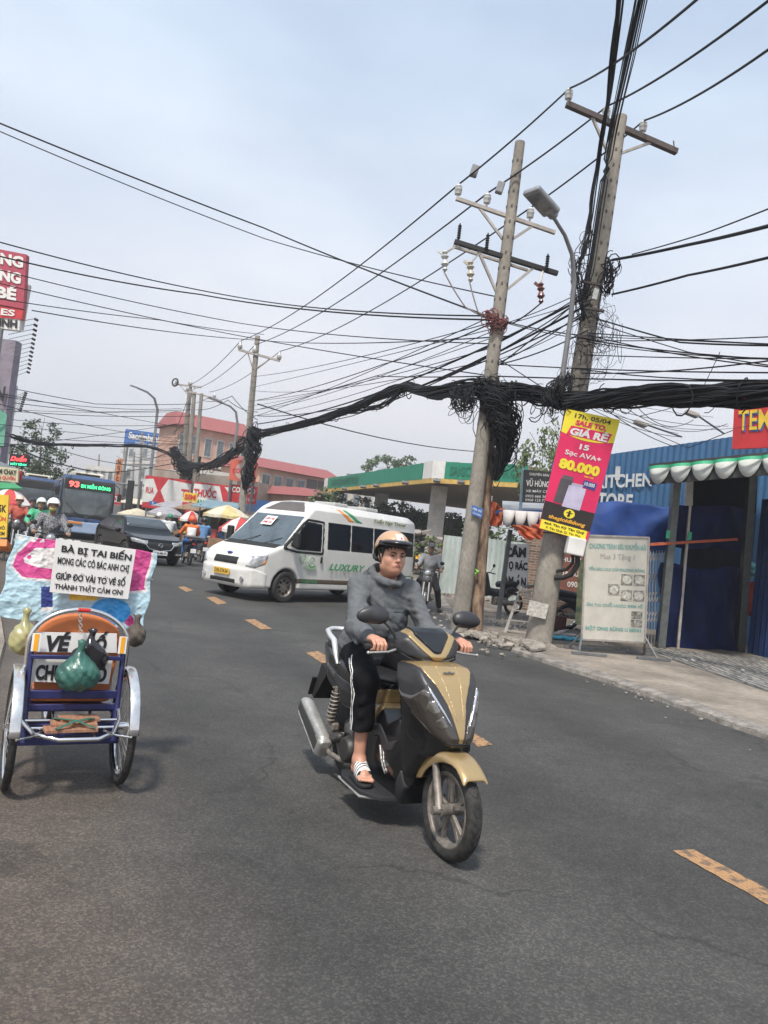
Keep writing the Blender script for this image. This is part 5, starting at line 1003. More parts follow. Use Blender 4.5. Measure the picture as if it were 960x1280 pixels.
def rider(label, loc, rz, shirt, helmet, trousers=M_DKT, res=.014, foot=0, mask=None, sleeves=True, group=None, skin=M_SKIN2, vest=None, cap=False):
    r = thing('person', label, 'person', loc, rz, group); Bf = Field((-.1, -.5, 0), (1.05, .5, 1.75), res)
    hd_ = Vector((.40, 0, 1.53)); Bf.add(fell(hd_, (.095, .078, .115))); Bf.add(fell(hd_+Vector((.03, 0, -.05)), (.075, .065, .09)), .03); Bf.add(fcap(hd_+Vector((.09, 0, 0)), hd_+Vector((.105, 0, -.025)), .012, .016), .01)
    Bf.add(fcap((.36, 0, 1.3), (.39, 0, 1.47), .055)); Bf.add(fcap((.28, 0, .86), (.34, 0, 1.2), .11, .12), .05)
    C_ = Field((.0, -.5, .7), (1.0, .5, 1.45), res); C_.add(fcap((.27, 0, .86), (.32, 0, 1.08), .155, .15)); C_.add(fell((.34, 0, 1.18), (.135, .19, .18)), .06)
    D_ = Field((.0, -.5, .02), (1.0, .5, 1.0), res); D_.add(fcap((.25, -.06, .85), (.25, .06, .85), .13))
    for sg in (-1, 1):
        s0, e0, w0 = Vector((.35, sg*.18, 1.31)), Vector((.55, sg*.30, 1.08)), Vector((.86, sg*.30, 1.03)); Bf.add(fcap(s0, e0, .05, .04), .03); Bf.add(fcap(e0, w0, .04, .028), .02)
        Bf.add(fell(w0+Vector((.03, 0, .0)), (.05, .04, .028)), .02)
        for i in range(4): y = w0.y+(-.03+.02*i); Bf.add(fcap((.90, y, 1.045), (.93, y, 1.02), .011)); Bf.add(fcap((.93, y, 1.02), (.92, y, .985), .010))
        Bf.add(fcap((.87, w0.y-sg*.04, 1.02), (.895, w0.y-sg*.05, .99), .012), .01)
        C_.add(fcap((.34, 0, 1.28), s0, .09, .075), .05); C_.add(fcap(s0, e0, .078, .065), .03)
        if sleeves: C_.add(fcap(e0, w0-(w0-e0)*.12, .062, .045), .03)
        h0, k0, a0 = Vector((.28, sg*.10, .84)), Vector((.66, sg*.19, .72)), Vector((.55, sg*.20, .34))
        if foot == sg: k0, a0 = Vector((.52, sg*.26, .52)), Vector((.42, sg*.34, .10))
        Bf.add(fcap(h0, k0, .09, .055), .03); Bf.add(fcap(k0, a0, .05, .035), .02); D_.add(fcap(h0, k0, .105, .08), .04); D_.add(fcap(k0, a0+(k0-a0)*.12, .08, .062), .02)
        Bf.add(fcap(a0+Vector((-.03, 0, -.05)), a0+Vector((.14, sg*.02, -.06)), .038, .032), .02)
        sh_ = Field(tuple(a0+Vector((-.15, -.12, -.12))), tuple(a0+Vector((.3, .12, .1))), res); sh_.add(fcap(a0+Vector((-.04, 0, -.055)), a0+Vector((.15, sg*.02, -.062)), .046, .040)); sh_.build('shoe', M_BLACK, r)
    C_.disp(lambda X, Y, Z: .006*np.sin(35*X+20*Y)*np.sin(30*Z-12*Y)); Bf.build('body', skin, r); co = C_.build('shirt', shirt, r); D_.build('trousers', trousers, r)
    if vest: C_.shell(lambda X, Y, Z: np.maximum(np.abs(Y)-.15, np.maximum(1.0-Z, Z-1.28))+0*X, .006).build('back_print', vest, co)
    Hf = Field((.2, -.2, 1.4), (.65, .2, 1.75), res*.8)
    if cap: Hf.add(fell(hd_+Vector((-.0, 0, .05)), (.11, .095, .09))); Hf.inter(lambda X, Y, Z: 1.56-Z+0*X+0*Y); Hf.add(fell(hd_+Vector((.10, 0, .045)), (.09, .075, .012)), .01); Hf.build('cap', helmet, r)
    else:
        Hf.add(fell(hd_+Vector((-.01, 0, .035)), (.14, .12, .13))); Hf.sub(fell(hd_+Vector((.01, 0, .02)), (.115, .095, .11))); Hf.inter(lambda X, Y, Z: 1.50+np.maximum(X-.38, 0)*.6-Z+0*Y)
        Hf.add(fell(hd_+Vector((.10, 0, .06)), (.08, .10, .018)), .01); Hf.build('helmet', helmet, r)
    m = MB(); [m.ball(hd_+Vector((.088, s_*.032, .0)), (.008, .014, .008), 8) for s_ in (-1, 1)][0]; m.build('eyes' if False else 'dark_glasses', M_BLACK, r)
    if mask: m = MB(); m.ball(hd_+Vector((.05, 0, -.055)), (.068, .068, .058), 12); m.build('face_mask', mask, r, smooth=50)
    return r
def cloth(n, c, **k): return mat(n, c, .85, 0, .18, 7, bump=.2, **k)
RT = math.atan2(-.9, .44)
def bikeman(lab_b, lab_p, px, Y, rz, bcol, shirt, helmet, box=False, **k):
    p = at(px, 660, Y); l = (p.x, p.y, 0); motorbike(lab_b, l, rz, bcol, box=box); return rider(lab_p, l, rz, shirt, helmet, **k)
# man by the fence
bikeman('silver and black underbone motorbike stopped beside the petrol station fence', 'man in a grey polo shirt and cap astride a motorbike near the fence', 543, 18.9, math.atan2(-.97, -.10), (.12, .12, .13), cloth('grey_polo', (.26, .26, .27)), cloth('grey_cap', (.12, .12, .13)), foot=1, sleeves=False, res=.012, cap=True)
bikeman('motorbike under the rider in the patterned grey jacket', 'rider in a patterned grey jacket, white helmet and yellow face mask', 62, 15.0, RT, (.05, .05, .06), mat('checked_grey_jacket', (.08, .08, .085), .8, 0, .3, 55, col2=(.26, .26, .27), lo=.47, hi=.53, detail=1), M_WHITE, mask=cloth('yellow_mask', (.42, .40, .12)), res=.012)
bikeman('motorbike under the rider in the green jacket', 'rider in a green jacket and white and green helmet at the left', 45, 19.5, RT+.1, (.35, .35, .36), cloth('green_jacket', (.07, .38, .20)), mat('white_green_helmet', (.6, .66, .6), .3), res=.016)
bikeman('black motorbike under the rider in the red shirt', 'rider in a red shirt and cream helmet at the far left', 20, 22, RT, (.03, .03, .035), cloth('red_shirt', (.42, .09, .06)), mat('cream_helmet', (.62, .48, .38), .4), res=.018)
bikeman('motorbike half hidden behind the green jacket rider', 'dark clothed rider with black helmet behind the green jacket rider', 37, 25, RT, (.04, .05, .06), cloth('black_jacket', (.03, .03, .035)), M_BLK, res=.02)
UP = math.atan2(.9, -.42)
bikeman('delivery motorbike with a flat rear rack seen from behind', 'rider in an orange vest and orange helmet seen from behind', 242, 25.4, UP, (.04, .04, .05), cloth('orange_vest', (.75, .17, .04)), mat('orange_helmet', (.70, .12, .05), .4), box=True, res=.016, vest=M_WHITE, trousers=cloth('blue_jeans', (.04, .14, .38)))
bikeman('motorbike just beyond the orange vest rider', 'rider in a blue shirt just right of the orange vest rider', 257, 28, UP, (.1, .1, .1), cloth('blue_shirt', (.10, .22, .42)), M_BLK, res=.02)
bikeman('motorbike under the rider in white with green helmet', 'rider in a white shirt and green helmet beyond the black car', 213, 30.5, UP, (.3, .3, .3), cloth('white_shirt', (.55, .57, .56)), mat('green_helmet', (.03, .22, .12), .35), res=.02)
bikeman('motorbike behind the car bonnet under a rider in pale clothes', 'rider in pale clothes and white helmet just above the car bonnet', 199, 33, UP, (.3, .3, .3), cloth('pale_shirt', (.5, .52, .55)), M_WHITE, res=.024)
# ================================================================ poles, lines and cables
M_POLE = mat('weathered_pole_concrete', (.235, .212, .178), .9, 0, .15, 2.2, bump=.35, bsc=30, detail=9, col2=(.31, .283, .24), stretch=(1, 1, .7), var2=.2)
M_RUST = mat('rusty_peeling_column', (.10, .055, .035), .9, 0, .4, 9, bump=.8, bsc=25, detail=9, col2=(.36, .25, .17), stretch=(1, 1, .3), var2=.3)
M_ARM = mat('crossarm_steel', (.085, .068, .06), .7, .3, .2, 6); M_ARM2 = mat('galvanised_crossarm', (.36, .33, .30), .6, .3, .2, 6)
M_PORC = mat('porcelain', (.50, .50, .48), .3, 0, .2, 10, coat=.4); M_WIRE = mat('black_cable_sheath', (.009, .0095, .012), .65, 0, .3, 3, spec=.3); M_SLOT = mat('shadowed_slot', (.09, .08, .07), .9)
M_WIRE2 = mat('grey_wire', (.05, .052, .06), .6)
def pole(name, label, base, top, r0, r1, m=M_POLE, group=None, slots=True):
    t = thing(name, label, 'utility pole', base, 0, group); b, e = Vector(base), Vector(top); s = MB(); n = 14
    s.tube([b+(e-b)*(i/n) for i in range(n+1)], [r0+(r1-r0)*i/n for i in range(n+1)], 18)
    if slots:
        s.cur = 1; L_ = (e-b).length; k = int(L_*.55/.28)
        for i in range(k):
            q = b+(e-b)*(.42+.57*i/k); r_ = r0+(r1-r0)*(.42+.57*i/k)
            for a in (200, 260, 315): s.box(q+Vector((math.cos(R(a))*r_, math.sin(R(a))*r_, 0)), (.035, .02, .05), rz=R(a+90))
    s.cur = 0; s.build('shaft', [m, M_SLOT], t, world=True, smooth=50)
    return t
def insulator(t, p, h=.26, r=.075, m=M_PORC):
    p = Vector(p); s = MB(); s.lathe([(.001, 0), (.02, 0), (.02, .05), (r*.8, .06), (r*.95, .10), (r*.7, .11), (r, .14), (r, .17), (r*.7, .18), (r*.9, .21), (r*.6, .24), (r*.35, h), (.001, h)], p, (0, 0, 1), 14); s.build('insulator', m, t, world=True, smooth=45)
    return p+Vector((0, 0, h))
def crossarm(t, a, b, w=.09, m=M_ARM, brace=None, z=-.55, name='crossarm'):
    s = MB(); s.bar(a, b, w, w); s.build(name, m, t, world=True, bevel=.004); a, b = Vector(a), Vector(b)
    if brace:
        c = Vector(brace)
        for u in (.22, .78): s = MB(); s.bar(a.lerp(b, u), c+Vector((0, 0, z)), .045, .045); s.build('brace', M_ARM2, t, world=True)
BB = gr(674, 815); BT = at(776, 146, 13.5)
pB = pole('utility_pole', 'thick leaning concrete pole carrying the red and yellow sale banner', (2.95, 13.3, 0), BT, .235, .115)
aB0, aB1 = at(708, 130, 13.3), at(846, 190, 13.7); crossarm(pB, aB0, aB1, .10, M_ARM, at(766, 160, 13.5), -.55)
s = MB(); s.tube([at(843, 190, 13.7), at(842, 176, 13.7)], .012, 6); s.build('spike', M_ARM, pB, world=True)
iB = [insulator(pB, at(710, 128, 13.3)), insulator(pB, at(757, 150, 13.45)), insulator(pB, at(803, 168, 13.6))]
for q, r_ in ((.27, .235), (.47, .21), (.21, .24)):
    c = Vector((2.95, 13.3, 0)).lerp(BT, q); s = MB(); s.torus(c, r_*.93, .012, (0, 0, 1), 20, 5); s.build('clamp_band', M_ARM, pB, world=True)
s = MB(); c = at(660, 758, 13.05); s.box(at(672, 762, 13.02), (.34, .01, .26), ry=R(7)); s.build('paper_notice', mat('torn_paper', (.42, .40, .36), .8, 0, .3, 25), pB, world=True)
AT = at(650, 178, 14.0)
pA = pole('utility_pole', 'slim tall concrete pole with two crossarms left of the street lamp', (1.62, 13.95, 0), AT, .165, .095)
a0, a1 = at(570, 248, 13.9), at(694, 291, 14.1); crossarm(pA, a0, a1, .07, M_ARM2, at(636, 272, 14), -.5)
iA = [insulator(pA, at(572, 247, 13.9)), insulator(pA, at(608, 258, 13.95)), insulator(pA, at(662, 276, 14.05))]
b0, b1 = at(568, 302, 13.85), at(697, 342, 14.05); crossarm(pA, b0, b1, .085, M_BLACK, at(628, 325, 14), -.7); crossarm(pA, at(566, 308, 14.05), at(660, 338, 14.2), .05, M_ARM2, None)
drops = []
for px, py, u in ((573, 300, 0), (608, 312, 0), (683, 338, 0)):
    p = at(px, py, 13.85); s = MB(); s.lathe([(.012, 0)]+[(.04 if k % 2 else .022, .02+.022*k) for k in range(13)]+[(.01, .32)], p, (0, 0, 1), 10); s.build('lightning_arrester', M_BLACK, pA, world=True, smooth=40)
for px, py, mm in ((556, 325, M_PORC), (588, 338, mat('yellowed_porcelain', (.42, .38, .30), .4)), (676, 365, mat('brown_porcelain', (.15, .05, .04), .3, coat=.5))):
    p = at(px, py-12, 13.8); s = MB(); s.lathe([(.02, 0), (.06, -.04), (.03, -.08), (.075, -.12), (.035, -.17), (.06, -.22), (.075, -.26), (.03, -.31), (.05, -.36), (.015, -.40)], p, (-.12, 0, 1), 12); s.box(p+Vector((-.05, 0, -.06)), (.16, .03, .05), ry=.6); s.build('fuse_cutout', mm, pA, world=True, smooth=40)
    drops.append(p+Vector((.03, 0, -.40))); s = MB(); s.bar(p+Vector((0, .05, -.04)), b0.lerp(b1, (px-556)/150+.06), .03, .03); s.build('bracket', M_ARM2, pA, world=True)
pA2 = pole('utility_pole', 'short rust brown peeling column standing right behind the slim pole', (1.95, 14.25, 0), at(618, 470, 14.3), .15, .10, M_RUST, slots=False)
s = MB(); s.tube([at(628, 400, 14.1), at(600, 540, 14.2), at(588, 700, 14.2)], .014, 6); s.tube([at(633, 400, 14.15), at(604, 500, 14.25)], .03, 6); s.build('conduit', M_ARM2, pA2, world=True, smooth=40)
def pole_far(label, px, py_top, py_base, Y, r0, r1, arms, group=None, m=M_POLE):
    t = at(px[1], py_top, Y); b = at(px[0], py_base, Y); b.z = 0
    p = pole('utility_pole', label, b, t, r0, r1, m, group, slots=Y < 40)
    out = []
    for (x0, y0, x1, y1, ins) in arms:
        q0, q1 = at(x0, y0, Y-.15), at(x1, y1, Y-.1); crossarm(p, q0, q1, .10, M_ARM2, Vector((t.x, t.y, (q0.z+q1.z)/2)), -.7)
        for u in ins: out.append(insulator(p, q0.lerp(q1, u), .42, .12))
    return p, out
pF, iF = pole_far('concrete pole with one crossarm rising behind the white minibus', (298, 322), 420, 690, 34, .19, .11, [(298, 437, 350, 451, (.03, .38, .97))])
g_ = 'cluster of poles above the pharmacy'
pC, iC = pole_far('leftmost of the three clustered poles above the pharmacy', (224, 238), 478, 650, 52, .22, .14, [(217, 480, 252, 484, (.1, .6))], g_)
pC2, iC2 = pole_far('middle pole of the three clustered above the pharmacy', (232, 243), 490, 650, 51.5, .20, .13, [(230, 488, 272, 499, (.1, .9))], g_)
pC3, iC3 = pole_far('rightmost and shortest of the three clustered poles', (240, 252), 492, 650, 51, .18, .12, [], g_)
s = MB(); s.torus(at(219, 478, 51.7), .26, .05, (.5, 1, 0), 16, 6); s.build('cable_coil', M_WIRE, pC, world=True)
for i, (x0, x1, yt, Y) in enumerate(((140, 146, 575, 110), (150, 156, 556, 100), (163, 168, 565, 90), (172, 178, 540, 82), (120, 124, 568, 120), (195, 199, 570, 75))):
    pole_far(['thin distant pole left of the traffic light arm', 'distant pole under the blue bank billboard', 'distant pole just right of the traffic lights', 'distant pole beside the curved street lamp', 'farthest thin pole above the bus', 'distant pole at the edge of the pink building'][i], (x0, x1), yt, 650, Y, .16, .11, [(x1-5, yt+6, x1+5, yt+8, ())] if i % 2 else [], 'distant poles along the road')
# street lamps
def lamp(label, pts, r0, head, hd, group='curved street lamps', led=True):
    base = pts[0]; t = thing('street_lamp', label, 'street lamp', base, 0, group); s = MB(); n = len(pts); s.tube(pts, [r0*(1-.45*i/(n-1)) for i in range(n)], 10); s.build('lamp_post', M_STEEL2, t, world=True, smooth=60)
    h, d, w_, L_ = Vector(head), Vector(hd).normalized(), .34, .62
    up = Vector((0, 0, 1)); sd = d.cross(up).normalized(); upv = sd.cross(d).normalized(); M = Matrix(((d.x, sd.x, upv.x, h.x), (d.y, sd.y, upv.y, h.y), (d.z, sd.z, upv.z, h.z), (0, 0, 0, 1)))
    k = .5 if r0 > .06 and not led else 1
    s = MB(T=M); s.box((L_*.5, 0, .02), (L_, w_, .10)); s.box((.02, 0, .01), (.2, .16, .12)); s.build('lamp_head', mat('grey_lamp_shell', (.28, .29, .30), .45, .2), t, world=True, bevel=.035)
    s = MB(T=M); s.box((L_*.55, 0, -.034), (L_*.62, w_*.78, .012)); s.build('lamp_glass', mat('lamp_glass', (.20, .21, .22), .15, .2, .4, 40, coat=1), t, world=True)
M_STEEL2 = mat('grey_lamp_steel', (.22, .22, .225), .5, .4, .12, 6)
LB = [at(700, 489, 13.0), at(706, 450, 12.95), at(713, 400, 12.9), at(718, 350, 12.8), at(715, 318, 12.7), at(706, 294, 12.5), at(694, 275, 12.3), at(686, 266, 12.2)]
lamp('large street lamp head arching left from the leaning pole with the banner', LB, .05, at(690, 268, 12.25), at(661, 236, 11.85)-at(690, 268, 12.25))
LF = [at(180, 655, 62)]; LF[0].z = 0
LF += [at(187, 600, 62), at(194, 540, 62), at(197, 512, 62), at(193, 498, 61.5), at(184, 490, 61), at(172, 485, 60.5)]
lamp('tall curved street lamp left of the pole cluster, above the traffic lights', LF, .14, LF[-1], LF[-1]-LF[-2]+Vector((-.2, 0, 0)))
LG = [at(293, 560, 36), at(297, 530, 36), at(295, 515, 36), at(288, 508, 35.8), at(276, 503, 35.6)]
lamp('slender street lamp arm bending left beside the pole behind the minibus', LG, .07, LG[-1], LG[-1]-LG[-2])
# wires
def wire(name, label, pts, r=.012, sag=.0, group='overhead wires', m=M_WIRE, n=14):
    P = []
    for a, b in zip(pts[:-1], pts[1:]):
        a, b = Vector(a), Vector(b)
        for i in range(n): t = i/n; P.append(a.lerp(b, t)+Vector((0, 0, -sag*4*t*(1-t)*(a-b).length/10)))
    P.append(Vector(pts[-1])); s = MB(); s.tube(P, r, 6); return s.build(name, m, None, smooth=True, label=label, cat='wire', group=group)
ends = [at(905, -30, 7), at(1010, -38, 7), at(1010, 26, 7.5)]
nm = ['uppermost', 'middle', 'lowest']
for i in range(3):
    wire('power_line', f'{nm[i]} thick power line of three crossing both near pole tops', [ends[i], iB[i], iA[i], iF[i], at([232, 244, 262][i], [483, 486, 490][i], 52)], .017, .18, 'three main power lines')
for k, (x, y) in enumerate(((593, 214), (625, 235))):
    p = at(x, y, 13.9); s = MB(); s.box((0, 0, 0), (.14, .12, .22), ry=.2); o = s.build('line_clamp', M_STEEL2, None, bevel=.02, label=['grey box clamped on the uppermost power line', 'grey box clamped on the middle power line'][k], cat='line clamp'); o.location = p-Vector((0, 0, .12))
s = MB(); s.box(at(744, 368, 12.98), (.09, .06, .20), ry=R(8)); s.build('splice_box', M_PORC, pB, world=True, bevel=.01)
for k_, (x_, y_) in enumerate(((736, 352), (741, 385), (731, 420))): s = MB(); s.bar(at(x_-9, y_, 13.0), at(x_+14, y_+4, 13.0), .05, .04); s.build('cable_bracket', M_ARM, pB, world=True)
# bundle running up the leaning pole and off over the camera
rnd = random.Random(11)
def strands(name, label, guide, rad, n, r=(.008, .016), twist=1., seed=1, cat='cable bundle', m=M_WIRE, loops=0, jit=.5, seg=6):
    rnd = random.Random(seed); G_ = [Vector(p) for p in guide]; k = len(G_); s = MB()
    rads = rad if hasattr(rad, '__len__') else [rad]*k
    sub = [];
    for i in range(k-1):
        for j in range(seg): t = j/seg; p0 = G_[max(i-1, 0)]; p1, p2 = G_[i], G_[i+1]; p3 = G_[min(i+2, k-1)]; sub.append((.5*((2*p1)+(p2-p0)*t+(2*p0-5*p1+4*p2-p3)*t*t+(3*p1-p0-3*p2+p3)*t**3), rads[i]+(rads[i+1]-rads[i])*t))
    sub.append((G_[-1], rads[-1])); N_ = len(sub)
    for q in range(n):
        a = rnd.uniform(0, 6.28); rr_ = math.sqrt(rnd.random()); w1, w2 = rnd.uniform(.1, .5)*twist, rnd.uniform(0, 6.28); pts = []
        for i, (c, rd) in enumerate(sub):
            d = (sub[min(i+1, N_-1)][0]-sub[max(i-1, 0)][0]).normalized(); x = d.cross(Vector((0, 0, 1))); x = x.normalized() if x.length > .1 else Vector((1, 0, 0)); y = x.cross(d)
            aa = a+w1*i; rf = rd*rr_*(1+jit*math.sin(w2+i*.9)*.5); pts.append(c+x*math.cos(aa)*rf+y*math.sin(aa)*rf+Vector((0, 0, -abs(rnd.gauss(0, jit*.06))*rd*2)))
        s.tube(pts, rnd.uniform(*r), 5, caps=False)
    for q in range(loops):
        i = rnd.randrange(1, N_-1); c, rd = sub[i]; R0 = rnd.uniform(.35, 1.0)*rd+.02; c = c+Vector((rnd.gauss(0, .35), rnd.gauss(0, .35), rnd.gauss(0, .3)))*rd; ax = Vector((rnd.uniform(-1, 1), rnd.uniform(-1, 1), rnd.uniform(-.25, .25))).normalized(); w = Vector((0, 0, 1)); w = (w-ax*w.dot(ax)).normalized(); u = ax.cross(w); w = w*1.35; a0 = rnd.uniform(0, 6.28); sp = rnd.uniform(3, 7); dz = rnd.uniform(-.9, .1)*rd
        s.tube([c+Vector((0, 0, dz))+(u*math.cos(a0+sp*t/10)+w*math.sin(a0+sp*t/10))*R0*(1+.1*math.sin(t)) for t in range(11)], rnd.uniform(r[0]*.5, r[1]*.6), 4, caps=False)
    return s.build(name, m, None, smooth=True, label=label, cat=cat)
strands('cable_bundle', 'steep black twin cable dropping from the sky down to the leaning pole', [at(776, -20, 9), at(763, 100, 11), at(750, 180, 12.6), at(740, 255, 13), at(735, 292, 13.1)], .045, 6, (.012, .022), seed=2, jit=.2)
strands('cable_bundle', 'steep bundle of many thin wires running up beside the leaning pole top', [at(806, -20, 9), at(787, 70, 10.5), at(767, 160, 12.9), at(753, 240, 13.1), at(739, 330, 13.15), at(730, 375, 13.2)], [.09, .085, .075, .07, .07, .07], 15, (.006, .010), .1, 3, jit=.05)
strands('cable_bundle', 'tangle of looped black cables on the leaning pole beside the lamp post', [at(736, 290, 13.1), at(724, 330, 13.0), at(726, 370, 13.0), at(728, 400, 13.05)], [.08, .15, .16, .12], 10, (.007, .014), seed=4, loops=30, jit=.8)
strands('cable_bundle', 'tangle of black cables clamped right of the leaning pole', [at(765, 325, 13.2), at(760, 345, 13.1), at(755, 365, 13.1)], [.12, .14, .1], 8, (.01, .02), seed=14, loops=24, jit=1.)
strands('cable_bundle', 'heavy black cable bundle leaving the leaning pole to the right edge', [at(700, 500, 13), at(740, 499, 12.9), at(800, 494, 12.4), at(880, 494, 11.7), at(960, 493, 11), at(1020, 492, 10.5), at(1400, 486, 7.5)], [.16, .17, .18, .19, .18, .18, .18], 84, (.012, .024), .3, 5, loops=16, jit=.3)
strands('cable_bundle', 'heavy black cable bundle sagging between the two near poles', [at(700, 500, 13), at(670, 493, 13.4), at(630, 488, 13.8), at(595, 484, 14)], [.17, .17, .16, .18], 60, (.012, .022), .3, 6, loops=16, jit=.3)
strands('cable_bundle', 'long black cable bundle sagging from the slim pole to the pole behind the minibus', [at(600, 484, 14), at(560, 489, 15.5), at(530, 490, 17), at(505, 484, 19), at(470, 497, 22), at(430, 514, 25), at(380, 530, 29), at(340, 539, 32), at(318, 545, 34)], [.17, .15, .13, .12, .12, .13, .14, .15, .19], 40, (.013, .026), .3, 7, loops=26, jit=.4)
strands('cable_bundle', 'drooping branch of black cable below the long bundle', [at(505, 486, 18.8), at(480, 505, 21), at(450, 512, 23.5), at(425, 517, 25.4)], .08, 9, (.012, .022), .5, 17, loops=12)
strands('cable_bundle', 'black cable bundle sagging from the pole behind the minibus to the pole cluster', [at(318, 545, 34), at(300, 558, 38), at(275, 577, 43), at(245, 584, 48), at(220, 578, 52)], [.22, .25, .25, .28, .3], 24, (.02, .04), .5, 8, loops=30)
strands('cable_bundle', 'black cable crossing the street from the pole cluster to the left side', [at(222, 572, 52), at(190, 559, 46), at(140, 557, 42), at(90, 556, 38), at(45, 553, 35), at(15, 545, 33)], [.12, .08, .08, .08, .09, .1], 8, (.02, .035), .5, 9, loops=4)
strands('cable_bundle', 'second black cable sagging low over the bus from the left', [at(15, 556, 30), at(70, 578, 34), at(140, 590, 40), at(215, 580, 50)], .04, 3, (.02, .03), .5, 19)
strands('cable_tangle', 'big black hanging clump of coiled cable on the slim pole', [at(604, 480, 13.9), at(622, 502, 13.75), at(633, 530, 13.8), at(629, 560, 13.85), at(618, 600, 13.9)], [.18, .27, .25, .18, .05], 100, (.008, .015), .5, 10, loops=110, jit=.5)
strands('cable_tangle', 'black coil of cable clinging left of the slim pole at bundle height', [at(565, 487, 13.9), at(578, 500, 13.8), at(590, 495, 13.8)], [.10, .19, .14], 24, (.007, .013), .8, 12, loops=36, jit=.6)
strands('cable_tangle', 'clump of black cable wrapped where the bundle meets the leaning pole', [at(712, 470, 13.1), at(698, 485, 12.95), at(690, 505, 12.95)], [.10, .18, .17], 40, (.007, .014), .8, 13, loops=36, jit=.6)
strands('cable_tangle', 'black clump of cable hanging on the pole behind the minibus', [at(318, 535, 33.8), at(316, 560, 33.7), at(310, 595, 33.8), at(306, 612, 33.9)], [.30, .36, .26, .08], 26, (.02, .04), 1.2, 15, loops=34, jit=.8)
strands('cable_tangle', 'black clump of cable hanging under the pole cluster', [at(215, 560, 51.6), at(228, 580, 51.5), at(240, 592, 51.4), at(248, 570, 51.4)], [.3, .5, .4, .25], 24, (.025, .04), 1.2, 16, loops=30, jit=.8)
strands('cable_tangle', 'reddish bundle of wires tied round the slim pole', [at(606, 392, 13.9), at(618, 400, 13.8), at(634, 404, 13.9)], [.06, .14, .08], 12, (.008, .016), 1.2, 18, loops=24, jit=1., m=mat('reddish_cable', (.16, .04, .04), .6, 0, .4, 8))
strands('cable_tangle', 'knot of thin black wires right of the leaning pole above the bundle', [at(742, 385, 13.2), at(756, 410, 13.2), at(740, 430, 13.1), at(725, 450, 13)], [.15, .38, .38, .2], 5, (.004, .008), 2., 20, loops=34, jit=2.)
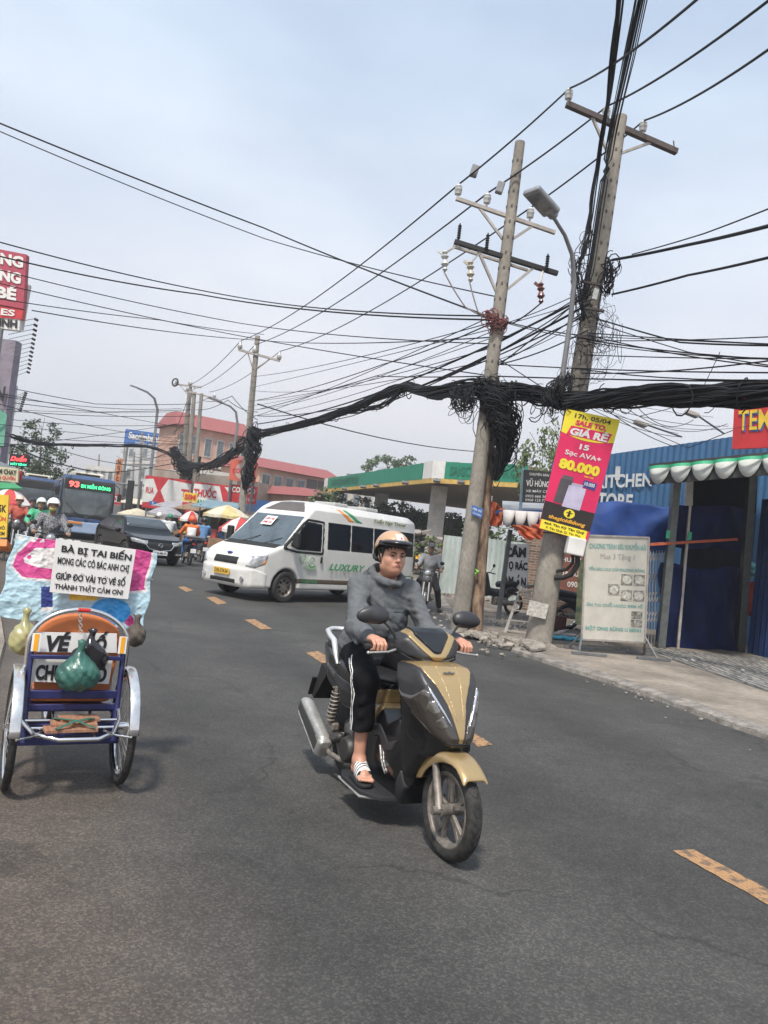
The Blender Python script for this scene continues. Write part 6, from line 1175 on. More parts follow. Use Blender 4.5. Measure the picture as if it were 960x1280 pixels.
# single wires seen against the sky: (points, radius, sag, label)
WS = [([at(-10, 150, 16), at(330, 285, 20), at(623, 400, 14)], .018, .03, 'long wire descending from the upper left edge to the slim pole'),
 ([at(-10, 160, 16), at(330, 298, 20), at(626, 372, 14)], .012, .05, 'second thinner wire descending from the upper left edge'),
 ([at(-10, 300, 17), at(300, 372, 22), at(624, 395, 14)], .016, .08, 'wire from the left edge passing just above the pink billboard'),
 ([at(-10, 318, 17), at(250, 368, 20), at(623, 400, 14)], .018, .10, 'wire crossing the billboard top and ending at the slim pole'),
 ([at(-10, 335, 17), at(300, 404, 22), at(619, 430, 14)], .012, .06, 'thin wire crossing just under the billboard top'),
 ([at(-10, 352, 17), at(260, 412, 22), at(615, 470, 14)], .012, .03, 'thin wire crossing the middle of the pink billboard'),
 ([at(40, 388, 17), at(320, 425, 30), at(640, 420, 13.9)], .014, .05, 'wire running from the billboard lamps to the slim pole'),
 ([at(-10, 372, 20), at(200, 400, 26), at(330, 418, 34)], .014, .04, 'wire ending at the crossarm of the pole behind the minibus'),
 ([at(738, 368, 13.2), at(560, 455, 18), at(430, 505, 25), at(322, 530, 34)], .022, .05, 'upper of the thick wires fanning from the leaning pole to the far left'),
 ([at(736, 380, 13.2), at(560, 470, 18), at(430, 512, 25), at(322, 538, 34)], .022, .05, 'lower of the thick wires fanning from the leaning pole to the far left'),
 ([at(733, 394, 13.2), at(580, 462, 17), at(440, 520, 25), at(322, 541, 34)], .014, .04, 'thin wire between the two thick fanning wires and the bundle'),
 ([at(618, 440, 14), at(470, 500, 22), at(322, 520, 34)], .016, .08, 'wire sagging just above the long bundle from the slim pole'),
 ([at(623, 400, 14), at(480, 455, 22), at(322, 500, 34)], .014, .06, 'wire from the reddish tie down to the pole behind the minibus'),
 ([at(615, 470, 14), at(470, 470, 22), at(322, 512, 34)], .014, .02, 'faint wire parallel to the bundle at pole mid height'),
 ([at(765, 325, 13.2), at(860, 306, 11), at(1000, 272, 8)], .024, .03, 'thick wire leaving the leaning pole to the right just below the lamp'),
 ([at(790, 318, 13), at(880, 292, 10.5), at(1000, 245, 8)], .010, .02, 'thin wire above the thick wire at the right'),
 ([at(765, 368, 13.2), at(860, 344, 11), at(1000, 312, 8)], .018, .03, 'wire leaving the leaning pole to the right below the clamps'),
 ([at(745, 398, 13.2), at(850, 428, 12), at(1000, 432, 9)], .014, .03, 'kinked wire with connectors right of the leaning pole'),
 ([at(745, 404, 13.2), at(860, 440, 12), at(1000, 462, 9)], .009, .02, 'lowest thin wire among the connectors right of the leaning pole'),
 ([at(616, 455, 14), at(760, 462, 13), at(1000, 466, 9)], .011, .02, 'nearly level wire above the heavy bundle at the right'),
 ([at(615, 470, 14), at(760, 474, 13), at(1000, 476, 9)], .013, .02, 'level wire just above the heavy bundle at the right'),
 ([at(618, 445, 14), at(690, 492, 13.2), at(730, 480, 13)], .010, .02, 'short slanting wire between the two near poles'),
 ([at(-10, 480, 40), at(120, 505, 46), at(240, 505, 52)], .022, .04, 'wire high over the bus ending at the pole cluster'),
 ([at(-10, 500, 40), at(120, 515, 46), at(240, 512, 52)], .022, .03, 'second wire over the bus ending at the pole cluster'),
 ([at(-10, 512, 40), at(120, 520, 46), at(240, 520, 52)], .022, .03, 'third wire over the bus ending at the pole cluster'),
 ([at(-10, 522, 40), at(120, 532, 46), at(240, 530, 52)], .018, .05, 'fourth wire over the bus ending at the pole cluster'),
 ([at(-10, 535, 35), at(120, 575, 44), at(230, 590, 52)], .020, .05, 'lowest single wire over the bus'),
 ([at(322, 505, 34), at(700, 560, 60)], .03, .22, 'twisted cable passing behind the petrol station roof'),
 ([at(322, 525, 34), at(290, 495, 40), at(252, 500, 52)], .018, .10, 'wire sagging between the pole behind the minibus and the cluster'),
 ([at(322, 515, 34), at(285, 500, 42), at(245, 512, 52)], .018, .12, 'lower wire sagging to the pole cluster'),
 ([at(800, 520, 15), at(870, 500, 14), at(900, 440, 12)], .007, .10, 'thin drooping wire over the blue building'),
 ([at(770, 520, 20), at(860, 560, 19), at(960, 520, 17)], .010, .02, 'wire along the top of the blue corrugated wall')]
for pts, r_, sg, lb in WS: wire('overhead_wire', lb, pts, r_, sg*1.5)
rw = random.Random(5)
ORDW = ['topmost', 'second', 'third', 'fourth', 'fifth', 'sixth', 'seventh', 'eighth', 'ninth', 'tenth', 'eleventh', 'twelfth']
def fan(label, A_, B_, n, seed, r=(.005, .012), sag=.08):
    rnd = random.Random(seed); L_ = []
    for i in range(n):
        q = []
        for E_ in (A_, B_):
            y = E_[1]+rnd.uniform(-E_[4], E_[4]); x = {14: 650-(y-178)*.1215, 13.1: 776-(y-146)*.155, 34: 322-(y-420)*.109}.get(E_[2], E_[0]+rnd.uniform(-E_[3], E_[3])); q.append(at(x, y, E_[2]))
        L_.append((q[0], q[1], rnd.uniform(*r), rnd.uniform(0, sag)))
    L_.sort(key=lambda t: -t[0].z)
    for i, (a, b, rr_, sg) in enumerate(L_): wire('thin_wire', f'{ORDW[i]} of the {label}, counted downwards', [a, b], rr_, sg, label, n=10)
fan('thin wires fanning between the two near poles', (612, 430, 14, 6, 40), (725, 400, 13.1, 8, 45), 10, 1, sag=.5)
fan('thin wires crossing from the leaning pole over the blue building', (745, 430, 13.1, 6, 40), (1250, 440, 7, 20, 40), 9, 2, sag=.3)
fan('thin wires spreading from the far pole towards the slim pole', (322, 500, 34, 3, 30), (610, 420, 14, 4, 40), 8, 3, r=(.006, .010), sag=.15)
fan('thin wires from the pole cluster to the left side', (235, 530, 52, 10, 30), (-10, 520, 30, 5, 45), 8, 4, r=(.010, .018), sag=.15)
fan('thin wires tangled between the distant poles', (175, 560, 85, 30, 25), (240, 530, 52, 10, 40), 12, 6, r=(.012, .03), sag=.3)
fan('drooping wires under the heavy right bundle', (760, 505, 12.8, 50, 5), (900, 540, 15, 60, 20), 8, 7, r=(.004, .008), sag=.9)
for i, p in enumerate(drops):
    wire('drop_lead', ['leftmost lead curving from the fuse cutouts to the slim pole', 'middle lead curving from the fuse cutouts to the slim pole', 'right lead hanging from the brown fuse cutout'][i], [p, p.lerp(at(612, 395, 13.9), .5)+Vector((0, 0, -.25)), at(612+4*i, 398, 13.9)], .014, .35, 'leads below the fuse cutouts', mat('pale_lead', (.25, .22, .22), .6) if i < 2 else M_WIRE)
# ================================================================ trees
def leafmat(n, c, c2): return mat(n, c, .6, 0, .3, 1.6, col2=c2, detail=6, lo=.3, hi=.7)
M_LF = leafmat('leaf_green', (.035, .07, .018), (.10, .16, .045)); M_LF2 = leafmat('pale_leaf_green', (.07, .11, .03), (.17, .22, .08)); M_BARK = mat('bark', (.12, .09, .065), .9, 0, .3, 6, bump=.5)
def tree(label, base, h, blobs, n, ls=.12, m=M_LF, seed=1, trunk=.14, group=None, droop=0., name='tree', cat='tree'):
    rnd = random.Random(seed); base = Vector(base); t = thing(name, label, cat, base, 0, group); s = MB()
    top = base+Vector((0, 0, h*.55)); s.tube([base, base+Vector((.1, 0, h*.3)), top], [trunk, trunk*.75, trunk*.5], 8)
    for (c, r_) in blobs:
        c = base+Vector(c); s.tube([top-Vector((0, 0, h*.1*rnd.random())), (top+c)/2+Vector((0, 0, -.1)), c], [trunk*.45, trunk*.3, trunk*.1], 6)
        for k in range(4): s.tube([c, c+Vector((rnd.uniform(-1, 1)*r_[0], rnd.uniform(-1, 1)*r_[1], rnd.uniform(-.6, 1)*r_[2]))*.9], [trunk*.12, .01], 5)
    s.build('trunk', M_BARK, t, world=True, smooth=50)
    s = MB(); vol = [r_[0]*r_[1]*r_[2] for c, r_ in blobs]; tot = sum(vol)
    for (c, r_), v in zip(blobs, vol):
        c = base+Vector(c); k = int(n*v/tot); ncl = max(6, k//26)
        for q in range(ncl):
            while True:
                d = Vector((rnd.uniform(-1, 1), rnd.uniform(-1, 1), rnd.uniform(-1, 1)))
                if d.length < 1: break
            d = d.normalized()*(d.length**.45); cc = c+Vector((d.x*r_[0], d.y*r_[1], d.z*r_[2])); cr = rnd.uniform(.12, .26)*min(r_)
            for i in range(k//ncl):
                e = Vector((rnd.gauss(0, 1), rnd.gauss(0, 1), rnd.gauss(0, 1)*(.8+droop*2)))*cr*.6; p = cc+e-Vector((0, 0, droop*abs(e.z)))
                a = Vector((rnd.uniform(-1, 1), rnd.uniform(-1, 1), rnd.uniform(-1, .4)-droop*2)).normalized(); b = a.cross(Vector((rnd.uniform(-1, 1), rnd.uniform(-1, 1), rnd.uniform(-1, 1)))).normalized(); l_ = ls*rnd.uniform(.6, 1.3)
                s.add([p, p+a*l_*.5+b*l_*.28, p+a*l_, p+a*l_*.5-b*l_*.28], [(0, 1, 2, 3)])
    s.build('crown', m, t, world=True); return t
def gp(px, Y): p = at(px, 660, Y); return (p.x, p.y, 0)
tree('broad green tree under the left end of the petrol station roof', gp(440, 56), 5.2, [((-1.8, 0, 3.4), (1.8, 1.5, 1.5)), ((1.2, 0, 3.2), (2.0, 1.5, 1.4)), ((3.6, .3, 3.3), (1.6, 1.5, 1.3)), ((-.2, 0, 2.4), (2.6, 1.4, 1.2))], 5200, .26, M_LF, 2)
tree('low green tree seen between the canopy columns', gp(500, 52), 4.4, [((-1, 0, 3.0), (1.6, 1.2, 1.1)), ((1.0, 0, 2.7), (1.6, 1.2, 1.2)), ((3.2, 0, 2.9), (1.5, 1.2, 1.1)), ((5.2, 0, 2.6), (1.4, 1.2, 1.2))], 4400, .24, M_LF, 3)
tree('feathery pale green tree behind the dark shop board', gp(672, 29), 7.2, [((-.1, 0, 5.6), (.8, .8, 1.0)), ((.5, 0, 6.3), (.7, .7, .8)), ((-.5, 0, 4.8), (.6, .7, .9)), ((.8, 0, 5.0), (.7, .7, .8)), ((.1, 0, 3.9), (.8, .7, .8))], 3000, .13, M_LF2, 4, .08, droop=.6)
tree('bushy tree above the graffiti fence', gp(625, 27.5), 3.6, [((0, 0, 2.5), (.9, .6, .6)), ((1.2, 0, 2.3), (.8, .6, .6)), ((-.9, 0, 2.3), (.6, .6, .5))], 2200, .12, M_LF, 5, .06)
tree('slim dark tree behind the left signs', gp(40, 50), 7.5, [((-.8, 0, 4.6), (1.5, 1.2, 1.6)), ((.9, 0, 3.8), (1.5, 1.2, 1.4)), ((-.2, 0, 6.1), (1.1, 1, 1.2)), ((.2, 0, 2.8), (2.0, 1.2, 1.2))], 4200, .22, leafmat('dull_leaf_green', (.04, .065, .03), (.10, .14, .07)), 6)
tree('distant round tree above the red roofed building', gp(500, 95), 12.6, [((-3, 0, 10.6), (2.4, 2, 1.5)), ((0.5, 0, 11.0), (2.4, 2, 1.4)), ((3, 0, 10.4), (2, 2, 1.4))], 2600, .4, M_LF, 7)
tree('leafy bush with yellow flowers beside the end of the iron fence', gp(528, 24.3), 2.2, [((0, 0, 1.3), (.35, .3, .5)), ((.35, 0, 1.6), (.3, .3, .35)), ((-.25, 0, .9), (.3, .3, .4))], 900, .10, M_LF2, 8, .03, name='flowering_bush', cat='bush')
s = MB(); b_ = at(526, 699, 24.0)
for i in range(40): s.ball(b_+Vector((random.uniform(-.17, .17), random.uniform(-.1, .1), random.uniform(-.1, .12))), random.uniform(.025, .05), 6)
fo_ = s.build('yellow_flowers', mat('yellow_petals', (.75, .42, .02), .6), bpy.data.objects['flowering_bush'], world=True)
# ================================================================ far buildings
M_BRK = mat('pinkish_brick_wall', (.50, .30, .225), .85, 0, .15, 1.5, var2=.12); M_ROOFR = mat('red_sheet_roof', (.27, .08, .075), .7, 0, .15, 2, stretch=(8, 1, 1)); M_PLW = mat('pale_plaster', (.52, .50, .47), .85, 0, .12, .8, detail=8, var2=.08)
M_WIN = mat('window_pane', (.10, .12, .13), .15, 0, .4, 1.2, coat=.6); M_FRAME = mat('window_frame', (.40, .40, .38), .6)
def building(name, label, fl, fr, z0, z1, depth, wallm, floors, bays, roof=None, roofz=1.4, win=(.5, .5), cat='building', balc=(), sidebays=0):
    fl, fr = Vector(fl), Vector(fr); fl.z = fr.z = 0; d = (fr-fl); W_ = d.length; d = d.normalized(); n = Vector((-d.y, d.x, 0)); t = thing(name, label, cat, fl, math.atan2(d.y, d.x))
    s = MB(); s.box((W_/2, depth/2, (z0+z1)/2), (W_, depth, z1-z0)); s.build('wall', wallm, t)
    fh = (z1-z0)/floors; bw = W_/bays
    for f in range(floors):
        if f: s = MB(); s.box((W_/2, -.06, z0+fh*f), (W_+.1, .16, .22)); s.build('ledge', M_PLW, t)
        for b in range(bays):
            cx, cz = bw*(b+.5), z0+fh*(f+.52)
            if (f, b) in balc:
                s = MB(); s.box((cx, -.012, cz), (bw*.92, .02, fh*.72)); s.build('recess_panel', mat('dark_recess', (.12, .10, .09), .9), t); s = MB(); s.box((cx, -.5, z0+fh*f+.05), (bw*.96, 1.0, .12)); s.box((cx, -.98, z0+fh*f+.55), (bw*.96, .05, .9)); s.build('balcony', M_PLW, t); continue  # flat panel on the wall; its dark colour imitates the shade of an open balcony
            ww, wh = bw*win[0], fh*win[1]
            s = MB(); s.box((cx, -.03, cz), (ww+.16, .08, wh+.16)); fo = s.build('window', M_FRAME, t)
            s = MB()
            for q in (-.25, .25): s.box((cx+q*ww, -.075, cz), (ww*.46, .02, wh*.94))
            s.build('pane', M_WIN, fo)
    for b in range(sidebays):
        for f in range(floors): s = MB(); s.box((W_+.02, depth*(b+.5)/sidebays, z0+fh*(f+.52)), (.05, 1.2, fh*.5)); s.build('window', M_WIN, t)
    if roof: s = MB(); ins = min(1.6, depth*.4); s.hexa([(-.4, -.5, z1+.01), (W_+.4, -.5, z1+.01), (W_+.4, depth+.4, z1+.01), (-.4, depth+.4, z1+.01), (.2, ins, z1+roofz*.75), (W_-.2, ins, z1+roofz*.75), (W_-.2, depth-ins*.5, z1+roofz*.75), (.2, depth-ins*.5, z1+roofz*.75)]); s.build('roof', roof, t)
    return t
building('apartment_building', 'tall pink brick building with a dark red roof behind the pole cluster', at(214, 600, 66), at(308, 600, 70), 0, 9.6, 5, M_BRK, 3, 6, M_ROOFR, 1.9, balc=((1, 1),))
building('apartment_building', 'long pink brick building with red roof behind the red billboard', at(324, 600, 62), at(424, 600, 68), 0, 6.4, 6, M_BRK, 3, 7, M_ROOFR, 1.3, (.6, .5), balc=((1, 5), (2, 4), (2, 5), (1, 6)))
building('house', 'white flat topped building between the two brick buildings', at(252, 600, 60), at(300, 600, 62), 0, 5.6, 8, M_PLW, 2, 3)
building('house', 'small house with a red roof left of the petrol station roof', at(392, 620, 56), at(424, 620, 58), 0, 4.2, 6, M_BRK, 1, 2, M_ROOFR, .9)
building('house', 'pale building with a stepped white roof above the bus', at(104, 600, 95), at(142, 600, 95), 0, 6.8, 10, M_PLW, 3, 4)
building('house', 'narrow white tower building right of the orange vertical sign', at(152, 600, 100), at(205, 600, 92), 0, 10.5, 10, mat('grey_white_wall', (.46, .47, .48), .85), 4, 3, win=(.3, .4))
building('house', 'cream building with a flat roof beyond the long brick building', at(425, 600, 88), at(470, 600, 90), 0, 7.4, 8, mat('cream_wall', (.50, .46, .38), .85), 2, 3)
s = MB()
for i in range(3):
    c = at(440+i*5, 572, 90); c.z = 7.5; s.cyl(c, c+Vector((0, 0, 1.5)), .42, n=14)
s.build('water_tank', M_STEEL2, None, smooth=40, label='row of steel water tanks on the roof beyond the long brick building', cat='water tank')
building('shop_row', 'low blue sheet metal shed roof strip behind the minibus', at(320, 640, 44), at(436, 640, 46), 0, 3.1, 4, mat('blue_sheet', (.03, .10, .26), .5, 0, .2, 6, stretch=(10, 1, 1)), 1, 6, cat='shed')
# billboards and signs on the far row
M_SGR = mat('sign_red', (.50, .03, .035), .5, 0, .12, 3); M_SGW = mat('sign_white', (.66, .65, .62), .5, 0, .08, 3); M_SGG = mat('sign_green', (.03, .25, .10), .5); M_SGB = mat('sign_blue', (.04, .13, .38), .5); M_SGY = mat('sign_yellow', (.70, .48, .04), .5, 0, .1, 4); M_SGO = mat('sign_orange', (.62, .19, .04), .5); M_SGK = mat('sign_black', (.012, .012, .014), .5)
def q4(x0, y0, x1, y1, Y, sl=.114, Y2=None):      # upright board from pixel extents of its front
    a = at(x0, y0, Y); b = at(x1, y0+(x1-x0)*sl, Y2 or Y); dz = (y1-y0)/CF*Y; return [a, b, b-Vector((0, 0, dz)), a-Vector((0, 0, dz))]
def post_under(th, F, us=(.1, .9), r=.05, m=M_STEEL):
    for u in us:
        p = F.p(u, .98, -.06); s = MB(); s.cyl((p.x, p.y, p.z), (p.x, p.y, 0), r, n=8); s.build('post', m, th, world=True)
def deco(polys):
    def f(F, th):
        for nm_, mm, uv in polys: s = MB(); F.poly(s, uv, .012); s.build(nm_, mm, th, world=True)
    return f
th, F = board('shop_sign', 'white and red pharmacy sign reading THUỐC above the yellow umbrella', 'sign', q4(243, 602, 290, 631, 47), [('THUỐC', .02, .12, .62, .62, M_SGR, .04), ('AN PHÚ', .12, .68, .60, .95, M_SGG, .04)], M_SGW, .15, off=.03, extra=deco([('red_edge', M_SGR, [(0, .07), (1, .07), (1, 0), (0, 0)]), ('red_corner', M_SGR, [(.68, .07), (.86, .95), (.92, .95), (1, .45), (.80, .07)])])); post_under(th, F)
th, F = board('shop_sign', 'red and white billboard with angular panels left of the pharmacy sign', 'sign', q4(182, 594, 240, 634, 50), [('TI', .80, .30, .98, .55, M_SGR, .05), ('RUA', .05, .35, .22, .55, M_SGR, .03)], M_SGR, .15, off=.03, extra=deco([('white_panel', M_SGW, [(0, .85), (.20, .80), (.30, .45), (.18, .08), (0, .12)]), ('white_panel', M_SGW, [(.48, .75), (1, .80), (1, .12), (.50, .05), (.36, .42)])])); post_under(th, F)
th, F = board('billboard', 'tall red billboard with a pale disc behind the concrete pole', 'billboard', q4(289, 574, 322, 600, 38), [('COMECO', .10, .40, .92, .62, M_SGR, .03)], mat('billboard_orange_red', (.52, .11, .07), .5, 0, .1, 3), .12, off=.04, extra=lambda F, th: F.disc(MB(), .5, .5, .1, .1) and (lambda s: (F.disc(s, .5, .52, .30, .42, .02), s.build('pale_disc', mat('pale_disc', (.42, .30, .27), .5), th, world=True)))(MB())); post_under(th, F, (.08, .92), .07)
th, F = board('billboard', 'red lower panel lettered CO below the tall red billboard', 'billboard', q4(289, 605, 322, 627, 38.2), [('COMECO', .06, .12, .94, .45, M_SGW, .04), ('XĂNG DẦU', .35, .60, .94, .85, M_SGW, .03)], M_SGR, .12, off=.03)
th, F = board('billboard', 'blue bank billboard above the distant rooftops', 'billboard', q4(157, 536, 206, 555, 82, .14), [('Sacombank', .10, .15, .95, .62, M_SGW, .04), ('NGÂN HÀNG', .3, .70, .92, .90, M_SGW, .02)], M_SGB, .3, off=.06); post_under(th, F, (.1, .9), .12)
th, F = board('vertical_sign', 'orange vertical sign beyond the traffic lights', 'sign', q4(147, 573, 153, 602, 80), [('N', .2, .04, .8, .26, M_SGK, .05), ('Q', .2, .30, .8, .50, M_SGK, .05), ('F', .2, .54, .8, .74, M_SGK, .05), ('C', .2, .78, .8, .97, M_SGK, .05)], M_SGO, .2, off=.05)
th, F = board('shop_sign', 'small red sign beside the bus windscreen edge', 'sign', q4(141, 617, 152, 630, 60), [('CM', .15, .2, .85, .8, M_SGW, .04)], M_SGR, .15, off=.04)
th, F = board('shop_sign', 'yellow and red pennant sign above the red umbrella', 'sign', q4(230, 615, 247, 626, 44), [('SIM', .1, .2, .9, .8, M_SGR, .04)], M_SGY, .1, off=.03)
th, F = board('shop_sign', 'dark red hanging sign under the yellow pennant', 'sign', q4(228, 627, 246, 640, 43.6), [('SỬA XE', .1, .2, .9, .7, M_SGW, .03)], M_SGR, .1, off=.03)
th, F = board('road_sign', 'small blue square sign above the grey umbrella', 'sign', q4(187, 626, 196, 631, 48), [('P', .4, .1, .6, .9, M_SGW, .04)], M_SGB, .08, off=.03)
th, F = board('house_sign', 'tiny white sign with dark text above the minibus roof', 'sign', q4(330, 632, 352, 638, 41), [('50 BẠCH ĐẰNG', .05, .2, .95, .8, M_INK, .03)], M_SGW, .08, off=.03)
# market stalls, umbrellas
def umbrella(label, px, pyt, Y, rad, h, mats, tilt=0., group='street umbrellas', n=8):
    p = at(px, pyt, Y); t = thing('umbrella', label, 'umbrella', (p.x, p.y, 0), 0, group); s = MB(); s.cyl((0, 0, 0), (0, 0, p.z), .025, n=8); s.build('pole', M_STEEL, t)
    s = MB(); ap = Vector((0, 0, p.z)); N_ = n*4
    ring = lambda k, f, zz: Vector((math.cos(2*math.pi*k/N_)*rad*f, math.sin(2*math.pi*k/N_)*rad*f, p.z-h*zz-(.05*h*abs(math.sin(math.pi*k/4)))*f))
    vs = [ap]+[ring(k, .5, .28) for k in range(N_)]+[ring(k, 1, .78) for k in range(N_)]+[ring(k, 1.01, 1.0) for k in range(N_)]
    for k in range(N_):
        k2 = (k+1) % N_; s.cur = (k//4) % len(mats)
        s.add([vs[0], vs[1+k], vs[1+k2]], [(0, 1, 2)]); s.add([vs[1+k], vs[1+N_+k], vs[1+N_+k2], vs[1+k2]], [(0, 1, 2, 3)]); s.add([vs[1+N_+k], vs[1+2*N_+k], vs[1+2*N_+k2], vs[1+N_+k2]], [(0, 1, 2, 3)])
    s.cur = 0; o = s.build('canopy', list(mats), t); o.modifiers.new('t', 'SOLIDIFY').thickness = .012
    return t
M_CRM = mat('faded_yellow_canvas', (.52, .42, .20), .85, 0, .15, 5); M_CRW = mat('cream_canvas', (.55, .50, .38), .85, 0, .15, 5); M_REDC = mat('red_canvas', (.45, .05, .05), .8, 0, .15, 4); M_WHC = mat('white_canvas', (.60, .56, .54), .8, 0, .15, 4); M_GRC = mat('grey_canvas', (.30, .29, .31), .85, 0, .15, 4)
umbrella('faded yellow parasol in front of the pharmacy stall', 285, 631, 31, .95, .55, (M_CRM, M_CRW)); umbrella('red and white parasol tilted beside the minibus windscreen', 301, 646, 28, .75, .6, (M_REDC, M_REDC, M_WHC))
umbrella('small red and white parasol above the orange vest rider', 240, 638, 34, .55, .5, (M_REDC, M_WHC)); umbrella('grey parasol left of the red and white parasol', 209, 632, 42, 1.05, .6, (M_GRC,)); umbrella('cream parasol right of the bus by the traffic lights', 172, 635, 52, 1.3, .6, (M_CRW,))
umbrella('red and white parasol at the left pavement above the red shirt rider', 15, 608, 27, .75, .75, (M_REDC, M_WHC))
def stall(label, px0, px1, Y, h, roofm, goods, seed=1, name='market_stall'):
    a, b = at(px0, 660, Y), at(px1, 660, Y); W_ = (b-a).length; rnd = random.Random(seed); t = thing(name, label, 'stall', (a.x, a.y, 0), 0); s = MB()
    for x in (0, W_):
        for y in (0, 2.2): s.cyl((x, y, 0), (x, y, h), .035, n=6)
    s.build('frame', M_STEEL, t); s = MB(); s.prism([(-.3, -.5, h-.15), (W_+.3, -.5, h-.15), (W_+.3, 2.6, h+.25), (-.3, 2.6, h+.25)], (0, 0, .05)); s.build('roof', roofm, t)
    s = MB(); s.box((W_/2, 2.3, h/2), (W_, .05, h)); s.build('back_panel', mat('dim_panel', (.10, .08, .07), .9, 0, .5, 3), t); s = MB(); s.box((W_/2, .5, .42), (W_*.9, .8, .84)); s.build('counter', mat('wood_counter', (.25, .15, .09), .8, 0, .3, 4), t, bevel=.02)
    for mm in goods:
        s = MB(); w_ = rnd.uniform(.2, .45); h_ = rnd.uniform(.15, .4); x = rnd.uniform(.1, max(.2, W_-.4)); s.box((x, rnd.uniform(.2, .7), .84+h_/2), (w_, .3, h_), rz=rnd.uniform(-.3, .3)); s.build('goods_crate', mm, t, bevel=.02)
        s = MB(); s.box((rnd.uniform(0, W_), 2.2, rnd.uniform(.6, h-.3)), (w_*1.2, .06, h_*1.5)); s.build('hanging_goods', mm, t, bevel=.02)
    return t
gm = [mat('goods_'+n, c, .6, 0, .4, 12) for n, c in (('red', (.45, .06, .05)), ('orange', (.6, .25, .05)), ('green', (.08, .25, .10)), ('white', (.5, .5, .48)), ('blue', (.06, .16, .40)), ('brown', (.2, .12, .08)), ('yellow', (.6, .5, .1)))]
stall('stall with a blue grey sheet roof between the red umbrella and the pole', 247, 283, 33, 2.25, mat('blue_grey_sheet', (.16, .24, .28), .7, 0, .2, 4), gm*2, 1)
stall('cluttered stall behind the yellow parasol', 262, 312, 37, 2.0, mat('brown_sheet_roof', (.20, .15, .12), .8, 0, .3, 4), gm*2, 2)
stall('small dark stall beneath the grey parasol', 196, 225, 44, 2.2, M_GRC, gm, 3); stall('far stall by the traffic lights', 150, 184, 56, 2.3, M_CRW, gm, 4); stall('wooden kiosk left of the orange vest rider', 226, 243, 35.5, 2.1, mat('wood_roof', (.24, .15, .09), .8), gm, 5)
building('shop_building', 'plain shop building behind the pharmacy signs', at(184, 640, 56), at(292, 640, 54), 0, 4.9, 8, mat('shop_wall', (.34, .28, .23), .85, 0, .25, 1, detail=8), 1, 5, win=(.7, .6))
# traffic lights
t = thing('traffic_light', 'signal mast with a long arm and green lights between bus and parasols', 'traffic light', (at(176, 660, 52).x, 52, 0)); c = at(176, 607, 52)
s = MB(); s.cyl((c.x, 52, 0), (c.x, 52, c.z+.3), .09, n=10); s.build('mast', M_STEEL, t, world=True); s = MB(); s.cyl((c.x, 52, c.z), (at(135, 603, 52).x, 52, at(135, 603, 52).z), .05, n=8); s.build('arm', M_STEEL, t, world=True)
M_GL = mat('lit_green', (.03, 1, .35), .4, emit=2.5)
for (x, y) in ((163, 611), (161, 630)):
    c = at(x, y, 51.6); s = MB(); s.box(c, (.42, .25, 1.15)); ho = s.build('signal_head', M_BLACK, t, world=True, bevel=.04); s = MB(); cc = c+Vector((0, -.14, -.36 if y > 620 else 0)); s.ball(cc, (.14, .03, .14), 14); s.build('green_lamp', M_GL, ho, world=False)
    for d_ in (0, .36): s = MB(); s.ball(c+Vector((0, -.13, d_ if y > 620 else d_*-1+.0)), (.13, .02, .13), 10) if False else None
# ================================================================ left side
M_PNKB = mat('billboard_crimson', (.36, .045, .075), .6, 0, .3, 20, stretch=(1, 1, 1)); M_PURW = mat('mauve_cladding', (.22, .19, .23), .8, 0, .2, 2)
def gx(px, py, Y): return at(px, py, Y)
c_ = at(9, 520, 40); t = thing('shop_building', 'mauve clad building with dark lettering at the left edge', 'building', (c_.x-3, 40, 0)); s = MB(); s.box((c_.x-3.1, 40.4, 5.0), (6, .7, 10.0)); s.build('wall', M_PURW, t, world=True)
for i, (ch, y) in enumerate((('N', 495), ('O', 525), ('V', 552))): s = MB(); F = Face(*q4(-3, y-13, 8, y+6, 39.9)); F.text(s, ch, 0, 0, 1, 1, .05, .04); s.build('lettering', M_SGK, t, world=True)
s = MB(); c = at(17, 520, 41.5); s.box((c.x-.4, 41.6, 5.2), (.6, .3, 5.2)); s.build('pale_fin', M_PLW, t, world=True)
th, F = board('billboard', 'large crimson billboard with white capital letters at the left edge', 'billboard', [at(-60, 300, 34), at(33, 318, 34), at(29, 386, 34), at(-60, 370, 34)], [('NG', .66, .06, .97, .27, M_SGW, .05), ('NG', .66, .36, .95, .57, M_SGW, .05), ('BÉ', .62, .62, .90, .88, M_SGW, .05)], M_PNKB, .3, off=.04)
th, F = board('billboard', 'red strip under the crimson billboard', 'billboard', [at(-60, 372, 34.05), at(29, 387, 34.05), at(27, 399, 34.05), at(-60, 392, 34.05)], [('ES', .70, .2, .90, .8, M_SGW, .03)], M_SGR, .3, off=.04)
th, F = board('shop_sign', 'white sign reading INH below the crimson billboard', 'sign', [at(-60, 388, 34.1), at(25, 399, 34.1), at(24, 413, 34.1), at(-60, 404, 34.1)], [('TINH', .60, .15, .97, .85, M_INK, .05)], M_SGW, .3, off=.04); post_under(th, F, (.72,), .12)
s = MB(); F = Face(at(33, 355, 34.3), at(37, 356, 34.3), at(27, 412, 34.3), at(23, 411, 34.3)); F.slab(s, .2); s.build('billboard_edge', M_PLW, bpy.data.objects['billboard.004'] if 'billboard.004' in bpy.data.objects else None, world=True, label='pale upright edge strip of the crimson billboard')
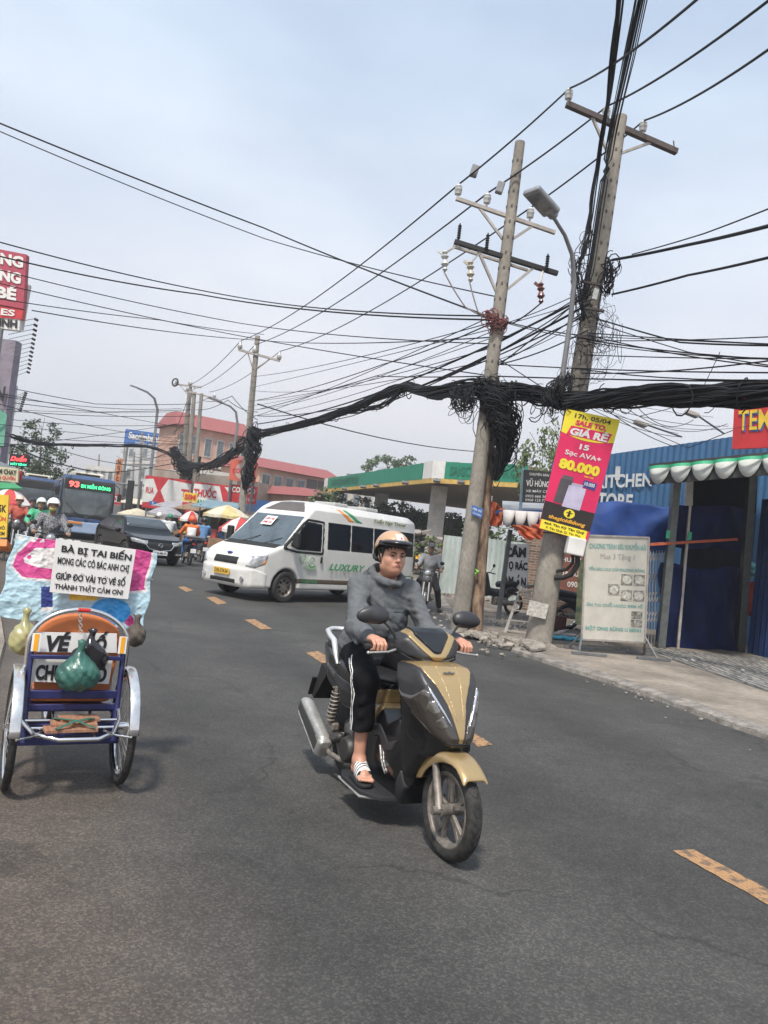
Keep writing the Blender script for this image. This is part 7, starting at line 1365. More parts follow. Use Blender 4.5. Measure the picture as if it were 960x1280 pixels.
for i in range(22):     # sign lamps on arms, receding
    if i < 13: f = i/12; x, y, Y, L_ = 45-10*f, 398+66*f**.9, 34.5+8*f, 36-18*f
    else: f = (i-13)/8; x, y, Y, L_ = 32-7*f, 490+22*f, 44+5*f, 16-5*f
    tip = at(x, y, Y); root_ = at(x-L_, y+7, Y); ORD = ['topmost', 'second', 'third', 'fourth', 'fifth', 'sixth', 'seventh', 'eighth', 'ninth', 'tenth', 'eleventh', 'twelfth', 'lowest']; t = thing('sign_lamp', f'{ORD[i] if i < 13 else ORD[i-13] if i < 21 else ORD[12]} floodlight arm of the {"upper" if i < 13 else "lower"} row above the left shopfronts', 'sign lamp', root_, 0, 'floodlights on arms above the left shopfronts'); s = MB(); s.cyl(root_, tip, .014, n=6); s.build('arm', M_STEEL, t, world=True); s = MB(); s.box(tip+Vector((.02, 0, -.06)), (.16, .14, .12), ry=.4); s.build('lamp_head', M_BLACK, t, world=True, bevel=.02)
th, F = board('led_sign', 'glowing red and green light sign on the left pavement side', 'sign', [at(12, 567, 30), at(36, 569, 30), at(35, 584, 30), at(11, 582, 30)], [('Duẩn', .08, .08, .92, .58, mat('neon_red', (1, .06, .06), .5, emit=1.6), .03, .3), ('MASSAGE'[:0]+'MẮT KÍNH', .10, .66, .92, .92, mat('neon_green', (.05, 1, .4), .5, emit=1.3), .03)], M_SGK, .15, off=.03)
th, F = board('shop_sign', 'cream sign with dark and red words below the light sign', 'sign', [at(-12, 582, 28), at(23, 586, 28), at(22, 603, 28), at(-12, 600, 28)], [('CƠM CHAY', .05, .08, .96, .50, M_INK, .04), ('M.S QUYÊN', .20, .56, .92, .92, M_SGR, .03)], mat('cream_sign', (.55, .50, .33), .5, 0, .1, 4), .1, off=.03)
s = MB(); F = Face(at(22, 588, 28.2), at(27, 588, 28.2), at(26, 600, 28.2), at(22, 600, 28.2)); F.slab(s, .1); s.build('red_flag', M_SGR, th, world=True)
s = MB(); s.quadslab(at(-12, 604, 27.6), at(18, 606, 27.6), at(28, 612, 26.8), at(-12, 612, 26.8), .06); s.build('awning', M_SGG, None, label='green awning strip under the cream sign', cat='awning')
s = MB(); s.quadslab(at(-20, 500, 36), at(8, 520, 36), at(4, 560, 34), at(-20, 556, 34), .1); s.build('awning', mat('green_awning', (.06, .20, .13), .7), None, label='large green awning at the left edge below the mauve wall', cat='awning')
th, F = board('menu_board', 'yellow menu board with black and red figures at the left edge', 'sign board', [at(-22, 616, 19), at(11, 619, 19), at(8, 672, 19), at(-22, 670, 19)], [('15K', .55, .24, .94, .42, M_INK, .04), ('BÚN', .55, .50, .94, .62, M_SGR, .04), ('PHỞ', .55, .72, .92, .82, M_INK, .04), ('CƠM', .55, .86, .92, .96, M_INK, .04)], M_SGY, .05); post_under(th, F, (.1, .95), .03)
s = MB(); s.quadslab(at(-20, 682, 18.8), at(8, 683, 18.8), at(9, 674, 18.9), at(-20, 673, 18.9), .3); s.build('orange_box', M_SGO, None, label='orange box standing under the yellow menu board', cat='box', bevel=.02)
building('shop_row', 'low shopfront row with a pale roof behind the left signs', at(-60, 640, 33), at(8, 640, 36), 0, 2.9, 4, mat('dim_shop_wall', (.20, .19, .18), .85, 0, .3, 1), 1, 4, M_PLW, .8, cat='shop')
building('house', 'low pale roofed building between the tree and the bus', at(20, 620, 62), at(66, 620, 64), 0, 3.6, 8, M_PLW, 1, 3, mat('pale_green_roof', (.36, .40, .34), .7), 1.3)
s = MB()
for k in range(9): s.ball(Vector((0, 0, 0))+Vector((random.uniform(-.5, .5), random.uniform(-.3, .3), random.uniform(.15, .4))), random.uniform(.18, .3), 8)
o = s.build('rubbish_bags', mat('grey_plastic_film', (.22, .24, .26), .4, 0, .5, 8, coat=.4), None, smooth=True, label='heap of grey plastic bags beside the yellow menu board', cat='rubbish', kind='stuff'); o.location = gr(12, 692)
# ================================================================ right side: petrol station, fence, shop, stall
M_CGRN = mat('green_fascia', (.018, .22, .13), .6, 0, .12, 3, var2=.1, stretch=(1, 1, .3)); M_CYEL = mat('faded_yellow_trim', (.55, .36, .10), .7, 0, .2, 3); M_SOFF = mat('canopy_soffit', (.25, .205, .15), .8, 0, .2, 2, stretch=(6, 1, 1)); M_COL = mat('speckled_column', (.46, .44, .41), .8, 0, .2, 2, col2=(.52, .50, .47), var2=.2)
cs = thing('petrol_station_canopy', 'abandoned petrol station canopy with green fascia and white corner', 'canopy', (3.1, 39, 0))
Lp, Cp, Rp = at(408, 588, 60), at(543, 573, 39), at(660, 592, 35.8)
zt = 5.95; zb = 4.95
P2 = [Vector((Lp.x, Lp.y, 0)), Vector((Cp.x, Cp.y, 0)), Vector((Rp.x, Rp.y, 0)), Vector((Rp.x+9, Rp.y+9, 0)), Vector((Lp.x+13, Lp.y+4, 0))]
s = MB(); s.prism([(p.x, p.y, zb+.05) for p in P2], (0, 0, .9)); s.build('roof_slab', M_SOFF, cs, world=True)
def fascia(a, b, u0, u1, nm_, mm, z0, z1, out=.06, t=.12):
    a, b = Vector(a), Vector(b); d = b-a; n = Vector((d.y, -d.x, 0)).normalized(); p, q = a+d*u0, a+d*u1; s = MB(); s.hexa([p+n*out+Vector((0, 0, z0)), q+n*out+Vector((0, 0, z0)), q+n*(out-t)+Vector((0, 0, z0)), p+n*(out-t)+Vector((0, 0, z0)), p+n*out+Vector((0, 0, z1)), q+n*out+Vector((0, 0, z1)), q+n*(out-t)+Vector((0, 0, z1)), p+n*(out-t)+Vector((0, 0, z1))]); return s.build(nm_, mm, cs, world=True)
A0, A1, A2 = P2[0], P2[1], P2[2]
for k in range(10): fascia(A0, A1, .05+.089*k, .05+.089*(k+.985), 'green_panel', M_CGRN, zb+.12, zt-.02*(k % 3))
fascia(A0, A1, 0, .048, 'white_panel', M_SGW, zb+.12, zt); fascia(A0, A1, .945, 1.0, 'white_panel', M_SGW, zb+.12, zt+.05); fascia(A1, A2, 0, .14, 'white_panel', M_SGW, zb+.12, zt+.05)
for k in range(6): fascia(A1, A2, .145+.142*k, .145+.142*(k+.985), 'green_panel', M_CGRN, zb+.12, zt-.02*(k % 2))
fascia(A0, A1, 0, 1, 'yellow_trim', M_CYEL, zb-.12, zb+.118, .05); fascia(A1, A2, 0, 1, 'yellow_trim', M_CYEL, zb-.12, zb+.118, .05)
n1 = Vector(((A2-A1).y, -(A2-A1).x, 0)).normalized()*.075; n0 = Vector(((A1-A0).y, -(A1-A0).x, 0)).normalized()*.075
def fl(a, b, u0, u1, n, z0, z1): p, q = a.lerp(b, u0)+n, a.lerp(b, u1)+n; return Face((p.x, p.y, z1), (q.x, q.y, z1), (q.x, q.y, z0), (p.x, p.y, z0))
M_EMB = mat('dark_green_letters', (.012, .13, .08), .6)
for a, b, n, u0, u1, tx in ((A1, A2, n1, .20, .50, 'SAIGON'), (A1, A2, n1, .58, .92, 'PETRO'), (A0, A1, n0, .10, .42, 'SAIGONPETRO')): s = MB(); fl(a, b, u0, u1, n, zb+.3, zt-.2).text(s, tx, 0, 0, 1, 1, .01, .03); s.build('lettering', M_EMB, cs, world=True)
for (a, b, u) in ((A0, A1, .30), (A0, A1, .5), (A0, A1, .62), (A0, A1, .85), (A1, A2, .08), (A1, A2, .35)):
    p = a.lerp(b, u)+(n0 if a is A0 else n1)*3; s = MB(); s.box((p.x, p.y, zb-.02), (.35, .25, .14), rx=.5); s.box((p.x, p.y+.15, zb+.1), (.06, .3, .06)); s.build('floodlight', M_STEEL, cs, world=True, bevel=.02)
for px, Y in ((546, 41.5), (475, 54)): c = at(px, 640, Y); s = MB(); s.box((c.x, c.y, 2.45), (.85 if Y < 50 else .95, .85, 4.9)); s.build('column', M_COL, cs, world=True, bevel=.03)
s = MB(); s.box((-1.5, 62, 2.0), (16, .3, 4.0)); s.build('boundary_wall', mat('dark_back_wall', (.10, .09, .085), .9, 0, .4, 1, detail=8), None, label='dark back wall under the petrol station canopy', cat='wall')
# rubble heap and scrap behind the fence
s = MB(); rnd = random.Random(3); c = at(560, 655, 30)
for i in range(160):
    q = c+Vector((rnd.uniform(-2.6, 4.0), rnd.uniform(-.8, 1.2), 0)); q.z = rnd.uniform(.2, 2.1); s.box(q, (rnd.uniform(.15, .7), rnd.uniform(.1, .5), rnd.uniform(.04, .2)), rz=rnd.uniform(0, 3), rx=rnd.uniform(-.5, .5))
s.build('scrap_heap', mat('brown_scrap', (.16, .12, .09), .9, 0, .5, 2, col2=(.30, .27, .24)), None, label='heap of brown scrap timber behind the iron fence', cat='scrap', kind='stuff')
# corrugated fence
M_CORR = mat('pale_green_corrugated_sheet', (.38, .45, .42), .7, 0, .12, 2, col2=(.50, .55, .52), stretch=(1, 1, .3), detail=8, var2=.12)
def corr(s, a, b, z0, z1, pitch=.12, amp=.02, jag=0., seed=1):
    a, b = Vector(a), Vector(b); d = b-a; L_ = math.hypot(d.x, d.y); n = Vector((d.y, -d.x, 0)).normalized(); k = max(4, int(L_/pitch)*4); rnd = random.Random(seed); vs = []; h = 0
    for i in range(k+1):
        p = a+d*(i/k); o = n*amp*math.sin(i*math.pi/2); 
        if i % 32 == 0: h = rnd.uniform(-jag, jag)
        vs += [(p.x+o.x, p.y+o.y, z0 if not callable(z0) else z0(i/k)), (p.x+o.x, p.y+o.y, (z1 if not callable(z1) else z1(i/k))+h)]
    s.add(vs, [(2*i, 2*i+2, 2*i+3, 2*i+1) for i in range(k)]); return s
f0, f1 = at(552, 700, 24.8), at(668, 700, 24.2)
t = thing('corrugated_fence', 'pale green corrugated iron fence with black scrawls behind the poles', 'fence', (f0.x, f0.y, 0)); s = MB(); corr(s, (f0.x, f0.y, 0), (f1.x, f1.y, 0), .1, 2.02, .16, .022, .06, 3); o = s.build('sheets', M_CORR, t, world=True); o.modifiers.new('t', 'SOLIDIFY').thickness = .004
s = MB(); [s.box((f0.x+(f1.x-f0.x)*u, f0.y+.08, 1.0), (.07, .07, 2.0)) for u in (0, .25, .5, .75, 1)]; s.build('fence_posts', M_RUST, t, world=True)
s = MB(); F = Face((f0.x+.25, f0.y-.04, 1.40), (f0.x+.95, f0.y-.05, 1.40), (f0.x+.95, f0.y-.05, 1.0), (f0.x+.25, f0.y-.04, 1.0)); F.text(s, '3X', .2, 0, .9, 1, .01, .03); s.build('scrawl', M_INK, t, world=True)
th, F = board('graffiti_board', 'white sheet painted with large black no-dumping words', 'sign board', [at(631, 680, 19.2), at(661, 680, 19), at(659, 738, 19), at(629, 734, 19.2)], [('CÂM', .02, .02, .90, .30, None, .05), ('ĐỌ RÁC', .0, .36, .98, .62, None, .05), ('AM ÓN', .0, .68, .94, .96, None, .05)], M_PAPER, .02, off=.012)
# brick wall with a painted brown board
def brickmat(n, c1, c2, mo, sc=1.):
    m = bpy.data.materials.new(n); m.use_nodes = True; N = m.node_tree.nodes; L = m.node_tree.links; b = N['Principled BSDF']; tc = N.new('ShaderNodeTexCoord'); mp = N.new('ShaderNodeMapping'); mp.inputs['Rotation'].default_value = (R(90), 0, 0); L.new(tc.outputs['Object'], mp.inputs[0])
    br = N.new('ShaderNodeTexBrick'); br.inputs['Scale'].default_value = sc; br.inputs['Brick Width'].default_value = .22; br.inputs['Row Height'].default_value = .075; br.inputs['Mortar Size'].default_value = .008; br.inputs['Color1'].default_value = (*c1, 1); br.inputs['Color2'].default_value = (*c2, 1); br.inputs['Mortar'].default_value = (*mo, 1); L.new(mp.outputs[0], br.inputs['Vector']); L.new(br.outputs['Color'], b.inputs['Base Color']); b.inputs['Roughness'].default_value = .9; return m
w0, w1 = at(656, 700, 21.5), at(800, 700, 20.5)
s = MB(); s.bar((w0.x, w0.y, 1.25), (w1.x, w1.y, 1.25), .2, 2.5); s.build('brick_wall', brickmat('old_brick', (.09, .055, .04), (.24, .15, .10), (.30, .27, .23)), None, label='low old brick wall behind the leaning pole', cat='wall')
th, F = board('painted_board', 'brown board with white capitals on the brick wall beside the leaning pole', 'sign board', [at(695, 688, 20.2), at(745, 690, 20.0), at(744, 742, 20.0), at(694, 739, 20.2)], [('THUÊ ĐẤT', .03, .10, .9, .27, M_SGW, .02), ('SỬA BUỒNG', .03, .40, .95, .62, M_SGW, .03), ('0903 116', .3, .74, .95, .88, M_SGW, .02)], mat('brown_red_board', (.20, .075, .05), .8, 0, .15, 3), .03, off=.012)
# the stall under the dark board
st = thing('street_stall', 'grey street stall with white scalloped fringe and orange tarpaulins', 'stall', gr(640, 780)); Ys = 16.6
M_TARO = mat('orange_tarpaulin', (.46, .10, .04), .7, 0, .2, 4, bump=.3, bsc=10)
s = MB(); b_ = gr(622, 778); tpp = at(638, 662, b_.y); s.bar(b_, tpp, .10, .10, (0, 1, 0)); s.build('post', M_STEEL, st, world=True, bevel=.01)
s = MB(); b2 = gr(700, 770); s.bar((b2.x, b2.y, 0), (b2.x, b2.y, 2.5), .08, .08, (0, 1, 0)); s.build('post', M_STEEL, st, world=True)
s = MB(); s.quadslab(at(628, 640, 16.4), at(695, 644, 16.2), at(705, 630, 18.5), at(628, 626, 18.7), .06); s.build('roof', mat('grey_sheet_roof', (.26, .27, .28), .7, 0, .2, 3), st, world=True)
s = MB(); s.bar(at(618, 640, 16.5), at(700, 640, 16.4), .05, .09); s.build('blue_rail', mat('blue_rail', (.04, .10, .24), .5), st, world=True)
def scallops(s, a, b, n, h, dip=.55, front=True, thick=.01, bow=.10):
    a, b = Vector(a), Vector(b); d = b-a; nrm = Vector((d.y, -d.x, 0)).normalized(); K = 8
    for i in range(n):
        vs = []
        for k in range(K+1):
            t = k/K; p = a+d*((i+t)/n); zz = h*(1-dip+dip*math.sin(math.pi*t)**.7); o = nrm*bow*math.sin(math.pi*t)
            vs += [p, p+o*.7+Vector((0, 0, -zz*.55)), p+o*.2+Vector((0, 0, -zz))]
        s.add(vs, [(3*k+j, 3*k+j+1, 3*k+j+4, 3*k+j+3) for k in range(K) for j in range(2)])
s = MB(); scallops(s, at(629, 637, 16.2), at(690, 641, 16), 4, .38, .75, bow=.03); o = s.build('scalloped_fringe', M_WHC, st, world=True, smooth=True); o.modifiers.new('t', 'SOLIDIFY').thickness = .01
s = MB(); s.quadslab(at(629, 637, 16.3), at(690, 641, 16.1), at(690, 662, 16.1), at(629, 656, 16.3), .03); s.build('dark_valance', M_GREY, st, world=True)
def rag(label_or_parent, pts, m, name='tarpaulin', seed=1, label=None):
    F = Face(*pts); rnd = random.Random(seed); g = MB(); vs = []; n = 24
    for j in range(n+1):
        for i in range(n+1): u, v = i/n, j/n; vs.append(F.p(u+.03*math.sin(9*v+seed), v+.03*math.sin(8*u+seed), .05*math.sin(12*u+4*v+seed)+.03*math.sin(21*u-7*v)))
    g.add(vs, [(j*(n+1)+i, (j+1)*(n+1)+i, (j+1)*(n+1)+i+1, j*(n+1)+i+1) for j in range(n) for i in range(n)]); par = label_or_parent
    o = g.build(name, m, par, smooth=True, world=par is not None, label=label, cat=None if par else 'tarpaulin'); o.modifiers.new('t', 'SOLIDIFY').thickness = .008; return o
rag(st, [at(613, 625, 16.5), at(630, 636, 16.5), at(628, 657, 16.4), at(604, 658, 16.5)], M_TARO, seed=2); rag(st, [at(641, 657, 16.1), at(682, 656, 16.0), at(684, 674, 15.9), at(655, 674, 16.0)], M_TARO, seed=5)
s = MB(); s.quadslab(at(607, 652, 16.6), at(612, 652, 16.6), at(616, 620, 16.6), at(611, 620, 16.6), .05); s.build('pale_post', M_PLW, st, world=True)
th, F = board('shop_sign', 'black shop board with pale capitals above the stall roof', 'sign', [at(655, 587, 16.8), at(690, 590, 16.8), at(686, 629, 16.8), at(653, 628, 16.8)], [('VŨ HÙNG', .10, .25, .95, .50, M_SGW, .02), ('CHUYÊN BÁN', .2, .06, .9, .16, M_SGW, .01), ('XE MÁY CŨ', .1, .58, .95, .68, M_SGW, .01), ('0903 666 388', .1, .76, .95, .84, M_SGW, .01), ('0908 123 777', .1, .88, .95, .96, M_SGW, .01)], mat('grubby_black_board', (.03, .03, .032), .6, 0, .3, 8), .04, off=.012)
s = MB(); s.bar(at(654, 585, 16.9), at(650, 645, 16.9), .06, .06, (0, 1, 0)); s.build('board_frame', mat('pale_blue_steel', (.20, .28, .36), .5), th, world=True)
th, F = board('street_name_plate', 'small blue plate with white words fixed on the slim pole', 'sign', [at(590, 631, 13.75), at(604, 636, 13.75), at(602, 648, 13.75), at(589, 643, 13.75)], [('HẺM 1035', .1, .15, .9, .45, M_SGW, .02), ('CẦU KINH', .1, .58, .9, .85, M_SGW, .02)], M_SGB, .01)
for k, (x, y, mm, lb) in enumerate(((591, 705, mat('purple_ribbon', (.22, .05, .25), .6), 'purple rag tied to the rusty column'), (594, 716, mat('lime_ribbon', (.25, .62, .08), .5), 'lime green rag tied to the rusty column'))):
    f = Field((-.12, -.1, -.2), (.12, .1, .2), .012); [f.add(fcap((random.uniform(-.05, .05), 0, .08-.05*i), (random.uniform(-.05, .05), .02, .04-.05*i), .022, .012), .03) for i in range(4)]; o = f.build('rag', mm, None, label=lb, cat='rag'); o.location = at(x, y, 14.0)
# ================================================================ sale banner on the leaning pole
M_BYEL = mat('banner_yellow', (.80, .66, .03), .45, 0, .04, 3); M_BRED = mat('banner_crimson', (.66, .015, .10), .45, 0, .05, 3); M_BBLK = mat('banner_black', (.02, .013, .012), .45)
bc = [at(708, 511, 12.9), at(775, 525, 12.9), at(734, 677, 12.9), at(673, 660, 12.9)]
bn = thing('banner', 'red and yellow sale banner with an 80.000 price hanging on the leaning pole', 'banner', bc[3]); F = Face(*bc)
s = MB(); F.slab(s, .02); s.build('cloth', M_BRED, bn, world=True)
def bp(nm_, mm, uv, off=.004, par=None): s = MB(); F.poly(s, uv, off); return s.build(nm_, mm, par or bn, world=True)
arcp = [(0, .19)]+[(u, .19+.035*math.sin(math.pi*u)) for u in [i/14 for i in range(1, 14)]]+[(1, .19), (1, 0), (0, 0)]
bp('yellow_field', M_BYEL, arcp); bp('black_field', M_BBLK, [(0, .92), (1, .92), (1, .77), (0, .77)]); bp('yellow_strip', M_BYEL, [(0.02, .998), (.95, .998), (.95, .922), (0.02, .922)], .005)
def bt(tx, u0, v0, u1, v1, mm, bo=.03, sh=0., off=.010): s = MB(); F.text(s, tx, u0, v0, u1, v1, off, bo, sh); s.build('lettering', mm, bn, world=True)
bt('17h, 05/04', .18, .020, .85, .062, M_BBLK, .02); bt('SALE TO,', .22, .070, .80, .122, M_BRED, .05, .1); bp('red_burst', M_BRED, [(.10, .205), (.88, .205), (.93, .125), (.16, .125)], .007)
bt('GIÁ RẺ', .16, .120, .88, .200, M_PAPER, .05, .1, .012); bt('15', .40, .255, .58, .30, M_PAPER, .04); bt('Sạc AVA+', .16, .325, .85, .375, M_PAPER, .02); bt('80.000', .10, .40, .88, .485, M_BYEL, .06)
bt('SIÊU RẺ', .62, .495, .80, .51, M_BYEL, .02)
bp('navy_label', M_NAVY, [(.62, .585), (.88, .60), (.90, .54), (.64, .53)], .007); bt('10.000', .66, .545, .86, .575, M_PAPER, .02)
for nm_, mm, uv in (('charger_picture', mat('printed_dark_grey', (.07, .06, .07), .5), [(.16, .76), (.42, .76), (.45, .56), (.20, .56)]), ('charger_picture', mat('printed_lilac', (.50, .46, .60), .5), [(.34, .78), (.70, .78), (.72, .60), (.38, .60)]), ('plug_picture', mat('printed_grey', (.10, .09, .10), .5), [(.22, .56), (.42, .56), (.43, .53), (.23, .53)]), ('plug_picture', mat('printed_lilac2', (.42, .38, .50), .5), [(.42, .60), (.64, .60), (.65, .575), (.43, .575)])): bp(nm_, mm, uv, .006 if 'dark' in mm.name or 'grey' in mm.name else .008)
s = MB(); F.disc(s, .52, .825, .11, .036, .008); s.build('logo_disc', M_BYEL, bn, world=True); s = MB(); F.rect(s, .50, .80, .54, .85, .011); F.rect(s, .46, .815, .58, .823, .012); F.poly(s, [(.48, .85), (.50, .85), (.515, .83), (.50, .825)], .012); s.build('logo_figure', M_BBLK, bn, world=True)
bt('thegioididong', .14, .868, .88, .908, mat('banner_orange', (.80, .40, .03), .45), .03, .2); bt('46A Tân Kỳ Tân Quý', .08, .932, .90, .958, M_BBLK, .03); bt('P. Tân Quý, Q. Tân Phú', .14, .968, .84, .990, M_BBLK, .02)
s = MB(); s.box(at(719, 683, 12.9), (.30, .2, .30), ry=R(6)); o = s.build('meter_box', M_SGW, pB, world=True, bevel=.02)
s = MB(); s.tube([at(722, 690, 12.95), at(722, 706, 12.95), at(714, 718, 13), at(704, 722, 13.05), at(693, 722, 13.1)], .045, 10); s.tube([at(716, 690, 12.95), at(716, 704, 12.95), at(708, 712, 13), at(696, 714, 13.1)], .03, 8); s.build('conduit', M_BLACK, pB, world=True, smooth=50)
# ================================================================ white menu stand
sb = thing('standing_board', 'large off-white standing board with teal lines on a steel frame', 'sign board', (4.25, 13.1, 0)); sc4 = [at(732, 669, 12.95), at(811, 672, 13.3), at(806, 803, 13.3), at(727, 799, 12.95)]; F = Face(*sc4)
s = MB(); F.slab(s, .03); s.build('panel', mat('grubby_cream_board', (.50, .475, .41), .6, 0, .08, 3), sb, world=True); M_TEAL = mat('faded_teal_ink', (.16, .34, .31), .6); M_GRYI = mat('faded_grey_ink', (.30, .30, .28), .6)
s = MB()
for a, b in ((0, 1), (1, 2), (2, 3), (3, 0)): s.bar(F.c[a], F.c[b], .03, .04, (0, 1, 0))
s.build('frame', M_ARM2, sb, world=True)
for tx, u0, v0, u1, v1, mm, bo in (('CHƯƠNG TRÌNH SIÊU KHUYẾN MÃI', .06, .05, .96, .125, M_TEAL, .03), ('Mua 3 Tặng 1', .24, .165, .78, .235, M_GRYI, .0), ('YẾN SÀO CAO CẤP PHƯƠNG ĐÔNG', .06, .29, .95, .335, M_TEAL, .03), ('ĂN TẠI CHỖ HOẶC ĐEM VỀ', .05, .635, .94, .685, M_TEAL, .03), ('MẬT ONG RỪNG U MINH', .05, .86, .93, .915, M_TEAL, .04)): s = MB(); F.text(s, tx, u0, v0, u1, v1, .006, bo); s.build('lettering', mm, sb, world=True)
for u, v in ((.58, .36), (.78, .36), (.38, .46), (.58, .51), (.78, .51), (.76, .71), (.76, .79)):
    s = MB(); F.rect(s, u, v+.105, u+.17, v, .005) if False else F.poly(s, [(u, v+.105 if v < .7 else v+.07), (u+.18, v+.105 if v < .7 else v+.07), (u+.18, v), (u, v)], .005); o = s.build('food_picture', mat('printed_dim', (.16, .145, .12), .6, 0, .6, 18, col2=(.42, .40, .34)), sb, world=True)
    if v < .7: s = MB(); F.disc(s, u+.09, v+.052, .072, .040, .008); s.build('plate_picture', mat('printed_plate', (.46, .44, .38), .6, 0, .35, 20), sb, world=True)
for c0, out in ((sc4[3], -1), (sc4[2], 1)):
    for dy in (-.35, .3): s = MB(); g0 = Vector((c0.x+out*.12, c0.y+dy, .10)); s.bar(c0+Vector((0, .02, .1)), g0, .03, .03, (0, 1, 0)); s.build('leg', M_STEEL, sb, world=True)
    s = MB(); s.bar((c0.x-.25, c0.y-.40, .10), (c0.x+.35, c0.y-.32, .10), .05, .04); s.bar((c0.x-.2, c0.y+.3, .10), (c0.x+.3, c0.y+.33, .10), .05, .04); s.build('foot', M_STEEL, sb, world=True)
s = MB(); s.bar(sc4[3]+Vector((0, 0, -.32)), sc4[2]+Vector((0, 0, -.32)), .03, .03); s.build('crossbar', M_STEEL, sb, world=True)
# ================================================================ blue corrugated building with KITCHEN STORE
M_BCOR = mat('blue_corrugated_sheet', (.03, .105, .22), .55, 0, .12, 2, stretch=(1, 1, .4), var2=.08); M_LETT = mat('pale_letters', (.48, .50, .50), .5)
kb = thing('shop_building', 'blue corrugated kitchen store wall behind the banner and awning', 'building', (5, 20, 0)); k0, k1 = at(690, 578, 22), at(1040, 528, 17.2)
s = MB(); corr(s, (k0.x, k0.y, 0), (k1.x, k1.y, 0), 0, lambda u: k0.z+(k1.z-k0.z)*u, .16, .02); o = s.build('wall', M_BCOR, kb, world=True); o.modifiers.new('t', 'SOLIDIFY').thickness = .004
s = MB(); s.prism([(k0.x, k0.y+.05, k0.z), (k1.x, k1.y+.05, k1.z), (k1.x+6, k1.y+8, k1.z+.6), (k0.x+6, k0.y+8, k0.z+.6)], (0, 0, -.05)); s.build('roof', M_STEEL, kb, world=True)
def onwall(px, py): a, b = Vector((k0.x, k0.y, 0)), Vector((k1.x, k1.y, 0)); d = (b-a).normalized(); n = Vector((d.y, -d.x, 0)); return on(px, py, a+n*.05, n)
for tx, q in (('I', ((770, 583), (776, 583), (775, 600), (769, 600))), ('KITCHEN', ((747, 594), (816, 591), (815, 608), (746, 611))), ('STORE', ((741, 615), (792, 618), (790, 638), (739, 636)))):
    s = MB(); F = Face(*[onwall(*p) for p in q]); F.text(s, tx, 0, 0, 1, 1, .02, .03); s.build('lettering', M_LETT, kb, world=True)
rs = thing('shop_sign', 'red sign with yellow blue-shadowed letters at the right edge', 'sign', at(917, 565, 16.6)); F = Face(at(919, 479, 16.6), at(1040, 465, 15.0), at(1040, 556, 15.0), at(915, 561, 16.6)); s = MB(); F.slab(s, .12); s.build('panel', M_SGR, rs, world=True)
s = MB(); F.text(s, 'TEM', .075, .46, .42, .76, .02, .015); s.build('letter_shadow', M_SGB, rs, world=True); s = MB(); F.text(s, 'TEM', .065, .435, .41, .735, .04, .015); s.build('lettering', M_SGY, rs, world=True)
for k, (x0, y0, x1, y1) in enumerate(((806, 530, 852, 546), (870, 518, 905, 542))):
    a, b = at(x0, y0, 17.2), at(x1, y1, 18.4); t = thing('sign_floodlight', ['left floodlight on an arm above the blue wall', 'right floodlight on an arm above the blue wall'][k], 'floodlight', b); s = MB(); s.cyl(b, a, .022, n=6); s.build('arm', M_STEEL, t, world=True); s = MB(); s.box(a+Vector((-.1, 0, 0)), (.30, .2, .10), ry=.25); s.build('lamp_head', M_ARM2, t, world=True, bevel=.02)
# ================================================================ awning kiosk
M_NVY = mat('dark_navy_tarpaulin', (.006, .011, .050), .7, 0, .25, 2, bump=.4, bsc=5, spec=.15); M_BTP = mat('blue_tarpaulin', (.02, .055, .21), .45, 0, .2, 2, bump=.6, bsc=4); M_AWH = mat('awning_white', (.62, .64, .62), .6, 0, .08, 4); M_AGR = mat('awning_green', (.03, .34, .17), .6); M_DKST = mat('dark_kiosk_steel', (.065, .07, .07), .5, .3, .2, 8)
kk = thing('awning_kiosk', 'kiosk with green and white scalloped awning and dark navy tarpaulin walls', 'kiosk', (7, 15.5, 0))
e0, e1 = at(812, 583, 14.7), at(985, 566, 12.9); ed = (e1-e0); ed.z = 0; ed.normalize(); en = Vector((-ed.y, ed.x, 0)); 
if en.y < 0: en = -en
s = MB(); s.prism([e0, e1, e1+en*4.6+Vector((0, 0, .7)), e0+en*4.6+Vector((0, 0, .7))], (0, 0, .05)); s.build('roof', mat('grey_roof_sheet', (.20, .21, .21), .7, 0, .15, 3), kk, world=True)
n_s = 6; dd = (e1-e0)/n_s
for i in range(n_s):
    s = MB(); scallops(s, e0+dd*i, e0+dd*(i+1)*1.0, 1, .37, .75, bow=.03); o = s.build('awning_scallop', M_AWH, kk, world=True, smooth=True); o.modifiers.new('t', 'SOLIDIFY').thickness = .01
    s = MB(); a, b = e0+dd*i, e0+dd*(i+1); nn = -en*.03; q = []
    for k in range(9): t_ = k/8; p = a.lerp(b, t_)+nn+(-en)*.075*math.sin(math.pi*t_); q += [p+Vector((0, 0, -.01)), p+Vector((0, 0, -.075-.0))+(-en)*.035*math.sin(math.pi*t_)]
    s.add(q, [(2*k, 2*k+1, 2*k+3, 2*k+2) for k in range(8)]); s.build('green_stripe', M_AGR, kk, world=True)
s = MB(); s.bar(e0+Vector((0, 0, .02)), e1+Vector((0, 0, .02)), .04, .05); s.bar(e0+en*.08+Vector((0, 0, -.22)), e1+en*.08+Vector((0, 0, -.22)), .05, .26); s.build('awning_rail', M_DKST, kk, world=True)
g1, g2 = Vector((5.82, 15.15, .08)), Vector((7.95, 16.25, .08)); wd_ = (g2-g1).normalized(); wn = Vector((-wd_.y, wd_.x, 0))
s = MB(); s.bar(g1, at(847, 590, 15.2), .15, .15, (0, 1, 0)); s.build('post', mat('grey_kiosk_post', (.10, .11, .105), .5, .3, .2, 8), kk, world=True, bevel=.01)
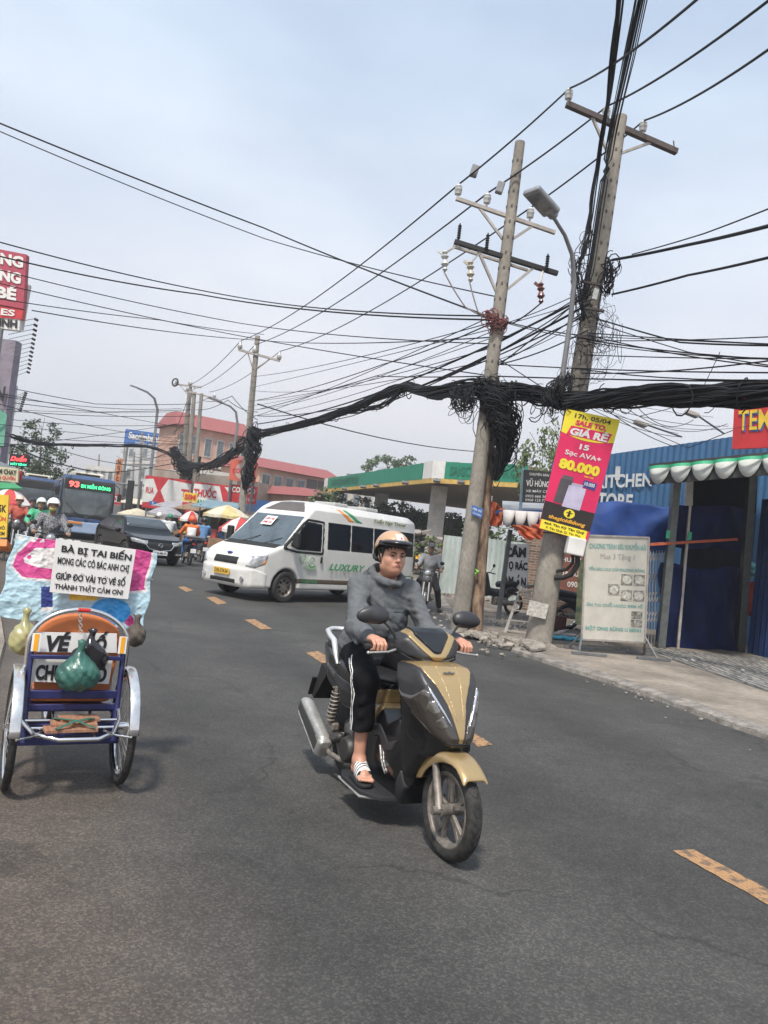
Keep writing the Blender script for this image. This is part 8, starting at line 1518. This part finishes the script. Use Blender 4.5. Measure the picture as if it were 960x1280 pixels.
s = MB(); g15 = on(847, 812, g1+wn*.05, wn); g15.z = .08; s.bar(g15, at(866, 590, g15.y), .05, .05, (0, 1, 0)); s.build('thin_post', M_ARM2, kk, world=True)
s = MB(); s.bar(g2, at(941, 575, 15.6), .16, .16, (0, 1, 0)); s.build('post', M_DKST, kk, world=True, bevel=.01); s = MB(); g3 = gr(952, 822); s.bar((g3.x, g3.y-1.0, .08), at(968, 590, g3.y-1.0), .09, .09, (0, 1, 0)); s.build('thin_post', M_DKST, kk, world=True)
def qd(nm_, mm, pts, off=.2, seed=3, par=kk, label=None): P0 = g1+wn*off; return rag(par, [on(x, y, P0, wn) for x, y in pts], mm, nm_, seed, label)
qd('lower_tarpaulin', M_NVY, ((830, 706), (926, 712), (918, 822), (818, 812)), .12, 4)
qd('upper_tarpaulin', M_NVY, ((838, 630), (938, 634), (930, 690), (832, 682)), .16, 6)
P0 = g1+wn*.35; s = MB(); s.quadslab(*[on(x, y, P0, wn) for x, y in ((864, 638), (945, 642), (948, 582), (868, 582))], .05); s.build('rolled_shutter', mat('painted_interior_shade', (.006, .006, .008), .9, 0, .3, 4, stretch=(1, 1, 14), spec=.05), kk, world=True)  # near-black panel stands in for the shaded kiosk interior under the roof
s = MB(); s.box((9.9, 18.9, 1.7), (6.6, .1, 3.3), rz=.48); s.build('back_wall', mat('dark_inner_wall', (.010, .011, .016), .95, 0, .3, 2, spec=.05), kk, world=True)  # inner wall with the kiosk's interior shade put into its near-black colour
s = MB(); s.bar(on(806, 681, g1-wn*.03, wn), on(921, 674, g1-wn*.03, wn), .06, .05); s.build('orange_pole', M_TARO, kk, world=True)
s = MB(); P0 = g1+wn*.3
for k in range(11): s.bar(on(806+k*3.6, 688, P0, wn), on(803+k*3.6, 815, P0, wn), .012, .012, (0, 1, 0))
for k in range(10):
    for yy in (690, 715, 740, 765): s.bar(on(806+k*3.6, yy, P0, wn), on(809.6+k*3.6, yy+12, P0, wn), .01, .01, (0, 1, 0)); s.bar(on(809.6+k*3.6, yy, P0, wn), on(806+k*3.6, yy+12, P0, wn), .01, .01, (0, 1, 0))
s.build('folding_gate', M_ARM2, kk, world=True)
s = MB(); F = Face(at(859, 590, 15.4), at(867, 590, 15.4), at(866, 632, 15.4), at(858, 632, 15.4)); F.slab(s, .1); s.build('pale_box', M_ARM2, kk, world=True)
for a in ((835, 668), (862, 670)): s = MB(); s.box(on(a[0], a[1], g1-wn*.1, wn), (.07, .03, .16)); s.build('green_tag', M_AGR, kk, world=True)
rag(None, [on(x, y, g1+wn*w, wn) for x, y, w in ((690, 627, .9), (858, 631, .9), (846, 690, .45), (690, 680, .45))], M_BTP, 'blue_tarpaulin', 8, 'bright blue tarpaulin slung between the banner and the kiosk')
rag(None, [on(735, 686, g1+wn*.8, wn), on(812, 688, g1+wn*.7, wn), on(806, 815, g1+wn*.7, wn), on(735, 805, g1+wn*.8, wn)], M_NVY, 'dark_tarpaulin', 11, 'dark tarpaulin hanging behind the white standing board')
# right edge: interior goods and blue wall
s = MB(); w0_, w1_ = at(951, 640, 16.2), at(1040, 640, 14.2); corr(s, (w0_.x, w0_.y, 0), (w1_.x, w1_.y, 0), .08, 3.4, .16, .02); o = s.build('blue_side_panel', mat('blue_side_sheet', (.008, .03, .11), .5), kk, world=True); o.modifiers.new('t', 'SOLIDIFY').thickness = .004
f = Field((-.4, -.3, -.3), (.4, .3, .3), .02)
rnd = random.Random(8)
for i in range(9): f.add(fell((rnd.uniform(-.2, .2), rnd.uniform(-.1, .1), rnd.uniform(-.12, .12)), (.10, .09, .07)), .04)
o = f.build('stuffed_bag', mat('teal_plush', (.10, .28, .28), .8, 0, .4, 10), None, label='teal bundle on top of the red cloth inside the kiosk', cat='bundle'); o.location = at(946, 714, 16.6)
o = rag(None, [at(936, 728, 16.5), at(958, 728, 16.3), at(954, 775, 16.3), at(930, 770, 16.5)], mat('red_cloth', (.30, .02, .02), .8), 'red_cloth', 3, 'red cloth hanging inside the right edge of the kiosk')
s = MB(); s.lathe([(.001, 0), (.18, 0), (.24, .12), (.25, .28), (.20, .28), (.18, .1), (.001, .08)], gr(938, 812)+Vector((0, -.6, .08)), (0, 0, 1), 16); s.build('bucket', M_BLACK, None, smooth=40, label='black bucket on the tiles at the right kiosk post', cat='bucket')
# ladder, parked motorbike, clutter
ld = thing('step_ladder', 'metal step ladder leaning open between the two near poles', 'ladder', gr(672, 800)); b1_, b2_, t1_, t2_ = gr(629, 796), gr(662, 800), at(652, 733, 16.2), at(672, 731, 15.4)
s = MB(); s.bar(b1_, t1_, .05, .03, (0, 1, 0)); s.bar(b2_+Vector((.0, 0, 0)), t2_, .05, .03, (0, 1, 0)); b3_, t3_ = gr(688, 798), at(689, 731, 15.0)
for k in range(5): u = .12+.19*k; s.bar(b1_.lerp(t1_, u), b2_.lerp(t2_, u), .06, .025)
s.build('steps', M_ARM2, ld, world=True); s = MB(); s.bar(b2_.lerp(t2_, 0), t2_, .04, .03, (0, 1, 0)); s.bar(b3_, t3_, .04, .03, (0, 1, 0))
for k in range(4): u = .15+.22*k; s.bar(b2_.lerp(t2_, u)+Vector((.02, .03, 0)), b3_.lerp(t3_, u), .03, .02)
s.build('rear_frame', M_STEEL, ld, world=True); s = MB(); s.quadslab(t1_+Vector((0, 0, .02)), t2_+Vector((0, -.1, .02)), t3_+Vector((0, 0, .02)), t1_+Vector((.3, .3, .02)), .03); s.build('top_tray', M_STEEL, ld, world=True)
q = gr(640, 778); motorbike('black motorbike parked behind the step ladder', (q.x+.2, q.y+1.2, .08), R(205), (.02, .02, .025)); q = gr(800, 812); motorbike('motorbike parked behind the white standing board', (q.x-1.1, q.y+1.6, .08), R(10), (.03, .03, .03))
def stones(label, c, n, sp, sz, m, seed, name='rubble'):
    rnd = random.Random(seed); s = MB()
    for i in range(n):
        r_ = rnd.uniform(.3, 1)*sz; M = Matrix.Rotation(rnd.uniform(0, 3), 4, 'Z') @ Matrix.Rotation(rnd.uniform(-.5, .5), 4, 'X'); p = Vector(c)+Vector((rnd.gauss(0, sp[0]), rnd.gauss(0, sp[1]), r_*.25))
        vs = [p+M @ Vector((x*r_*rnd.uniform(.6, 1.1), y*r_*rnd.uniform(.5, 1), z*r_*rnd.uniform(.3, .6))) for x, y, z in ((-1, -1, -1), (1, -1, -1), (1, 1, -1), (-1, 1, -1), (-1, -1, 1), (1, -1, 1), (1, 1, 1), (-1, 1, 1))]; s.hexa(vs)
    return s.build(name, m, None, label=label, cat='rubble', kind='stuff', bevel=.006)
M_STN = mat('broken_stone', (.22, .19, .16), .95, 0, .3, 8, col2=(.38, .34, .29), var2=.3)
stones('loose stones and dirt round the foot of the slim pole', (1.95, 13.75, .06), 60, (.28, .22), .10, M_STN, 1); stones('heap of broken stones at the foot of the leaning pole', (2.65, 13.0, .06), 40, (.18, .10), .14, M_STN, 2); stones('scattered rubble along the broken kerb', (2.5, 13.2, .05), 90, (.5, .9), .05, M_STN, 3)
stones('litter and stones on the dirt verge', (3.3, 16.5, .08), 220, (1.2, 1.6), .045, mat('mixed_litter', (.25, .22, .2), .9, 0, .6, 9, col2=(.5, .48, .45)), 4, 'litter'); stones('rubble along the bottom of the iron fence', (4.0, 23.8, .08), 160, (1.3, .3), .10, M_STN, 5)
stones('small chips of stone along the right kerb edge', (3.6, 9.9, .02), 70, (.35, 1.2), .022, M_STN, 6)
s = MB(); s.prism([gr(650, 812)+Vector((0, 0, .1)), gr(664, 822)+Vector((0, 0, .08)), gr(682, 820)+Vector((0, 0, .10)), gr(668, 806)+Vector((0, 0, .16))], (0, 0, .05)); s.build('stone_slab', M_STN, None, bevel=.01, label='flat broken slab propped at the foot of the leaning pole', cat='slab')
f = Field((-.4, -.2, -.02), (.4, .2, .15), .015)
for i in range(14): f.add(fell((rnd.uniform(-.28, .28), rnd.uniform(-.1, .1), rnd.uniform(.02, .06)), (.09, .06, .03)), .03)
o = f.build('blue_plastic_sheet', mat('turquoise_plastic', (.04, .30, .42), .5, 0, .3, 10), None, label='crumpled turquoise plastic left of the standing board', cat='plastic sheet'); o.location = gr(705, 806)+Vector((0, .1, .08))
s = MB(); q = gr(705, 800)+Vector((.05, 1.0, .08)); s.box(q+Vector((0, 0, .16)), (.36, .3, .32)); s.tube([q+Vector((-.15, 0, .32)), q+Vector((-.1, 0, .45)), q+Vector((.1, 0, .45)), q+Vector((.15, 0, .32))], .015); s.build('toolbox', mat('dark_red_box', (.09, .03, .025), .6, 0, .3, 8), None, bevel=.015, label='dark red box with a handle behind the leaning pole', cat='box')
s = MB(); s.bar(gr(696, 800)+Vector((0, .2, .12)), gr(722, 806)+Vector((0, .3, .16)), .08, .03); s.bar(gr(700, 803)+Vector((0, .2, .18)), gr(716, 800)+Vector((0, .5, .14)), .05, .03); s.build('white_battens', M_PLW, None, label='pale battens lying on the turquoise plastic', cat='batten')
# green-yellow narrow poster behind the standing board
s = MB(); F = Face(at(724, 700, 14.4), at(732, 700, 14.4), at(728, 782, 14.4), at(719, 780, 14.4)); F.slab(s, .02); s.build('narrow_poster', mat('faded_green_poster', (.20, .36, .28), .6, 0, .5, 5, col2=(.55, .55, .25)), None, label='narrow faded green poster edge left of the standing board', cat='poster')

# ================================================================ hazy city air
s = MB(); s.box((0, 370, 35), (760, 800, 74)); hz_ = s.build('haze', bpy.data.materials.new('haze_air'), None, kind='stuff', label='thin pale haze filling the street air', cat='haze')
_m = bpy.data.materials['haze_air']; _m.use_nodes = True; _N = _m.node_tree.nodes; _N.remove(_N['Principled BSDF']); _v = _N.new('ShaderNodeVolumePrincipled'); _v.inputs['Color'].default_value = (.93, .94, .97, 1); _v.inputs['Density'].default_value = .0015; _v.inputs['Anisotropy'].default_value = .2; _m.node_tree.links.new(_v.outputs[0], _N['Material Output'].inputs['Volume'])
